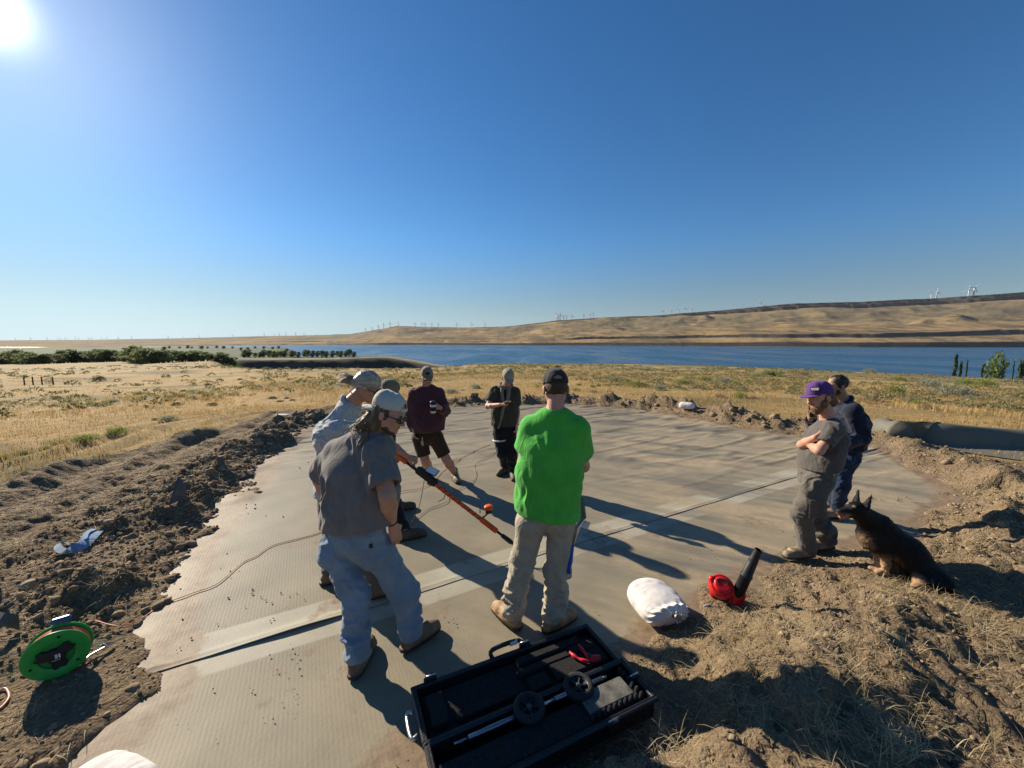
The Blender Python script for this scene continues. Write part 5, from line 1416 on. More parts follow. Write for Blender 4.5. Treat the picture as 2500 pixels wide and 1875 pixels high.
M_NAVY = cloth('navy_jacket_cloth', (.012, .016, .032), .15)
P.shirt(M_NAVY, 1.9, at(2050, 1098, 4.3)[2], inf=.028, loose=.03, seed=81, amp=.016, name='jacket', h=.009, hem_n=(.15, 0, -1), fr=(10, 10, 7))
mb = MB(); up = unit(J['hd'] - J['nk']); cN = J['nk'] + up * .035; u_ = unit(np.cross(up, [0, 1, 0])); v_ = np.cross(up, u_)
mb.tube([cN + .070 * (math.cos(a) * u_ + math.sin(a) * v_) for a in np.linspace(0, 2 * math.pi, 22, endpoint=False)], .026, 8, closed=True); mb.build('collar', M_NAVY, P.root, True)
P.trousers(cloth('dark_denim', (.013, .026, .058), .2), inf=.014, seed=82, amp=.013, cuff=.03, h=.009)
P.boots(leather('tan_shoe', (.26, .155, .095)), shaft=.0, h=.007)
hair_mass(P, 'hair', [((0, -.02, .034), (.084, .103, .094))], mat('black_brown_hair', (.022, .015, .011), rough=.45, noise=.3, nscale=60, bump=.8, bscale=150), 18, amp=.008, fr=(40, 40, 40), subs=[((0, .10, -.022), (.12, .085, .085)), ((0, .01, -.10), (.12, .10, .09))])
hair_mass(P, 'beard', [((0, .046, -.097), (.050, .042, .028)), ((.056, .015, -.06), (.014, .03, .035)), ((-.056, .015, -.06), (.014, .03, .035))], mat('short_black_beard', (.035, .024, .018), rough=.7), 19, amp=.003, subs=[((0, .098, -.058), (.028, .03, .011))], h=.006)
H_ = P; radio_at = J['w2'] + np.array([-.02, -.055, .085])
# ================================================================== DOG
def build_dog():
    zg = .0
    c = np.array([3.42, 3.12, 0]); base_z = hz(3.35, 3.15)
    paw1 = gnd(2142, 1392, base_z + .01); paw2 = gnd(2158, 1402, base_z + .01)
    Yf = paw1[1]
    root = tag(empty('dog', (float(paw1[0] + .25), float(Yf - .1), base_z)), 'black and tan dog sitting on the dirt bank, mouth open, facing left', 'dog')
    A_ = lambda px, py, Y: at(px, py, Y)
    hd = A_(2090, 1246, Yf); ns = A_(2046, 1243, Yf - .02); nkb = A_(2118, 1285, Yf)
    wth = A_(2150, 1284, Yf - .02); ch = A_(2130, 1308, Yf); back = A_(2214, 1344, Yf - .08); rump = A_(2266, 1412, Yf - .15)
    tail0 = A_(2308, 1460, Yf - .25)
    pts = [hd, ns, nkb, wth, ch, back, rump, paw1, paw2, tail0]
    lo, hi = bounds(pts, .28)
    S = SDF(lo, hi, .007)
    hf = unit(ns - hd); upv = np.array([0, 0, 1.0]); M = frame(hf, upv)
    Hp = lambda x, y, z: hd + M @ np.array([x, y, z])
    # trunk: deep chest to loin to rump
    S.cone(ch, back, .108, .104, .05); S.cone(wth, back, .085, .100, .05); S.cone(back, rump, .106, .122, .05)
    S.cone(ch + np.array([.01, 0, .0]), ch + np.array([.0, 0, -.06]), .092, .062, .05)
    # neck and head
    S.cone(wth + np.array([-.02, 0, .02]), hd + np.array([.035, 0, -.01]), .080, .062, .04); S.cone(ch + np.array([-.03, 0, .04]), hd + np.array([.025, 0, -.04]), .060, .048, .04)
    S.ell(Hp(0, .0, .012), (.066, .082, .062), M, .03)
    S.cone(Hp(0, .05, -.005), Hp(0, .158, -.022), .040, .027, .03); S.cone(Hp(0, .04, -.045), Hp(0, .125, -.075), .024, .016, .012)
    for sx in (-1, 1):
        S.ell(Hp(sx * .028, .055, .030), (.016, .020, .014), M, .015)
        e0, e1 = Hp(sx * .042, -.035, .055), Hp(sx * .055, -.050, .165)
        S.cone(e0, e1, .033, .006, .015, M[:, 1], 1.7)
    # front legs
    for sg, pw in ((1, paw1), (-1, paw2)):
        el = ch + np.array([.035, .05 if sg > 0 else -.06, -.07])
        wr = np.array([pw[0] + .01, pw[1], pw[2] + .10])
        S.cone(el, wr, .045, .029, .03); S.cone(wr, np.array([pw[0] + .005, pw[1], pw[2] + .03]), .030, .027, .02)
        S.ell(np.array([pw[0] - .03, pw[1], pw[2] + .018]), (.050, .030, .024), None, .02)
    # folded hind legs: knee forward, hock on the ground behind
    for sy in (-1, 1):
        hip = rump + np.array([0, sy * .06, .0]); kn = A_(2222, 1398, Yf - .12) + np.array([0, sy * .10, -.01])
        hk = np.array([rump[0] + .03, rump[1] + sy * .09, base_z + .05]); ft = np.array([kn[0] - .02, kn[1] + sy * .015, base_z + .025])
        S.cone(hip, kn, .100, .058, .05); S.cone(kn, hk, .058, .035, .03); S.cone(hk, ft, .030, .028, .02)
        S.ell(ft + np.array([-.03, 0, .0]), (.055, .032, .026), None, .02)
    tl = spline([rump + np.array([.09, 0, -.06]), np.array([rump[0] + .14, rump[1] + .08, base_z + .05]), np.array([rump[0] + .10, rump[1] + .24, base_z + .04])], 4)
    S.chain(list(tl), np.linspace(.045, .018, len(tl)), .02)
    V, Fq = S.mesh(); V = relax(V, Fq, 1); Nn = vnormals(V, Fq)
    ax_ = unit(rump - wth)
    t_ = (V - wth) @ ax_
    fur = fbm(V[:, 0] * 22, V[:, 1] * 60, V[:, 2] * 60, 3, 5) * .006 + fbm(V[:, 0] * 60, V[:, 1] * 130, V[:, 2] * 130, 2, 6) * .003
    headw = np.exp(-((V - hd) ** 2).sum(1) / .02)
    V = V + Nn * (fur * (1 - .8 * headw))[:, None]
    zz = V[:, 2] - base_z
    dl = V - hd; loc = dl @ M
    tan = np.zeros(len(V))
    for pw in (paw1, paw2): tan = np.maximum(tan, 1 - sstep(.06, .17, np.linalg.norm((V - (pw + np.array([0, 0, .05]))) * np.array([1.2, 1.2, .8]), axis=1)))
    tan = np.maximum(tan, (1 - sstep(.05, .11, np.linalg.norm(V - (A_(2226, 1418, Yf - .24)), axis=1))) * .9)
    tan = np.maximum(tan, .9 * sstep(.05, .12, loc[:, 1]) * sstep(-.01, -.04, loc[:, 2]))
    tan = np.maximum(tan, .5 * (1 - sstep(.04, .11, np.linalg.norm(V - (ch + np.array([-.10, -.02, -.06])), axis=1))))
    tan = np.maximum(tan, .8 * (1 - sstep(.008, .016, np.minimum(np.linalg.norm(V - Hp(-.03, .066, .047), axis=1), np.linalg.norm(V - Hp(.03, .066, .047), axis=1)))))
    grey = sstep(.0, .3, fbm(V[:, 0] * 9, V[:, 1] * 9, V[:, 2] * 9, 3, 8) + .15 * sstep(.32, .15, zz)) * .40
    grey = np.maximum(grey, .9 * sstep(.045, .09, loc[:, 1]) * (1 - sstep(.02, .03, np.abs(loc[:, 0]))) * sstep(.0, .02, loc[:, 2] + .1))
    nose = 1 - sstep(.014, .022, np.linalg.norm(V - Hp(0, .182, -.016), axis=1))
    eye = 1 - sstep(.008, .012, np.minimum(np.linalg.norm(V - Hp(-.034, .068, .030), axis=1), np.linalg.norm(V - Hp(.034, .068, .030), axis=1)))
    mt = mat('black_and_tan_fur', (.0050, .0042, .0038), rough=.6, spec=.18, noise=.5, nscale=40, stretch=(.4, 1, 1), bump=1.0, bscale=130, attr2=[('grey', (.016, .014, .012)), ('tan', (.33, .20, .11)), ('nose', (.008, .008, .008)), ('eye', (.02, .01, .006))])
    me = mesh_from('body', V - parent_loc(root), Fq, mt)
    for n_, v_ in (('grey', grey), ('tan', tan), ('nose', nose), ('eye', eye)): attr(me, n_, np.clip(v_, 0, 1))
    put('body', me, root)
    # tongue
    T = SDF(Hp(0, .10, -.06) - .08, Hp(0, .10, -.06) + .08, .004)
    T.chain([Hp(0, .06, -.045), Hp(0, .12, -.052), Hp(0, .145, -.066)], [.010, .011, .009], .01, M[:, 0], .55)
    finish('tongue', T, mat('pink_tongue', (.50, .17, .15), rough=.35), root)
    # fur tufts along neck, back, chest
    idx = rng.choice(len(V), 2600, replace=False); mb_v = []; mb_f = []
    flow = unit(rump - hd)
    for i in idx:
        if headw[i] > .35 or zz[i] < .10: continue
        L_ = rng.uniform(.018, .040); d_ = unit(flow * .9 + Nn[i] * .45 + rng.normal(0, .18, 3) + np.array([0, 0, -.25])); sd = unit(np.cross(d_, Nn[i])) * .0028
        o_ = len(mb_v); mb_v += [V[i] - sd - Nn[i] * .003, V[i] + sd - Nn[i] * .003, V[i] + d_ * L_]; mb_f.append([o_, o_ + 1, o_ + 2])
    put('fur_tufts', mesh_from('fur_tufts', np.array(mb_v) - parent_loc(root), np.array(mb_f), mat('black_fur_tips', (.006, .005, .0045), rough=.5, spec=.2)), root)['kind'] = 'stuff'
    return root
DOG = build_dog()

# ================================================================== ORANGE POLE DETECTOR
M_ORANGE = mat('orange_plastic', (.62, .085, .014), rough=.42, noise=.12, nscale=12)
M_RED = mat('red_plastic', (.52, .012, .014), rough=.35, noise=.1, nscale=10)
pa = at(960, 1104, 4.02); pb = at(1256, 1330, 3.66)
pd = unit(pb - pa); L_ = np.linalg.norm(pb - pa)
pp = lambda t, up=0, sd=0: pa + pd * (L_ * t) + up * pu + sd * ps
ps = unit(np.cross(pd, [0, 0, 1.0])); pu = np.cross(ps, pd)
root = tag(empty('survey_pole', tuple(pb)), 'orange survey probe pole slanting down to the sheet, held by the man in black', 'survey pole')
RB = np.stack([pd, ps, pu], 1)
mb = MB(); mb.box(pp(.055), (L_ * .13, .045, .05), RB, .010); mb.build('counterweight', M_ORANGE, root)
mb = MB(); mb.tube([pp(.12), pp(.22)], .016, 12); mb.build('grip', M_BLKPL, root, True)
mb = MB(); mb.box(pp(.285, .012), (L_ * .17, .05, .085), RB, .014); mb.box(pp(.25, .045), (L_ * .07, .05, .03), RB, .008); hb_ = mb.build('control_box', M_BLKPL, root)
mb = MB(); c_ = pp(.30, .105); zn = unit(np.array([-.25, -.62, .74])); xn = unit(np.array([.72, -.55, -.1]) - zn * np.dot([.72, -.55, -.1], zn)); RS = np.stack([xn, np.cross(zn, xn), zn], 1); mb.box(c_, (.15, .075, .010), RS, .003); cr_ = mb.build('display', M_BLKPL, root)
mb = MB(); mb.box(c_ + RS[:, 2] * .0065, (.135, .065, .003), RS, .001); mb.build('screen', mat('bright_screen', (.62, .66, .70), rough=.15, spec=.6), cr_)
mb = MB(); mb.tube([pp(.30, .05), pp(.30, .10)], .008, 8); mb.build('display_arm', M_BLKPL, cr_, True)
mb = MB(); mb.box(pp(.56), (L_ * .40, .034, .036), RB, .006); mb.box(pp(.80), (L_ * .13, .046, .046), RB, .008); mb.build('orange_shaft', M_ORANGE, root)
mb = MB()
for t in np.linspace(.40, .84, 12): mb.tube([pp(t, .021 * math.cos(a), .021 * math.sin(a)) + pd * .012 * math.cos(a) for a in np.linspace(0, 2 * math.pi, 10, endpoint=False)], .0035, 5, closed=True)
mb.build('cable_wrap', M_BLKPL, root, True)
mb = MB(); mb.tube([pp(.86), pp(.90), pp(.905), pp(.97), pp(1.0)], [.013, .013, .022, .024, .008], 12); mb.build('probe_tip', M_BLKPL, root, True)
pk = at(1193, 1240, 3.78)
mb = MB(); mb.lathe([(0, .028), (.035, .027), (.046, .018), (.048, .004), (.044, -.010), (0, -.010)], 24, Matrix.Translation(Vector(pk))); pk_o = mb.build('antenna_puck', M_ORANGE, root, True)
mb = MB(); mb.lathe([(0, -.010), (.034, -.010), (.034, -.05), (.02, -.055), (0, -.055)], 16, Matrix.Translation(Vector(pk))); near_t = pa + pd * np.dot(pk - pa, pd); mb.tube([pk + np.array([0, 0, -.05]), near_t], .010, 8); mb.build('puck_mount', M_BLKPL, pk_o, True)
mb = MB(); wb = at(1172, 1252, 3.79); mb.tube([wb, wb + np.array([0, 0, .05]), wb + np.array([-.004, 0, .16])], [.006, .004, .003], 6); mb.build('whip_antenna', M_BLKPL, root, True)
mb = MB(); q0 = pp(.36, -.04); mb.tube(spline([pp(.35, -.02), q0 + np.array([.04, 0, .06]), q0 + np.array([.11, 0, .03]), q0 + np.array([.12, -.02, -.10]), q0 + np.array([.05, 0, -.16])], 6), .004, 6); mb.build('loop_cable', M_BLKPL, root, True)

# ================================================================== CABLES
def cable(name, pts, r, mtl, label, cat='cable', lift=.0):
    P_ = spline(pts, 8)
    P_[:, 2] = np.maximum(P_[:, 2], [max(hz(x, y), .012 if pad_info(np.array([x]), np.array([y]))[0][0] < .1 else -9) + r * .8 for x, y in P_[:, :2]]) if lift == 0 else P_[:, 2]
    mb = MB(); mb.tube(P_, r, 6)
    return tag(mb.build(name, mtl, None, True, loc=tuple(P_[0])), label, cat)
M_CORDO = mat('orange_red_cord', (.60, .15, .065), rough=.5); M_CORDT = mat('dull_tan_cord', (.26, .15, .09), rough=.6); M_CORDP = mat('pink_orange_cord', (.70, .30, .20), rough=.5)
g3 = lambda px, py, z=.02: gnd(px, py, z)
cable('cable', [g3(232, 1515, .05), g3(290, 1528, .05), g3(340, 1512), g3(400, 1475), g3(470, 1448), g3(530, 1425), g3(590, 1375), g3(625, 1358), g3(665, 1332), g3(740, 1312), g3(780, 1300), g3(900, 1250), g3(960, 1205), g3(1040, 1187), g3(1090, 1145), g3(1150, 1105), g3(1205, 1083)], .0034, M_CORDO, 'orange cable running from the green reel across the sheet past the jeans')
cable('cable', [g3(1003, 1280), g3(1042, 1245), g3(1090, 1225), g3(1100, 1205), g3(1148, 1180), g3(1162, 1160), g3(1160, 1135), g3(1185, 1118), g3(1216, 1100)], .0034, M_CORDT, 'thin tan cable curving over the sheet near the olive shirt man')
P_ = [at(1030, 1130, 3.92), at(1036, 1160, 3.93), at(1033, 1190, 3.92), at(1022, 1240, 3.90), gnd(1003, 1279, .03)]
cable('cable', P_, .0035, M_CORDT, 'thin cord hanging down from the orange pole to the sheet', lift=1)
cable('cable', [at(-20, 1680, 2.05) * [1, 1, 0] + [0, 0, hz(*at(-20, 1680, 2.05)[:2])], g3(10, 1680, .03), g3(22, 1700, .03), g3(5, 1725, .03), g3(-25, 1745, .03)], .006, M_CORDP, 'pink-orange cable loop on the dirt at the left edge')

# ================================================================== GREEN CABLE REEL
zr_ = hz(-2.75, 2.3)
rc = at(134, 1572, 2.18)                       # hub centre of the near flange
M_GREENP = mat('green_reel_plastic', (.022, .30, .050), rough=.38, noise=.10, nscale=10)
root = tag(empty('cable_reel', (float(rc[0]), float(rc[1]), zr_)), 'green plastic cable reel on a bent steel frame in the dirt at left', 'cable reel')
axn = unit(np.array([.58, -.70, .03]))
qR = np.array(Vector(axn).to_track_quat('Z', 'Y').to_matrix())
TM = lambda off: Matrix.Translation(Vector(rc + axn * off)) @ Matrix([list(r) for r in qR]).to_4x4()
Rr = .215
mb = MB(); mb.lathe([(.115, .004), (.12, .010), (.19, .012), (.205, .012), (Rr, .006), (Rr, -.004), (.20, -.010), (.115, -.006), (.115, .004)], 48, TM(0)); f1 = mb.build('flange', M_GREENP, root, True)
mb = MB(); mb.lathe([(.0, .004), (.19, .008), (.205, .010), (Rr, .004), (Rr, -.006), (.20, -.010), (.0, -.006)], 48, TM(-.135)); f2 = mb.build('flange', M_GREENP, root, True)
mb = MB(); mb.lathe([(.0, 0), (.13, 0), (.185, -.008), (.188, -.125), (.0, -.13)], 40, TM(-.004)); mb.build('drum', mat('dark_green_drum', (.016, .20, .04), rough=.45), root, True)
mb = MB()
for k, zz in enumerate(np.linspace(-.10, -.02, 6)): mb.tube([np.array((TM(zz) @ Vector((.192 * math.cos(a), .192 * math.sin(a), .002 * k)))[:3]) for a in np.linspace(0, 2 * math.pi, 36, endpoint=False)], .007, 6, closed=True)
mb.build('wound_cable', M_CORDO, root, True)
mb = MB(); mb.lathe([(.095, .0), (.118, .0), (.118, .006), (.095, .006), (.095, 0)], 36, TM(-.02)); mb.build('cable_ring', M_CORDO, root, True)
# three-armed black hub
mb = MB(); mb.lathe([(0, .030), (.060, .028), (.072, .018), (.075, -.01), (0, -.01)], 6, TM(0)); hub = mb.build('hub', M_BLKPL, root)
L2W = lambda x, y, z: np.array((TM(0) @ Vector((x, y, z)))[:3])
def hub_arm(ang):
    mb = MB(); c, s_ = math.cos(ang), math.sin(ang)
    W = lambda u, v, z: L2W(u * c - v * s_, u * s_ + v * c, z)
    Q = [(.05, -.042), (.105, -.045), (.128, -.030), (.118, -.012), (.118, .012), (.128, .030), (.105, .045), (.05, .042)]
    V_ = [W(u, v, .024) for u, v in Q] + [W(u, v, .002) for u, v in Q]
    n = len(Q); mb.add(V_, [list(range(n)), [n + i for i in range(n)][::-1]] + [[i, i + n, (i + 1) % n + n, (i + 1) % n] for i in range(n)])
    return mb.build('hub_arm', M_BLKPL, hub)
# picture-up direction inside the flange plane
eu = unit(np.array([0, 0, 1.0]) - axn * axn[2]); ang_up = math.atan2(float(eu @ qR[:, 1]), float(eu @ qR[:, 0]))
for da in (55, 170, 285): hub_arm(ang_up - R(da) + R(0))
er = -np.cross(eu, axn) if np.cross(eu, axn)[0] < 0 else np.cross(eu, axn)
def logo_bar(x, y, w, h_):
    mb.box(rc + axn * .0315 + er * x + eu * y, (w, h_, .002), np.stack([er, eu, axn], 1))
M_WHT = mat('white_print', (.75, .75, .75), rough=.6)
mb = MB()
for k in (-1, 0, 1): logo_bar(-.012 + .016, k * .013, .016, .009)
logo_bar(.020 + .004, 0, .010, .035)
for k in range(8): logo_bar(-.022 + k * .0065, -.034, .0045, .004)
mb.build('logo', M_WHT, hub)
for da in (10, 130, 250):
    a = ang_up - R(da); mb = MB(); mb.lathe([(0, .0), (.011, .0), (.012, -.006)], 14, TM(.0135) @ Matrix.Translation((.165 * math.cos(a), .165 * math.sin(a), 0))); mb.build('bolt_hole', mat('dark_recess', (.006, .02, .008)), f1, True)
# bent steel frame: floor bar, two uprights to the axle, carrying handle
ground_z = lambda p_: hz(p_[0], p_[1]) + .012
b1_, b2_ = gnd(62, 1668, zr_ + .03), gnd(238, 1588, zr_ + .03)
b3_, b4_ = b1_ + np.array([.10, .30, .0]), b2_ + np.array([.06, .20, .0])
mb = MB(); mb.tube(spline([b3_, b1_ + np.array([.02, .05, 0]), b1_, b1_ + np.array([.05, .01, 0]), (b1_ + b2_) / 2, b2_ - np.array([.05, .03, 0]), b2_, b2_ + np.array([0, .05, .0]), b4_], 6), .011, 8)
mb.tube([b3_, rc - axn * .17 + np.array([0, 0, -.02])], .011, 8); mb.tube([b4_, rc - axn * .17 + np.array([.0, 0, -.02])], .011, 8)
mb.tube(spline([rc - axn * .17, rc - axn * .19 + eu * .12 - er * .04, rc - axn * .19 + eu * .235 - er * .04, rc - axn * .16 + eu * .25], 6), .010, 8)
mb.build('steel_frame', mat('galvanised_tube', (.62, .62, .60), rough=.35, metal=.9), root, True)
mb = MB(); mb.box(rc - axn * .16 + eu * .24 + er * .02, (.13, .05, .05), np.stack([er, eu, axn], 1), .014); mb.build('handle_grip', mat('blue_plastic', (.015, .08, .22), rough=.4), root)

REEL = root; REEL.scale = (.68, .68, .68)
# ================================================================== HARD CASE
M_CASE = mat('black_polymer', (.012, .012, .0125), rough=.42, spec=.4, noise=.2, nscale=30, bump=.3, bscale=200)
M_FOAM = mat('charcoal_foam', (.030, .029, .028), rough=1.0, spec=.05, noise=.25, nscale=90, bump=.8, bscale=260)
M_FOAM2 = mat('grey_dusty_foam', (.12, .115, .10), rough=1.0, spec=.05, noise=.4, nscale=14, bump=.5, bscale=200)
# base tray corners in the photograph: far hinge corners and near corners
hA, hB = gnd(1062, 1800, .17), gnd(1502, 1612, .17)          # hinge line left -> right
cu = unit((hB - hA) * [1, 1, 0]); cv = np.array([cu[1], -cu[0], 0.0])        # cv: towards the camera
CL = np.linalg.norm((hB - hA)[:2]) + .09; CW = .275; CHt = .125
co_ = np.array([hA[0], hA[1], 0]) - cu * .04
zc = .03
CB = lambda u, v, z: co_ + cu * u + cv * v + np.array([0, 0, zc + z])
CF = np.stack([cu, cv, np.array([0, 0, 1.0])], 1)
root = tag(empty('hard_case', tuple(CB(CL / 2, 0, 0))), 'long open black hard case with foam inserts, lying in front of the people', 'case')
def shell(name, u0, u1, v0, v1, z0, z1, th, parent, mtl, rim=.012):
    mb = MB()
    cx_, cy_ = (u0 + u1) / 2, (v0 + v1) / 2
    mb.box(CB(cx_, cy_, z0 + th / 2), (u1 - u0, v1 - v0, th), CF, .008)
    for (a, b, w, d) in ((cx_, v0 + th / 2, u1 - u0, th), (cx_, v1 - th / 2, u1 - u0, th), (u0 + th / 2, cy_, th, v1 - v0 - .002), (u1 - th / 2, cy_, th, v1 - v0 - .002)):
        mb.box(CB(a, b, (z0 + z1) / 2 + th * .4), (w, d, z1 - z0 - th * .4), CF, .006)
    o = mb.build(name, mtl, parent)
    mb = MB()
    for (a, b, w, d) in ((cx_, v0 - .004, u1 - u0 + .03, .022), (cx_, v1 + .004, u1 - u0 + .03, .022), (u0 - .004, cy_, .022, v1 - v0 - .01), (u1 + .004, cy_, .022, v1 - v0 - .01)):
        mb.box(CB(a, b, z1 - .008), (w, d, .022), CF, .006)
    mb.build('rim', mtl, o)
    return o
CWL = .335
base = shell('base_shell', 0, CL, .0, CW, 0, CHt, .016, root, M_CASE)
lid = shell('lid_shell', 0, CL, -CWL - .03, -.03, 0, CHt * .75, .016, root, M_CASE)
def foam_block(u0, u1, v0, v1, z0, z1, parent, mtl, bev=.006): 
    mb = MB(); mb.box(CB((u0 + u1) / 2, (v0 + v1) / 2, (z0 + z1) / 2), (u1 - u0, v1 - v0, z1 - z0), CF, bev); return mb.build('foam_block', mtl, parent)
# base: foam bed, grey slab at the right end, egg-crate edge
foam_block(.03, CL - .03, .10, CW - .03, .02, .105, base, M_FOAM)
foam_block(CL - .38, CL - .085, .085, CW - .065, .106, .128, base, M_FOAM2)
for k in range(6):
    mb = MB(); mb.lathe([(0, .022), (.010, .018), (.015, 0), (.016, -.01)], 10, Matrix.Translation(Vector(CB(CL - .055, .05 + k * .036, .118)))); mb.build('foam_knob', M_FOAM, base, True)
for k in range(9):
    mb = MB(); mb.lathe([(0, .022), (.010, .018), (.015, 0), (.016, -.01)], 10, Matrix.Translation(Vector(CB(CL - .09 - k * .036, CW - .05, .118)))); mb.build('foam_knob', M_FOAM, base, True)
# lid: foam with cut-outs made of raised ribs and pads
foam_block(.03, CL - .03, -CWL, -.06, .018, .05, lid, M_FOAM)
foam_block(CL * .52, CL * .90, -CWL + .02, -CWL + .07, .05, .095, lid, M_FOAM); foam_block(CL * .50, CL * .84, -CWL + .10, -CWL + .145, .05, .095, lid, M_FOAM)
foam_block(CL * .66, CL * .97, -.19, -.075, .05, .09, lid, M_FOAM); foam_block(CL * .52, CL * .63, -.17, -.075, .05, .085, lid, M_FOAM); foam_block(CL * .80, CL * .97, -.26, -.192, .05, .09, lid, M_FOAM)
foam_block(.05, CL * .12, -CWL + .04, -.10, .05, .09, lid, M_FOAM); foam_block(CL * .15, CL * .46, -.14, -.09, .05, .085, lid, M_FOAM)
# latches, handle, hinges
def latch(u, v, z, parent, mtl=M_CASE):
    mb = MB(); mb.box(CB(u, v, z), (.075, .022, .06), CF, .006); mb.box(CB(u, v + .008 * np.sign(v + .2), z + .03), (.05, .02, .018), CF, .004); o = mb.build('latch', mtl, parent)
    mb = MB(); mb.tube([CB(u - .03, v, z + .036), CB(u + .03, v, z + .036)], .005, 8); mb.build('latch_pin', M_STEEL, o, True)
for u in (.22, CL - .30): latch(u, CW + .016, .10, base)
latch(CL + .016 - .03, CW * .45, .10, base)
for u in (.10, CL * .60): latch(u, -CWL - .045, .085, lid)
mb = MB(); q0 = CB(CL * .42, -CWL - .045, .06); q1 = CB(CL * .58, -CWL - .045, .06)
mb.tube(spline([q0, q0 - cv * .03 + np.array([0, 0, .055]), q1 - cv * .03 + np.array([0, 0, .055]), q1], 5), .014, 10); hd_ = mb.build('handle', M_CASE, lid, True)
mb = MB(); mb.tube([q0 * .35 + q1 * .65 - cv * .031 + np.array([0, 0, .056]), q0 * .1 + q1 * .9 - cv * .03 + np.array([0, 0, .056])], .0165, 12); mb.build('handle_label', mat('white_tape', (.62, .62, .6), rough=.6), hd_, True)
mb = MB(); q0 = CB(-.022, -CWL * .75, .06); q1 = CB(-.022, -CWL * .35, .06)
mb.tube(spline([q0, q0 - cu * .035, q1 - cu * .035, q1], 5), .010, 8); mb.build('handle', M_STEEL, lid, True)
for u in (.18, CL * .5, CL - .2):
    mb = MB(); mb.tube([CB(u - .06, -.015, CHt * .72), CB(u + .06, -.015, CHt * .72)], .009, 8); mb.build('hinge', M_CASE, base, True)
CASE = root
# things that lie in the case
def wheel(px, py, label):
    z_ = zc + .108 + .024
    c = gnd(px, py, z_)
    root = tag(empty('small_wheel', tuple(c)), label, 'wheel', 'spare wheels lying in the case')
    T = Matrix.Translation(Vector(c))
    mb = MB(); mb.lathe([(.056, .018), (.068, .022), (.083, .016), (.087, .0), (.083, -.016), (.068, -.022), (.056, -.018), (.056, .018)], 36, T); mb.build('tyre', mat('black_rubber', (.020, .020, .021), rough=.7, bump=.3, bscale=100), root, True)
    mb = MB(); mb.lathe([(.0, -.008), (.061, -.008), (.061, .014), (.056, .014), (.054, .0), (.0, .0)], 30, T); rim = mb.build('rim', M_BLKPL, root, True)
    mb = MB(); mb.lathe([(0, .018), (.010, .018), (.016, .010), (.018, .0)], 16, T); mb.build('hub_cap', mat('grey_metal', (.07, .07, .07), rough=.5, metal=.3), rim, True)
    for k in range(5):
        a = k * 2 * math.pi / 5; mb = MB(); mb.box(c + np.array([math.cos(a) * .036, math.sin(a) * .036, .006]), (.044, .010, .012), rot_to((0, 0, 1), a), .003); mb.build('spoke', M_BLKPL, rim)
wheel(1292, 1728, 'black spare wheel in the case, the nearer of two, left')
wheel(1412, 1676, 'black spare wheel in the case next to the grey foam slab')
t0, t1 = CB(.12, .055, .122), CB(CL - .16, .055, .122)
root = tag(empty('steel_rod', tuple(t0)), 'long silver telescopic rod lying along the hinge of the case', 'rod')
w = t1 - t0
mb = MB(); mb.tube([t0, t0 + w * .08], .006, 10); mb.tube([t0 + w * .08, t0 + w * .45], .0125, 12); mb.build('rod_section', mat('blued_steel_tube', (.20, .23, .28), rough=.35, metal=.95), root, True)
mb = MB(); mb.tube([t0 + w * .45, t0 + w * .62], .0085, 12); mb.build('rod_section', M_STEEL, root, True)
mb = MB(); mb.tube([t0 + w * .62, t0 + w * .97], .0125, 12); mb.tube([t0 + w * .97, t1], .007, 10); mb.build('rod_section', mat('blued_steel_tube', (.20, .23, .28), rough=.35, metal=.95), root, True)
# red pliers on the lid foam
pz = zc + .105
c = gnd(1432, 1598, pz)
root = tag(empty('pliers', tuple(c)), 'red hand pliers lying open on the foam of the case lid', 'pliers')
for pts, rr in (([gnd(1462, 1612, pz), gnd(1440, 1606, pz), gnd(1425, 1590, pz), gnd(1412, 1574, pz)], .010), ([gnd(1462, 1606, pz), gnd(1432, 1614, pz), gnd(1408, 1606, pz), gnd(1391, 1592, pz)], .010)):
    mb = MB(); mb.tube(spline(pts, 6), [rr * (1 + .25 * math.sin(i)) for i in range(19)], 8); mb.build('handle', mat('red_rubber', (.55, .022, .03), rough=.4), root, True)
mb = MB(); q0, q1 = gnd(1440, 1610, pz), gnd(1466, 1606, pz); mb.tube([q0, (q0 + q1) / 2, q1], [.016, .022, .016], 8); mb.build('jaw', mat('red_rubber', (.55, .022, .03), rough=.4), root)
mb = MB(); mb.lathe([(0, .010), (.012, .010), (.014, 0)], 14, Matrix.Translation(Vector(gnd(1439, 1602, pz + .014)))); mb.build('pivot', M_BLKPL, root, True)

# ================================================================== LEAF BLOWER
zb = hz(1.75, 2.85)
bc = at(1758, 1478, 2.88); bc[2] = max(bc[2], .15)
root = tag(empty('leaf_blower', tuple(bc - np.array([0, 0, .13]))), 'red leaf blower with a black nozzle pointing up, behind the dirt heap', 'leaf blower')
S = SDF(bc - .26, bc + .26, .005)
fa = unit(np.array([-.15, -.62, .78])); Mf = frame(fa, (0, 0, 1.0))
def drum(c, ax_, r, hl, bev=.010):
    sl, P_ = S.block(c - r - hl - .03, c + r + hl + .03); v = P_ - c; t = v @ ax_; rd = np.sqrt(np.maximum((v * v).sum(-1) - t * t, 0))
    qx, qz = rd - (r - bev), np.abs(t) - (hl - bev)
    S.comb(sl, np.minimum(np.maximum(qx, qz), 0) + np.sqrt(np.maximum(qx, 0) ** 2 + np.maximum(qz, 0) ** 2) - bev, .006, 'u')
drum(bc, fa, .088, .038); drum(bc + fa * .045, fa, .060, .014); drum(bc - fa * .06, fa, .064, .035)
S.cone(bc + np.array([.045, .02, .0]), at(1800, 1460, 2.86), .040, .047, .02)
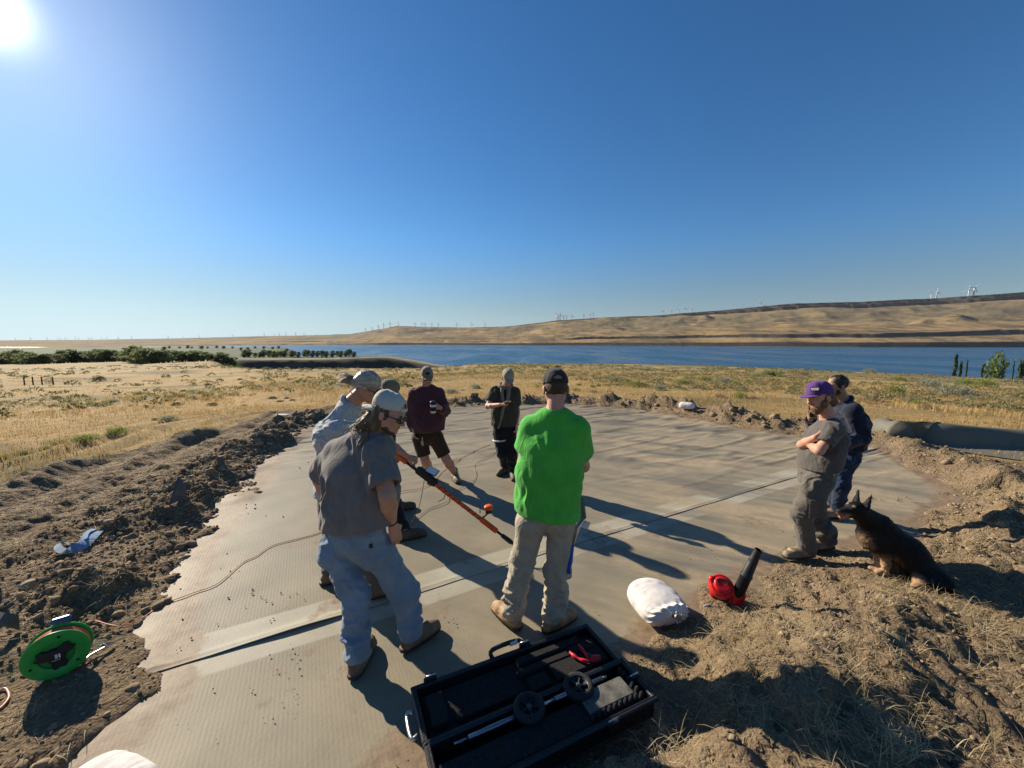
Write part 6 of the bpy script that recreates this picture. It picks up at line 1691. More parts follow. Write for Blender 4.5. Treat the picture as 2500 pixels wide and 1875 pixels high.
S.cone(at(1792, 1470, 2.86), at(1804, 1450, 2.86), .048, .050, .01)
h0, h1, h2 = bc + np.array([-.065, .03, .05]), at(1743, 1452, 2.92), at(1768, 1452, 2.93)
S.cone(h0, h1, .024, .030, .015); S.cone(h1, h2, .020, .018, .015); S.cone(h2, bc + np.array([.03, .05, .05]), .018, .020, .015)
bl = finish('housing', S, M_RED, root)
tb0, tb1 = at(1797, 1458, 2.86), at(1852, 1342, 2.80)
dv = tb1 - tb0
mb = MB(); mb.tube([tb0 - dv * .05, tb0 + dv * .45, tb0 + dv * .455, tb0 + dv * .48, tb0 + dv * .485, tb1], [.044, .041, .044, .044, .039, .027], 20, caps=False)
mb.tube([tb1, tb1 - dv * .25], [.0235, .034], 20, caps=False); mb.build('nozzle', mat('black_tube_plastic', (.014, .014, .015), rough=.55, noise=.3, nscale=12), root, True)
mb = MB(); mb.box(at(1742, 1438, 2.93), (.055, .06, .065), rot_to((0, 1, 0), R(-15)), .008); mb.build('battery', M_BLKPL, root)
mb = MB()
for a in np.linspace(.3, 2.8, 10):
    mb.box(bc + fa * .060 + Mf[:, 0] * .036 * math.cos(a) + Mf[:, 2] * .036 * math.sin(a), (.006, .004, .03), Mf @ rot_to((0, 1, 0), a), .001)
mb.build('intake_grille', M_BLKPL, bl)
mb = MB(); mb.box(at(1728, 1490, 2.83), (.05, .03, .10), rot_to((0, 1, 0), R(-20)), .006); mb.build('foot', mat('grey_plastic', (.16, .16, .15), rough=.6), root)

# ================================================================== SANDBAGS
M_BAG = mat('white_woven_bag', (.62, .58, .55), rough=.8, noise=.10, nscale=6, bump=.5, bscale=300)
def sandbag(c, ax, L, W, H, label, tie=True, seed=1, M_=None):
    """filled cloth bag along ax, gathered and tied at its near end"""
    ax = unit(ax); sd = unit(np.cross([0, 0, 1.0], ax)); c = np.asarray(c, float)
    root = tag(empty('sandbag', tuple(c)), label, 'sandbag', 'white sandbags round the pad')
    nu, nv = 64, 96; V = []
    for i in range(nu):
        t = i / (nu - 1)
        prof = max(0.0, 1 - abs(2 * t - 1) ** 3.6) ** .42
        prof = max(prof, .09 if t > .5 else .02)
        if t > .93: prof = min(prof, .09 + (1 - t) / .07 * .50)
        neck = sstep(.74, .95, t)
        for j in range(nv):
            a = 2 * math.pi * j / nv
            sq = .86 if not tie else .9
            x = W / 2 * prof * np.sign(math.cos(a)) * abs(math.cos(a)) ** sq
            z = H / 2 * prof * np.sign(math.sin(a)) * abs(math.sin(a)) ** (sq if math.sin(a) > 0 else .55)
            pl = 1 + (.085 * neck * math.sin(a * 15 + 2 * vnoise(np.array([a * 2]), np.array([t * 3]), seed=seed)[0]) if tie else 0)
            lift_ = .26 * H * sstep(.82, 1.0, t) if tie else 0
            V.append((x * pl, (t - .5) * L, z * pl + H / 2 + lift_))
    V = np.array(V)
    n_ = fbm(V[:, 0] * 9, V[:, 1] * 9, V[:, 2] * 9 + seed, 3, seed); rd = 1 - np.abs(fbm(V[:, 0] * 8, V[:, 1] * 22, V[:, 2] * 8, 2, seed + 5)) * 3
    k = (1 + .05 * n_ + .010 * np.maximum(rd, -.5))
    V[:, 0] *= k; V[:, 2] = np.maximum(0, V[:, 2] * k)
    Fc = [[i * nv + j, i * nv + (j + 1) % nv, (i + 1) * nv + (j + 1) % nv, (i + 1) * nv + j] for i in range(nu - 1) for j in range(nv)]
    Rm = np.stack([sd, -ax, np.array([0, 0, 1.0])], 1)
    W_ = V @ Rm.T
    me = mesh_from('sack', W_, Fc + [list(range(nv))[::-1], [(nu - 1) * nv + j for j in range(nv)]], M_ or M_BAG)
    put('sack', me, root)
    if tie:
        mb = MB(); e = c - ax * (L / 2) + np.array([0, 0, H * .76])
        for k_ in range(14):
            a = k_ * .45; mb.tube(spline([e + ax * .01, e - ax * .02 + (sd * math.cos(a) + np.array([0, 0, math.sin(a)])) * .015, e - ax * rng.uniform(.02, .05) + (sd * math.cos(a) + np.array([0, 0, math.sin(a)])) * rng.uniform(.02, .045)], 3), [.010] * 3 + [.006] * 4, 6)
        mb.build('tied_neck', mat('soiled_bag_cloth', (.40, .35, .30), noise=.3, nscale=20), root, True)
        mb = MB(); mb.tube([e + ax * .0 + (sd * math.cos(a) + np.array([0, 0, math.sin(a)])) * .022 for a in np.linspace(0, 2 * math.pi, 14, endpoint=False)], .005, 6, closed=True); mb.build('tie_string', mat('brown_string', (.20, .15, .10)), root, True)
    return root
b0 = gnd(1605, 1485, .06)
sandbag((b0[0] + .0, b0[1] + .02, .010), (-.22, .97, 0), .45, .37, .19, 'full white sandbag with a tied neck, on the sheet beside the red blower', True, 2)
pq = gnd(255, 1935, .10); sandbag((pq[0], pq[1], .0), (-.9, .3, 0), .46, .30, .16, 'white sandbag cut by the bottom edge, at the left corner', False, 4)
pq = gnd(1676, 1003, .12); sandbag((pq[0], pq[1], hz(pq[0], pq[1]) - .03), (.6, -.5, 0), .44, .26, .19, 'white sandbag slumped against the far dirt bank', False, 5)
pq = gnd(690, 1020, .08); sandbag((pq[0], pq[1], hz(pq[0], pq[1]) - .02), (1, .1, 0), .42, .26, .15, 'small white sandbag on the dirt far left behind the checked shirt', False, 6)

# ================================================================== BLUE GLOVE, MUG, PHONE, RADIO
M_BLUEF = cloth('faded_blue_webbing', (.16, .27, .42), .2, nscale=20)
zz_ = hz(-3.7, 3.6)
root = tag(empty('work_strap', tuple(gnd(190, 1325, zz_))), 'faded blue looped strap lying on the dirt above the green reel', 'strap')
def ribbon(pts, w_, th=.006, tw=0.0):
    P_ = spline(pts, 6); V = []
    T = np.gradient(P_, axis=0); T /= np.linalg.norm(T, axis=1)[:, None]
    for i in range(len(P_)):
        n = unit(np.cross(T[i], [.25, -.2, 1.0])); b = unit(np.cross(n, T[i]))
        a = tw * i / len(P_); n2 = n * math.cos(a) + b * math.sin(a); b2 = -n * math.sin(a) + b * math.cos(a)
        for u, v in ((-1, 1), (1, 1), (1, -1), (-1, -1)): V.append(P_[i] + n2 * w_ / 2 * u + b2 * th / 2 * v)
    Fc = []
    for i in range(len(P_) - 1):
        for j in range(4): Fc.append([i * 4 + j, i * 4 + (j + 1) % 4, i * 4 + 4 + (j + 1) % 4, i * 4 + 4 + j])
    Fc += [[3, 2, 1, 0], [len(V) - 4 + j for j in range(4)]]
    return V, Fc
mb = MB(); V_, F_ = ribbon([gnd(236, 1298, zz_ + .06), gnd(218, 1315, zz_ + .06), gnd(198, 1332, zz_ + .05), gnd(175, 1340, zz_ + .05)], .10, .012, .6); mb.add(V_, F_); V_, F_ = ribbon([gnd(230, 1292, zz_ + .075), gnd(212, 1302, zz_ + .08), gnd(206, 1318, zz_ + .07)], .05, .012, -.5); mb.add(V_, F_); mb.build('folded_webbing', M_BLUEF, root)
mb = MB(); V_, F_ = ribbon([gnd(178, 1340, zz_ + .05), gnd(158, 1346, zz_ + .05), gnd(142, 1338, zz_ + .055), gnd(144, 1328, zz_ + .06), gnd(162, 1326, zz_ + .06), gnd(174, 1334, zz_ + .055)], .055, .010, 1.2); mb.add(V_, F_); mb.build('loop', mat('blue_grey_webbing', (.20, .27, .33), noise=.2), root)

root = tag(empty('travel_mug', tuple(mug_at)), 'black travel mug with a white label in the hand of the maroon sweatshirt man', 'mug')
T = Matrix.Translation(Vector(mug_at))
mb = MB(); mb.lathe([(0, -.085), (.034, -.085), (.038, -.06), (.041, .05), (.041, .062), (0, .062)], 20, T); mb.build('mug_body', mat('white_enamel', (.66, .66, .64), rough=.35), root, True)
mb = MB(); mb.lathe([(.0425, .03), (.0435, .062), (.043, .072), (.034, .080), (0, .080)], 20, T); mb.build('mug_lid', M_BLKPL, root, True)
mb = MB(); mb.lathe([(.0405, -.055), (.0425, -.055), (.0430, .000), (.0410, .000)], 20, T); mb.build('grip_band', M_BLKPL, root, True)

def phone(c, n, u, name, label, sz=(.074, .15, .009)):
    n = unit(n); u = unit(np.asarray(u) - n * np.dot(u, n)); v = np.cross(n, u); Rm = np.stack([v, u, n], 1)
    root = tag(empty(name, tuple(c)), label, 'phone')
    mb = MB(); mb.box(c, sz, Rm, .004); mb.build('phone_case', M_BLKPL, root)
    mb = MB(); mb.box(np.asarray(c) + n * (sz[2] / 2 + .0008), (sz[0] * .92, sz[1] * .94, .0012), Rm); mb.build('phone_screen', M_PHONE, root)
phone(phone_at, (.05, .35, .9), (.9, -.3, .1), 'smartphone', 'dark smartphone in the hand of the olive shirt man')
phone(radio_at, (.55, .8, .2), (-.2, 0, 1), 'smartphone', 'black phone held up by the man in the navy jacket', (.07, .14, .014))
# ================================================================== LOOSE EARTH, GRASS, SHRUBS, TREES
def hit(px, py, far=4000):
    """first place where the sight line of a pixel meets the ground sheet"""
    r = ray(px, py); t = np.concatenate([np.linspace(1, 30, 300), np.geomspace(30, far, 700)])
    X, Y, Z = r[0] * t, r[1] * t, CAM_H + r[2] * t
    m = Z < height(X, Y)
    if not m.any(): return None
    i = int(np.argmax(m)); return np.array([X[i], Y[i], height(X[i:i + 1], Y[i:i + 1])[0]])

def ico(sub=0):
    t = (1 + 5 ** .5) / 2
    V = [(-1, t, 0), (1, t, 0), (-1, -t, 0), (1, -t, 0), (0, -1, t), (0, 1, t), (0, -1, -t), (0, 1, -t), (t, 0, -1), (t, 0, 1), (-t, 0, -1), (-t, 0, 1)]
    Fc = [(0, 11, 5), (0, 5, 1), (0, 1, 7), (0, 7, 10), (0, 10, 11), (1, 5, 9), (5, 11, 4), (11, 10, 2), (10, 7, 6), (7, 1, 8), (3, 9, 4), (3, 4, 2), (3, 2, 6), (3, 6, 8), (3, 8, 9), (4, 9, 5), (2, 4, 11), (6, 2, 10), (8, 6, 7), (9, 8, 1)]
    V = [unit(v) for v in V]
    for _ in range(sub):
        cache = {}; F2 = []
        def mid(a, b):
            k = (min(a, b), max(a, b))
            if k not in cache: V.append(unit(V[a] + V[b])); cache[k] = len(V) - 1
            return cache[k]
        for a, b, c in Fc:
            x, y, z = mid(a, b), mid(b, c), mid(c, a); F2 += [(a, x, z), (b, y, x), (c, z, y), (x, y, z)]
        Fc = F2
    return np.array(V), np.array(Fc)

def scatter(bases, pos, scale, squash=(1, 1, .75)):
    """many turned copies of small base meshes as one vertex/face pair"""
    VV = []; FF = []; o = 0; nb = len(bases); pos = np.asarray(pos); scale = np.asarray(scale)
    for k, (V, Fc) in enumerate(bases):
        p = pos[k::nb]; s = scale[k::nb]; n = len(p)
        if not n: continue
        a, b = rng.uniform(0, 6.28, n), rng.uniform(-.6, .6, n); ca, sa, cb, sb = np.cos(a), np.sin(a), np.cos(b), np.sin(b); z = np.zeros(n)
        Rm = np.stack([np.stack([ca, -sa * cb, sa * sb], 1), np.stack([sa, ca * cb, -ca * sb], 1), np.stack([z, sb, cb], 1)], 1)
        W = V[None] * np.array(squash) * (s[:, None] * rng.uniform(.75, 1.25, (n, 3)))[:, None, :]
        W = np.einsum('nvj,nij->nvi', W, Rm) + p[:, None, :]
        VV.append(W.reshape(-1, 3)); FF.append((Fc[None] + (np.arange(n) * len(V))[:, None, None] + o).reshape(-1, Fc.shape[1])); o += n * len(V)
    return np.concatenate(VV), np.concatenate(FF)

def clod_bases(sub, n, rough):
    out = []
    for k in range(n):
        V, Fc = ico(sub); q = fbm(V[:, 0] * 1.6 + k * 7, V[:, 1] * 1.6, V[:, 2] * 1.6, 3, k)
        out.append((V * (1 + rough * q)[:, None], Fc))
    return out
cb1, cb2 = clod_bases(1, 6, .75), clod_bases(0, 6, .5)

def soil_points(n, xr, yr, dmin, dmax, power=1.0, yb=None):
    X = rng.uniform(*xr, n * 6); Y = rng.uniform(*yr, n * 6)
    d, (bh, pl, dw) = pad_info(X, Y)
    ok = (d > dmin) & (d < dmax) & (d < dw)
    keep = np.exp(-((d - .6) / (.9 * power)) ** 2) * .85 + .15
    ok &= rng.uniform(0, 1, len(X)) < keep
    X, Y = X[ok][:n], Y[ok][:n]
    return np.stack([X, Y, height(X, Y)], 1)
M_SOIL = mat('broken_soil', (.17, .122, .078), rough=.95, spec=.1, col2=(.33, .245, .155), nscale=4, bump=1.0, bscale=60)
P1 = np.concatenate([soil_points(800, (-6.5, -1.9), (1.2, 10.5), .05, 1.15), soil_points(500, (-5, 8.6), (8, 15.5), .05, 2.0), soil_points(300, (.2, 7.8), (1.0, 6), .05, 2.6, 1.6)])
s1 = .010 + .042 * rng.power(.30, len(P1)) * np.clip(np.hypot(P1[:, 0], P1[:, 1]) / 5.5, .40, 1.7)
keepm = (np.hypot(P1[:, 0] - 3.4, P1[:, 1] - 3.05) > .55) & (np.hypot(P1[:, 0] + 2.85, P1[:, 1] - 2.1) > .40); s1 = np.where((P1[:, 0] > .2) & (P1[:, 1] < 6), s1 * .72, s1); P1, s1 = P1[keepm], s1[keepm]
V, Fc = scatter(cb1, P1 + np.array([0, 0, .05]) * s1[:, None], s1)
o = put('soil_clods', mesh_from('soil_clods', V, Fc, M_SOIL, True)); tag(o, 'crumbly brown soil clods strewn over the dirt banks', kind='stuff')
P2 = np.concatenate([soil_points(4600, (-5.2, -1.9), (1.0, 8), -.02, 1.6), soil_points(4200, (-.6, 6.4), (.9, 5.2), -.02, 3.5, 3), soil_points(1800, (-5, 8.5), (6, 15), -.02, 2.2)])
s2 = (.0035 + .011 * rng.power(.6, len(P2))) * np.clip(np.hypot(P2[:, 0], P2[:, 1]) / 4, .7, 2)
V, Fc = scatter(cb2, P2 + np.array([0, 0, .25]) * s2[:, None], s2)
o = put('soil_crumbs', mesh_from('soil_crumbs', V, Fc, M_SOIL, False)); tag(o, 'small soil crumbs covering the bare dirt', kind='stuff')
# crumbs that rolled onto the sheet
cl = [(655, 1480, .30, 60), (720, 1600, .22, 40), (590, 1720, .25, 40), (640, 1450, .22, 30), (560, 1395, .2, 30), (480, 1560, .15, 26), (870, 1300, .35, 26), (700, 1700, .28, 60), (1000, 1850, .15, 60), (1100, 1510, .1, 22), (1960, 1300, .30, 50), (2160, 1215, .35, 70), (1700, 1395, .30, 40), (1560, 1560, .18, 40), (1850, 1380, .35, 60), (760, 1130, .5, 30), (600, 1250, .4, 40), (1760, 1120, .8, 30), (1500, 1240, .5, 14)]
Q = []
for px, py, r_, n in cl:
    c = gnd(px, py, .02)
    for _ in range(n // 2): Q.append((c[0] + rng.normal(0, r_ * .5), c[1] + rng.normal(0, r_ * .5), .030))
X = rng.uniform(-5, 7, 6000); Y = rng.uniform(1.2, 12.5, 6000); d = pad_info(X, Y)[0]
ok = (d < 0) & (rng.uniform(0, 1, 6000) < .6 * np.exp(d / .16))
Q = np.array(Q + [(x, y, .030) for x, y in zip(X[ok], Y[ok])])
s3 = .0012 + .0065 * rng.power(.35, len(Q)) * np.clip(np.hypot(Q[:, 0], Q[:, 1]) / 3.5, .7, 2.2)
V, Fc = scatter(cb2, Q - np.array([0, 0, .016]), s3)
o = put('sheet_crumbs', mesh_from('sheet_crumbs', V, Fc, M_SOIL, False)); tag(o, 'specks of soil fallen on the grey sheets', kind='stuff')

# dry straw on the banks
def blades(P, L, W, lean, up, curve=.5, seed=1):
    n = len(P); a = rng.uniform(0, 6.283, n)
    d = np.stack([np.cos(a), np.sin(a), np.zeros(n)], 1)
    D = unit_rows(d * lean[:, None] + np.array([0, 0, 1.0]) * up[:, None])
    S_ = np.stack([-np.sin(a), np.cos(a), np.zeros(n)], 1) * W[:, None]
    D2 = unit_rows(D + np.array([0, 0, -1.0]) * curve)
    p0, p1 = P, P + D * (L * .55)[:, None]; p2 = p1 + D2 * (L * .45)[:, None]
    V = np.stack([p0 - S_, p0 + S_, p1 - S_ * .8, p1 + S_ * .8, p2], 1).reshape(-1, 3)
    b = np.arange(n) * 5
    T = np.concatenate([np.stack([b, b + 1, b + 3], 1), np.stack([b, b + 3, b + 2], 1), np.stack([b + 2, b + 3, b + 4], 1)])
    return V, T
def unit_rows(a): return a / (np.linalg.norm(a, axis=1)[:, None] + 1e-12)
M_STRAW = mat('dry_straw', (.36, .27, .14), rough=.7, spec=.25, col2=(.58, .46, .27), nscale=3, trans=((.5, .38, .18), .3))
pr_ = soil_points(22000, (.2, 7.2), (.9, 5.4), .08, 4, 3); clump = fbm(pr_[:, 0] * 1.6, pr_[:, 1] * 1.6, seed=88, oct=2); pr_ = pr_[clump > -.08]
pl_ = soil_points(7000, (-7, -1.9), (1.1, 8), .15, 5, 4); clump = fbm(pl_[:, 0] * 1.3, pl_[:, 1] * 1.3, seed=89, oct=2); pl_ = pl_[clump > -.1]
PS = np.concatenate([pr_, pl_]); n = len(PS)
V, T = blades(PS + np.array([0, 0, .004]), rng.uniform(.03, .15, n), rng.uniform(.0008, .0018, n), rng.uniform(.7, 1, n), rng.uniform(.0, .4, n) ** 1.5 * 1.4, .45)
ct = np.concatenate([soil_points(150, (.4, 6.8), (1.0, 5.2), .25, 4, 3), soil_points(90, (-6.5, -2.0), (1.3, 7.5), .3, 4, 3)])
PT = np.repeat(ct, 46, 0) + np.concatenate([rng.normal(0, .045, (len(ct) * 46, 2)), np.zeros((len(ct) * 46, 1))], 1); nT = len(PT)
V2_, T2_ = blades(PT, rng.uniform(.05, .17, nT), rng.uniform(.0008, .0016, nT), rng.uniform(.5, 1.1, nT), rng.uniform(.25, 1.0, nT), .6)
T = np.concatenate([T, T2_ + len(V)]); V = np.concatenate([V, V2_])
o = put('dry_straw', mesh_from('dry_straw', V, T, M_STRAW)); tag(o, 'dry pale straw lying over the dirt banks', kind='stuff')

# standing dry grass of the field
def field_points(n, r0, r1, az0, az1, pw=.5):
    r = r0 * (r1 / r0) ** rng.uniform(0, 1, n) ; a = np.radians(rng.uniform(az0, az1, n))
    X, Y = r * np.sin(a), r * np.cos(a); Z, d, dirt = height(X, Y, True)
    ok = (dirt < .25) & (d > .3)
    return np.stack([X, Y, Z], 1)[ok], r[ok]
def grass_mat():
    m = mat('dry_cheatgrass', (.42, .30, .12), rough=.75, spec=.15, trans=((.45, .30, .11), .3))
    nt = m.node_tree; N = nt.nodes; L = nt.links; p = N['Principled BSDF']
    a = N.new('ShaderNodeAttribute'); a.attribute_name = 'tone'
    r = N.new('ShaderNodeValToRGB'); e = r.color_ramp.elements; e.new(.4); e.new(.8)
    for k, (po, c) in enumerate([(0, (.16, .17, .06)), (.35, (.33, .22, .088)), (.75, (.47, .315, .13)), (1, (.60, .46, .24))]): e[k].position = po; e[k].color = (*c, 1)
    L.new(a.outputs['Fac'], r.inputs[0]); L.new(r.outputs[0], p.inputs['Base Color'])
    return m
M_GRASS = grass_mat()
PG, rg = field_points(34000, 7, 120, -56, 56)
n = len(PG); rep_ = 4
PG4 = np.repeat(PG, rep_, 0) + np.concatenate([rng.normal(0, .06, (n * rep_, 2)) * np.repeat(np.clip(rg / 14, .7, 4), rep_)[:, None], np.zeros((n * rep_, 1))], 1)
sc_ = np.repeat(np.clip(rg / 16, .8, 2.2), rep_); k = len(PG4)
hgt = np.clip(.5 + fbm(PG4[:, 0] / 3, PG4[:, 1] / 3, seed=93), .15, 1.2)
V, T = blades(PG4, rng.uniform(.10, .30, k) * hgt * (.7 + .3 * sc_), rng.uniform(.003, .007, k) * sc_, rng.uniform(.15, .7, k), np.ones(k), .35)
me = mesh_from('dry_grass', V, T, M_GRASS)
tone = np.clip(.5 + .75 * fbm(PG4[:, 0] / 7, PG4[:, 1] / 4, seed=61, oct=3) * -1 + rng.normal(0, .16, k), 0, 1)
attr(me, 'tone', np.repeat(tone, 5))
tag(put('dry_grass', me), 'golden dry grass covering the field round the pad', kind='stuff')

# ---- shrubs
def shrub_mesh(name, seed, n, upright, mtl, flat=.75, leafs=.075):
    r_ = np.random.default_rng(seed); V = []; Fc = []
    lobes = [(unit(np.array([r_.normal(), r_.normal(), abs(r_.normal()) * .5])) * r_.uniform(.15, .55) * np.array([1, 1, .6])) for _ in range(7)]
    for i in range(n):
        lb = lobes[i % len(lobes)]
        d = unit(np.array([r_.normal(), r_.normal(), abs(r_.normal()) * .9 + .1])); rad = r_.uniform(.45, 1.0) ** .5 * .55
        p = lb + d * rad * np.array([1, 1, flat]); p[2] = max(.02, p[2])
        gr = unit(d + np.array([0, 0, upright]) + r_.normal(0, .35, 3)); sd = unit(np.cross(gr, r_.normal(0, 1, 3)))
        L = leafs * r_.uniform(1.0, 2.4); w = leafs * r_.uniform(.25, .5)
        o_ = len(V); V += [p - sd * w, p + sd * w, p + gr * L + sd * w * .3, p + gr * L - sd * w * .3]; Fc.append([o_, o_ + 1, o_ + 2, o_ + 3])
    for i in range(16):        # woody stems from the root
        a = r_.uniform(0, 6.28); tip = np.array([math.cos(a) * .6, math.sin(a) * .6, r_.uniform(.3, .6)]); sd = np.array([-math.sin(a), math.cos(a), 0]) * .012
        o_ = len(V); V += [-sd, sd, tip + sd * .4, tip - sd * .4]; Fc.append([o_, o_ + 1, o_ + 2, o_ + 3])
    return mesh_from(name, np.array(V), np.array(Fc), mtl)
def leafmat(name, c, c2, tr=.25): return mat(name, c, rough=.75, spec=.2, col2=c2, nscale=2.5, trans=(tuple(min(1, x * 1.4) for x in c2), tr))
ML = {'green': leafmat('rabbitbrush_leaf', (.130, .160, .036), (.24, .27, .08)), 'sage': leafmat('sagebrush_leaf', (.17, .175, .115), (.30, .30, .21)), 'dark': leafmat('bitterbrush_leaf', (.060, .058, .034), (.12, .115, .07)), 'brown': leafmat('dry_weed', (.17, .115, .062), (.30, .22, .13))}
SHM = {k: [shrub_mesh('shrub_foliage', 100 * q + j, 900 if k != 'brown' else 420, {'green': 1.2, 'sage': .7, 'dark': .5, 'brown': 1.4}[k], ML[k], .8, .055 if k != 'brown' else .07) for j in range(2)] for q, k in enumerate(ML)}
SH = [(2191, 930, 34, 'green'), (2188, 962, 58, 'green'), (2273, 906, 45, 'green'), (2167, 908, 28, 'green'), (2220, 905, 40, 'green'), (2123, 909, 30, 'sage'), (2082, 906, 60, 'green'), (2038, 906, 28, 'green'), (2405, 945, 50, 'green'), (2355, 941, 40, 'green'), (2273, 946, 60, 'sage'), (2330, 966, 85, 'sage'), (2367, 976, 38, 'sage'), (2244, 987, 35, 'green'), (2273, 1000, 50, 'brown'), (1938, 950, 26, 'green'), (1879, 918, 45, 'green'), (1959, 915, 30, 'brown'), (1903, 921, 20, 'green'), (2482, 993, 40, 'brown'), (2350, 906, 45, 'green'), (2467, 906, 70, 'green'),
      (1498, 932, 48, 'sage'), (1606, 952, 40, 'sage'), (1667, 938, 38, 'green'), (1667, 951, 22, 'green'), (1717, 930, 32, 'green'), (1764, 935, 46, 'sage'), (1827, 936, 26, 'green'), (1794, 940, 28, 'green'), (1807, 972, 46, 'green'), (1761, 972, 38, 'brown'), (1447, 945, 22, 'green'), (1462, 943, 18, 'green'), (1484, 943, 18, 'green'), (1553, 945, 52, 'green'), (1532, 934, 25, 'green'), (1412, 941, 20, 'green'), (1406, 955, 26, 'green'), (1844, 973, 25, 'brown'), (1876, 918, 40, 'green'), (1847, 919, 25, 'green'), (1614, 928, 16, 'green'), (1676, 924, 16, 'green'), (1515, 936, 16, 'green'), (1312, 946, 20, 'green'), (1360, 899, 22, 'dark'), (1335, 900, 18, 'dark'),
      (665, 974, 26, 'dark'), (685, 981, 20, 'dark'), (700, 974, 18, 'dark'), (715, 978, 18, 'dark'), (706, 928, 14, 'dark'), (791, 953, 14, 'dark'), (1159, 948, 34, 'sage'), (1103, 960, 36, 'sage'), (1129, 954, 16, 'sage'),
      (139, 976, 26, 'dark'), (278, 983, 30, 'sage'), (433, 990, 32, 'dark'), (517, 991, 26, 'dark'), (380, 1026, 17, 'dark'), (411, 1032, 50, 'sage'), (285, 1064, 54, 'green'), (142, 1086, 42, 'green'), (206, 1082, 62, 'green'), (111, 1098, 32, 'green'), (63, 922, 14, 'dark'), (244, 930, 32, 'dark'), (202, 903, 10, 'dark'), (411, 920, 12, 'dark'), (506, 941, 16, 'dark'), (449, 957, 17, 'dark'), (280, 964, 14, 'dark'), (339, 964, 28, 'green'), (12, 1124, 34, 'green'), (595, 990, 14, 'dark'), (585, 928, 14, 'dark'), (60, 1112, 40, 'green'), (1450, 960, 30, 'brown'), (2120, 985, 60, 'brown'), (2060, 960, 40, 'brown')]
NAMED = {(2330, 966): 'big silvery sagebrush right of the navy jacket man', (2273, 946): 'pale sagebrush just left of the big silvery one on the right', (2405, 945): 'bright green rabbitbrush behind the big sagebrush at right', (2188, 962): 'bushy green rabbitbrush right of the man in navy', (1606, 952): 'grey sagebrush beyond the bank right of the green shirt', (1498, 932): 'pale sagebrush in the field behind the green shirt man', (1764, 935): 'pale wide sagebrush midway between green shirt and purple cap', (1807, 972): 'green rabbitbrush just beyond the far bank, left of the purple cap', (1159, 948): 'grey sagebrush between the maroon and the olive shirt men', (1103, 960): 'grey sagebrush just right of the maroon sweatshirt', (411, 1032): 'grey-green sagebrush at the edge of the dirt track, left', (285, 1064): 'spiky green shrub at the dirt track edge, far left', (206, 1082): 'wide low green shrub left of the spiky one by the dirt track', (433, 990): 'dark round bush in the left field, left of a similar one', (517, 991): 'dark round bush in the left field, nearer the people', (1360, 899): 'dark bush on the field skyline above the black cap'}
for (px, py, w, k) in SH:
    p_ = hit(px, py)
    if p_ is None: continue
    wm = w / F_PX * p_[1] * 1.08
    o = put('shrub', SHM[k][int(px) % 2], None, tuple(p_ - np.array([0, 0, .03])))
    o.scale = (wm / 2, wm / 2 * rng.uniform(.8, 1.2), wm / 2 * rng.uniform(1.0, 1.3) if k != 'brown' else wm / 2 * .9); o.rotation_euler = (0, 0, rng.uniform(0, 6.28))
    side = 'right field beyond the pad' if px > 1350 else 'left field beyond the dirt track'
    tag(o, NAMED.get((px, py), {'green': 'small bright green rabbitbrush in the ', 'sage': 'grey sagebrush mound in the ', 'dark': 'small dark round bush in the ', 'brown': 'dry brown weed clump in the '}[k] + side), 'shrub', 'shrubs in the dry grassland')
# far scrub nobody could count
PF, rf = field_points(9000, 22, 340, -56, 56)
dens = fbm(PF[:, 0] / 14, PF[:, 1] / 14, seed=95, oct=3)
az = np.degrees(np.arctan2(PF[:, 0], PF[:, 1]))
okm = (np.where(az < -12, .25 * dens + rng.uniform(-.75, .32, len(PF)), dens) + .30 * sstep(-12, 5, az) + .18 * sstep(90, 200, rf)) > .12
PF, rf = PF[okm], rf[okm]
hb = []
for k in range(5):
    r_ = np.random.default_rng(500 + k); n_ = 34
    d_ = unit_rows(np.stack([r_.normal(size=n_), r_.normal(size=n_), np.abs(r_.normal(size=n_)) * .8], 1)) * (r_.uniform(.4, 1, n_) ** .5)[:, None] * np.array([1, 1, .75])
    g_ = unit_rows(d_ + np.array([0, 0, .6]) + r_.normal(0, .3, (n_, 3))); s_ = unit_rows(np.cross(g_, r_.normal(size=(n_, 3)))) * .14
    Vq = np.stack([d_ - s_, d_ + s_, d_ + g_ * .42 + s_ * .4, d_ + g_ * .42 - s_ * .4], 1).reshape(-1, 3); b_ = np.arange(n_) * 4
    hb.append((Vq, np.stack([b_, b_ + 1, b_ + 2, b_ + 3], 1)))
ss = rng.uniform(.12, .36, len(PF)) * np.clip(rf / 60, .7, 1.6) * (1 + .5 * sstep(-5, -18, np.degrees(np.arctan2(PF[:, 0], PF[:, 1]))))
V, Fc = scatter(hb, PF, ss, (1, 1, .8))
M_SCRUB0 = mat('mixed_scrub', (.12, .115, .060), rough=.9, col2=(.26, .24, .12), nscale=.25, spec=.1, trans=((.3, .28, .13), .3))
nt = M_SCRUB0.node_tree; N = nt.nodes; at_ = N.new('ShaderNodeAttribute'); at_.attribute_name = 'tone'
rr_ = N.new('ShaderNodeValToRGB'); rr_.color_ramp.elements[0].color = (.050, .046, .030, 1); rr_.color_ramp.elements[1].color = (.27, .25, .13, 1); nt.links.new(at_.outputs['Fac'], rr_.inputs[0]); nt.links.new(rr_.outputs[0], N['Principled BSDF'].inputs['Base Color'])
me = mesh_from('scrub', V, Fc, M_SCRUB0, False)
azp = np.degrees(np.arctan2(PF[:, 0], PF[:, 1])); tn = np.clip(rng.uniform(.35, 1, len(PF)) - .60 * sstep(-5, -18, azp), 0, 1)
attr(me, 'tone', np.concatenate([np.repeat(tn[k::5], 136) for k in range(5)]))
tag(put('scrub', me), 'low scattered scrub of the far field', kind='stuff')

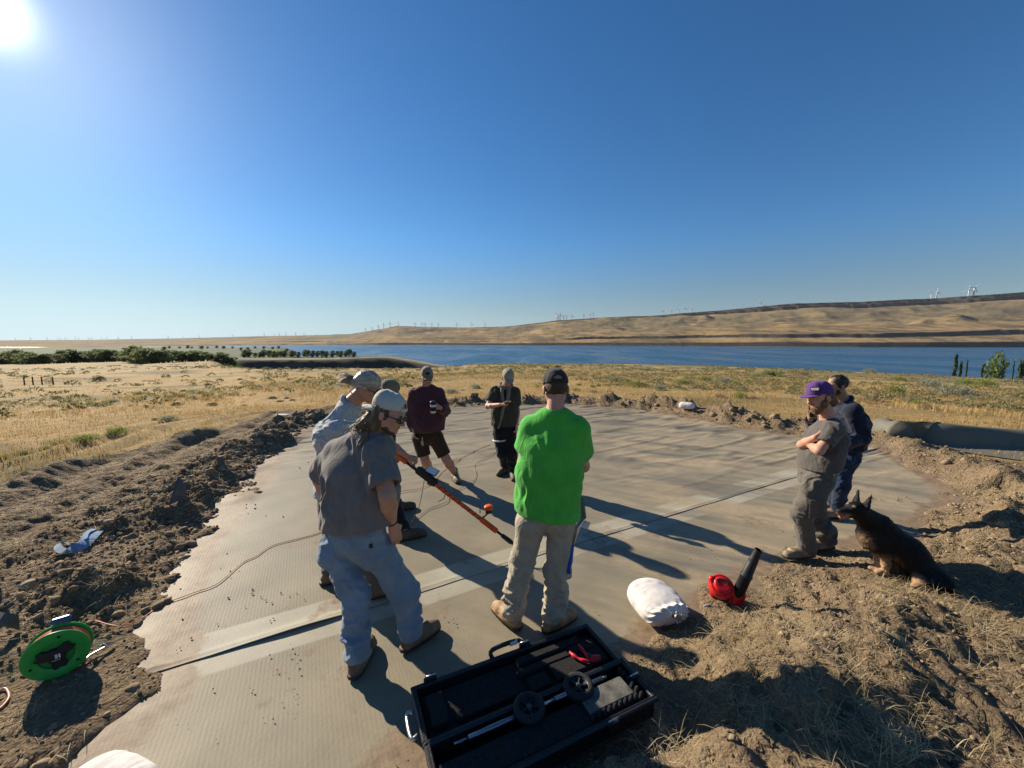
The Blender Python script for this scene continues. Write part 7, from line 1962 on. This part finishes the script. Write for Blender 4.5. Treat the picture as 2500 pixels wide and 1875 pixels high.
# ---- trees
M_BARK = mat('grey_bark', (.10, .08, .06), noise=.3, nscale=8)
def tree_parts(seed, n, shape, lean, mtl, leaf=.05):
    """unit-height tree: tapered trunk with limbs, crown of leaf clumps"""
    r_ = np.random.default_rng(seed); mb = MB()
    mb.tube([(0, 0, -.08), (lean * .05, 0, .25), (lean * .25, .0, .6), (lean * .5, 0, .85)], [.030, .022, .013, .004], 6)
    V = []; Fc = []
    for b in range(7):
        a = r_.uniform(0, 6.28); z0 = r_.uniform(.22, .7); e = np.array([math.cos(a) * .2 + lean * z0 * .5, math.sin(a) * .2, z0 + .15]); mb.tube([(lean * z0 * .35, 0, z0), tuple(e)], [.010, .003], 4)
    trunk = mesh_from('trunk', np.array(mb.v), mb.f, M_BARK)
    lobes = []
    nl = 44 if shape == 'cone' else 16
    for i in range(nl):
        z = r_.uniform(.04, .97) if shape == 'cone' else r_.uniform(.10, .92); w = {'oval': .30 * math.sin(math.pi * min(1, (z - .05) / .98)) ** .6, 'cone': .24 * (1.05 - z), 'round': .36 * math.sin(math.pi * min(.98, (z - .02) * .98)) ** .5}[shape]
        a = r_.uniform(0, 6.28); rr = w * r_.uniform(.2, .8); lobes.append((np.array([math.cos(a) * rr + lean * z * .55, math.sin(a) * rr, z]), w * r_.uniform(.5, .8) + (.012 if shape == 'cone' else .03)))
    for i in range(n):
        c, w = lobes[i % nl]; d = unit(r_.normal(0, 1, 3)); p = c + d * w * r_.uniform(.3, 1.0) ** .5 * np.array([1, 1, .8]); p[2] = np.clip(p[2], .02, 1.02)
        u = unit(r_.normal(0, 1, 3) + np.array([lean * 1.5, 0, 0])); v = unit(np.cross(u, r_.normal(0, 1, 3))); s_ = leaf * r_.uniform(.5, 1.1)
        o_ = len(V); V += [p - u * s_ - v * s_ * .5, p + u * s_ - v * s_ * .5, p + u * s_ * .8 + v * s_ * .5, p - u * s_ + v * s_ * .6]; Fc.append([o_, o_ + 1, o_ + 2, o_ + 3])
    return trunk, mesh_from('crown', np.array(V), np.array(Fc), mtl)
M_POP = leafmat('dark_poplar_leaf', (.085, .110, .050), (.17, .20, .090), .35); M_POP2 = leafmat('willow_leaf', (.055, .080, .028), (.12, .15, .055), .2); M_CON = leafmat('juniper_leaf', (.022, .040, .020), (.05, .075, .03), .1)
TP = [tree_parts(200 + k, 420, 'oval', .38, M_POP, .06) for k in range(4)]; TW = [tree_parts(240 + k, 420, 'round', .22, M_POP2, .07) for k in range(3)]
TC = [tree_parts(260 + k, 420, 'cone', .0, M_CON, .05) for k in range(2)]; TR = [tree_parts(280, 900, 'round', -.05, leafmat('locust_leaf', (.055, .085, .022), (.12, .155, .045)), .055)]
def tree(pos, hgt, wid, kit, label, group, rz=0.0):
    root = empty('tree', tuple(pos), rz); root.scale = (wid, wid, hgt)
    tag(root, label, 'tree', group)
    put('trunk', kit[0], root); put('crown', kit[1], root)
    return root
def on_ground(px, dist):
    r = ray(px, 880); k = dist / r[1]; x = r[0] * k; return np.array([x, dist, hz(x, dist)])
k = 0
x = -30
while x < 620:
    dep = 300 + 60 * vnoise(np.array([x / 90.]), np.array([3.0]), seed=5)[0] - 40 * sstep(300, 500, x); p_ = on_ground(x, dep)
    h_ = (9.6 - 3.0 * sstep(280, 520, x)) * (1 + .22 * vnoise(np.array([x / 26.]), np.array([1.0]), seed=6)[0]) * rng.uniform(.85, 1.1)
    tree(p_, h_, h_ * 1.5, TP[k % 4], 'wind-bent dark poplar in the long tree row on the left horizon', 'tree row on the left horizon', rng.uniform(-.25, .25)); k += 1
    x += rng.uniform(6, 10)
for q, (x, dep, h_) in enumerate([(600 + i * 11 + rng.uniform(-4, 4), rng.uniform(560, 600), rng.uniform(7, 12)) for i in range(25)]):
    p_ = on_ground(x, dep); tree(p_, h_, h_ * 1.15, TW[q % 3], 'rounded green tree at the orchard edge above the dark bluff', 'trees above the bluff')
for q, (x, dep, h_) in enumerate([(400 + i * 19 + rng.uniform(-5, 5), rng.uniform(1250, 1700), rng.uniform(8, 13)) for i in range(17)]):
    p_ = on_ground(x, dep); tree(p_, h_, h_ * 1.6, TW[q % 3], 'tiny far tree among the green fields near the river', 'far trees in the fields')
TC = [tree_parts(262 + k, 1000, 'cone', .0, M_CON, .032) for k in range(2)]; TR = [tree_parts(281, 1500, 'round', -.05, TR[0][1].materials[0], .034)]
for (px, top, dep, wpx, kit, lb) in [(2336, 864, 165, 16, TC[0], 'taller of two dark conifers against the river at right'), (2349, 871, 168, 11, TC[1], 'shorter conifer beside the taller one against the river'), (2363, 878, 172, 7, TC[0], 'smallest conifer tip right of the pair by the river'), (2402, 879, 170, 8, TC[1], 'single small conifer between the pair and the round tree'), (2432, 855, 160, 38, TR[0], 'round green tree against the river near the right edge'), (2452, 880, 165, 10, TC[0], 'small dark conifer right beside the round green tree'), (2499, 868, 160, 20, TC[1], 'dark tree cut by the right edge of the picture'), (2477, 882, 170, 6, TC[0], 'tiny conifer tip near the right edge')]:
    tp = at(px, top, dep); p_ = np.array([tp[0], dep, hz(tp[0], dep)]); h_ = tp[2] - p_[2]
    tree(p_, h_, wpx / F_PX * dep / (.62 if kit is TR[0] else .30), kit, lb, 'trees by the river on the right')

# ---- wind turbines on the far ridges
M_TURB = mat('white_turbine_paint', (.48, .49, .51), rough=.5)
def turbine_kit(seed):
    a0 = seed * .7
    mb = MB(); mb.tube([(0, 0, -40), (0, 0, 78)], [5.0, 3.8], 8); t_ = mesh_from('tower', np.array(mb.v), mb.f, M_TURB)
    mb = MB(); mb.box((0, 1.5, 80), (5, 12, 5), None, 1.0); n_ = mesh_from('nacelle', np.array(mb.v), mb.f, M_TURB)
    bl = []
    for k in range(3):
        a = a0 + k * 2 * math.pi / 3; c, s_ = math.cos(a), math.sin(a); mb = MB()
        V_ = [(0 + s_ * 2.0, -6, 80 + c * 2.0)]
        mb.tube([(s_ * u, -6.0, 80 + c * u) for u in (0, 8, 30, 48)], [2.6, 3.6, 2.6, 1.0], 5); bl.append(mesh_from('blade', np.array(mb.v), mb.f, M_TURB))
    return t_, n_, bl
TK = [turbine_kit(k) for k in range(4)]
TB = [(895, 811), (912, 806), (926, 805), (939, 801), (955, 797), (976, 795), (1015, 797), (1031, 797), (1042, 797), (1058, 797), (1073, 797), (1115, 798), (1152, 798), (1186, 799), (1357, 780), (1362, 779), (1367, 778), (1372, 777), (1380, 776), (1394, 776), (1424, 774), (1440, 772), (1447, 772), (1611, 766), (1632, 764), (1650, 762), (1666, 762), (1680, 760), (1843, 748), (1857, 748), (2255, 727), (2269, 727), (2343, 724), (2355, 723),
      (46, 836), (82, 836), (123, 836), (147, 835), (155, 835), (168, 834), (190, 833), (201, 833), (223, 832), (233, 832), (255, 831), (266, 830), (297, 828), (327, 827), (418, 822), (454, 821), (492, 820), (573, 819), (648, 819), (673, 818), (685, 818), (704, 818), (727, 818), (746, 817)]
for q, (px, py) in enumerate(TB):
    dep = ridge_depth(px / KD) * (1.0 if px < 2200 else .98)
    ix = int(np.argmin(np.abs(cols - px / KD))); b = HV[-4 if px < 2200 else -3, ix]
    big = {955: 1.25, 939: 1.2, 1357: 1.45, 1367: 1.4, 2355: 1.5, 2343: 1.25, 2269: 1.2, 1031: 1.1}.get(px, 1.0 if px > 800 else .95)
    t_, n_, bl = TK[q % 4]
    root = empty('wind_turbine', (float(b[0]), float(b[1]), float(b[2]) - 6), rng.uniform(-.6, .6)); root.scale = (big * 1.25, big * 1.25, big)
    where = 'on the bare hill in the centre left' if 880 < px < 1200 else 'on the distant ridge behind the tree row' if px < 800 else 'on the cliff-edged plateau right of centre' if px < 2200 else 'at the far right skyline'
    lab = {955: 'tallest wind turbine of the row on the bare hill centre left', 1357: 'tallest wind turbine of the cluster above the green shirt', 2355: 'rightmost white wind turbine on the right skyline', 2343: 'white wind turbine just left of the rightmost one', 2269: 'white wind turbine above the plateau rim, third from the right'}.get(px, 'small white wind turbine ' + where)
    tag(root, lab, 'wind turbine', 'wind turbines on the far ridges')
    put('tower', t_, root); put('nacelle', n_, root); [put('blade', m_, root) for m_ in bl]

# ================================================================== LOOSE SHEET AT THE RIGHT, SCRAPS, FENCE
M_FLAP = mat('dull_grey_geotextile', (.135, .125, .095), rough=.7, spec=.25, noise=.12, nscale=1.5, bump=.3, bscale=90)
fb = [gnd(2178, 1060, .04), gnd(2262, 1086, .04), gnd(2394, 1098, .02), gnd(2530, 1102, .02), gnd(2650, 1112, .02)]
FBs = spline(fb, 18); nt_ = len(FBs); Vf = []
prof = [(-.95, .0), (-.55, .006), (-.2, .010), (.0, .03), (.05, .12), (.085, .24), (.13, .36), (.18, .46), (.235, .535), (.30, .57), (.37, .56), (.43, .48), (.49, .30), (.54, .02)]
for i in range(nt_):
    t = i / (nt_ - 1); b = FBs[i]
    T_ = FBs[min(i + 1, nt_ - 1)] - FBs[max(i - 1, 0)]; T_[2] = 0; T_ = unit(T_); B_ = np.array([-T_[1], T_[0], 0])
    if B_[1] < 0: B_ = -B_
    hs = np.interp(t, [0, .05, .12, .2, .4, .55, .70, .85, 1], [.42, .72, .80, .82, .78, .70, .62, .58, .55]); pinch = np.exp(-((t - .145) / .022) ** 2)
    bul = .28 * math.sin(t * 9 + .6) + .12 * math.sin(t * 21 + 1)
    for u, z in prof:
        if u < 0: u = u * np.interp(t, [0, .3, .5, .7, 1], [.10, .25, .8, 1.2, 1.5])
        zz = z * hs * (1 - .10 * pinch); uu = u * (1 + .35 * bul * (z > .1)) + .05 * pinch * (z > .05)
        p_ = b + B_ * uu; gz = max(hz(p_[0], p_[1]), 0) * (1 - min(1, z * 2)) ; Vf.append((p_[0], p_[1], zz + gz + .02))
np_ = len(prof); Fc = grid_faces(np_, nt_); Vf = np.array(Vf); nb = len(Vf)
Vall = np.concatenate([Vf, Vf - np.array([0, 0, .010])]); Fall = np.concatenate([Fc, Fc[:, ::-1] + nb])
me = mesh_from('loose_sheet', Vall, Fall, M_FLAP); attr(me, 'rib', np.full(len(Vall), .3)); attr(me, 'dust', np.full(len(Vall), .12))
tag(put('loose_sheet', me), 'loose end of grey sheeting folded up into a hump at right', 'ground sheet')
def scrap(pts, label, z=.05):
    P_ = np.array(pts); c = P_.mean(0); V_ = [P_[0], P_[1], P_[2], P_[3], (P_[0] + P_[1]) / 2 + np.array([0, 0, z]), (P_[2] + P_[3]) / 2 + np.array([0, 0, z * .6])]
    V_ = np.array(V_); n_ = len(V_); Fq = [[0, 4, 5, 3], [4, 1, 2, 5]]
    V2 = np.concatenate([V_, V_ - np.array([0, .004, .008])]); F2 = Fq + [[i + n_ for i in f[::-1]] for f in Fq] + [[0, 0 + n_, 4 + n_, 4], [4, 4 + n_, 1 + n_, 1], [1, 1 + n_, 2 + n_, 2], [2, 2 + n_, 5 + n_, 5], [5, 5 + n_, 3 + n_, 3], [3, 3 + n_, n_, 0]]
    me = mesh_from('sheet_scrap', V2 - c, F2, mat('dark_grey_scrap', (.10, .10, .095), rough=.7, noise=.2, nscale=12), False)
    tag(put('sheet_scrap', me, None, tuple(c)), label, 'scrap', 'offcuts of grey sheeting in the dirt')
def sp(px, py, dz): 
    p_ = hit(px, py); return p_ + np.array([0, 0, dz])
scrap([sp(-20, 1585, .02), sp(50, 1545, .02), sp(52, 1540, .12), sp(-10, 1555, .14)], 'dark grey offcut of sheeting at the left edge above the reel')
scrap([sp(412, 1240, .0), sp(458, 1228, .0), sp(456, 1226, .16), sp(440, 1218, .20)], 'curled grey offcut standing in the dirt bank left of the sheet', .03)
scrap([sp(522, 1145, .0), sp(552, 1142, .0), sp(548, 1140, .12), sp(530, 1140, .10)], 'small pale offcut in the dirt bank farther back', .03)
M_WOOD = mat('weathered_wood', (.10, .08, .06), noise=.3)
fr_ = hit(92, 938); root = tag(empty('wire_fence', tuple(fr_)), 'low wooden and wire fence far off in the left field', 'fence')
for px in (60, 81, 103, 130):
    p_ = hit(px, 938); mb = MB(); mb.tube([p_, p_ + np.array([0, 0, 1.25])], [.10, .08], 6); mb.build('post', M_WOOD, root)
mb = MB(); q = [hit(px, 938) for px in (20, 60, 81, 103, 130, 200)]
for dz in (.5, 1.0): mb.tube([p_ + np.array([0, 0, dz]) for p_ in q], .025, 4)
mb.build('wire', M_WOOD, root)
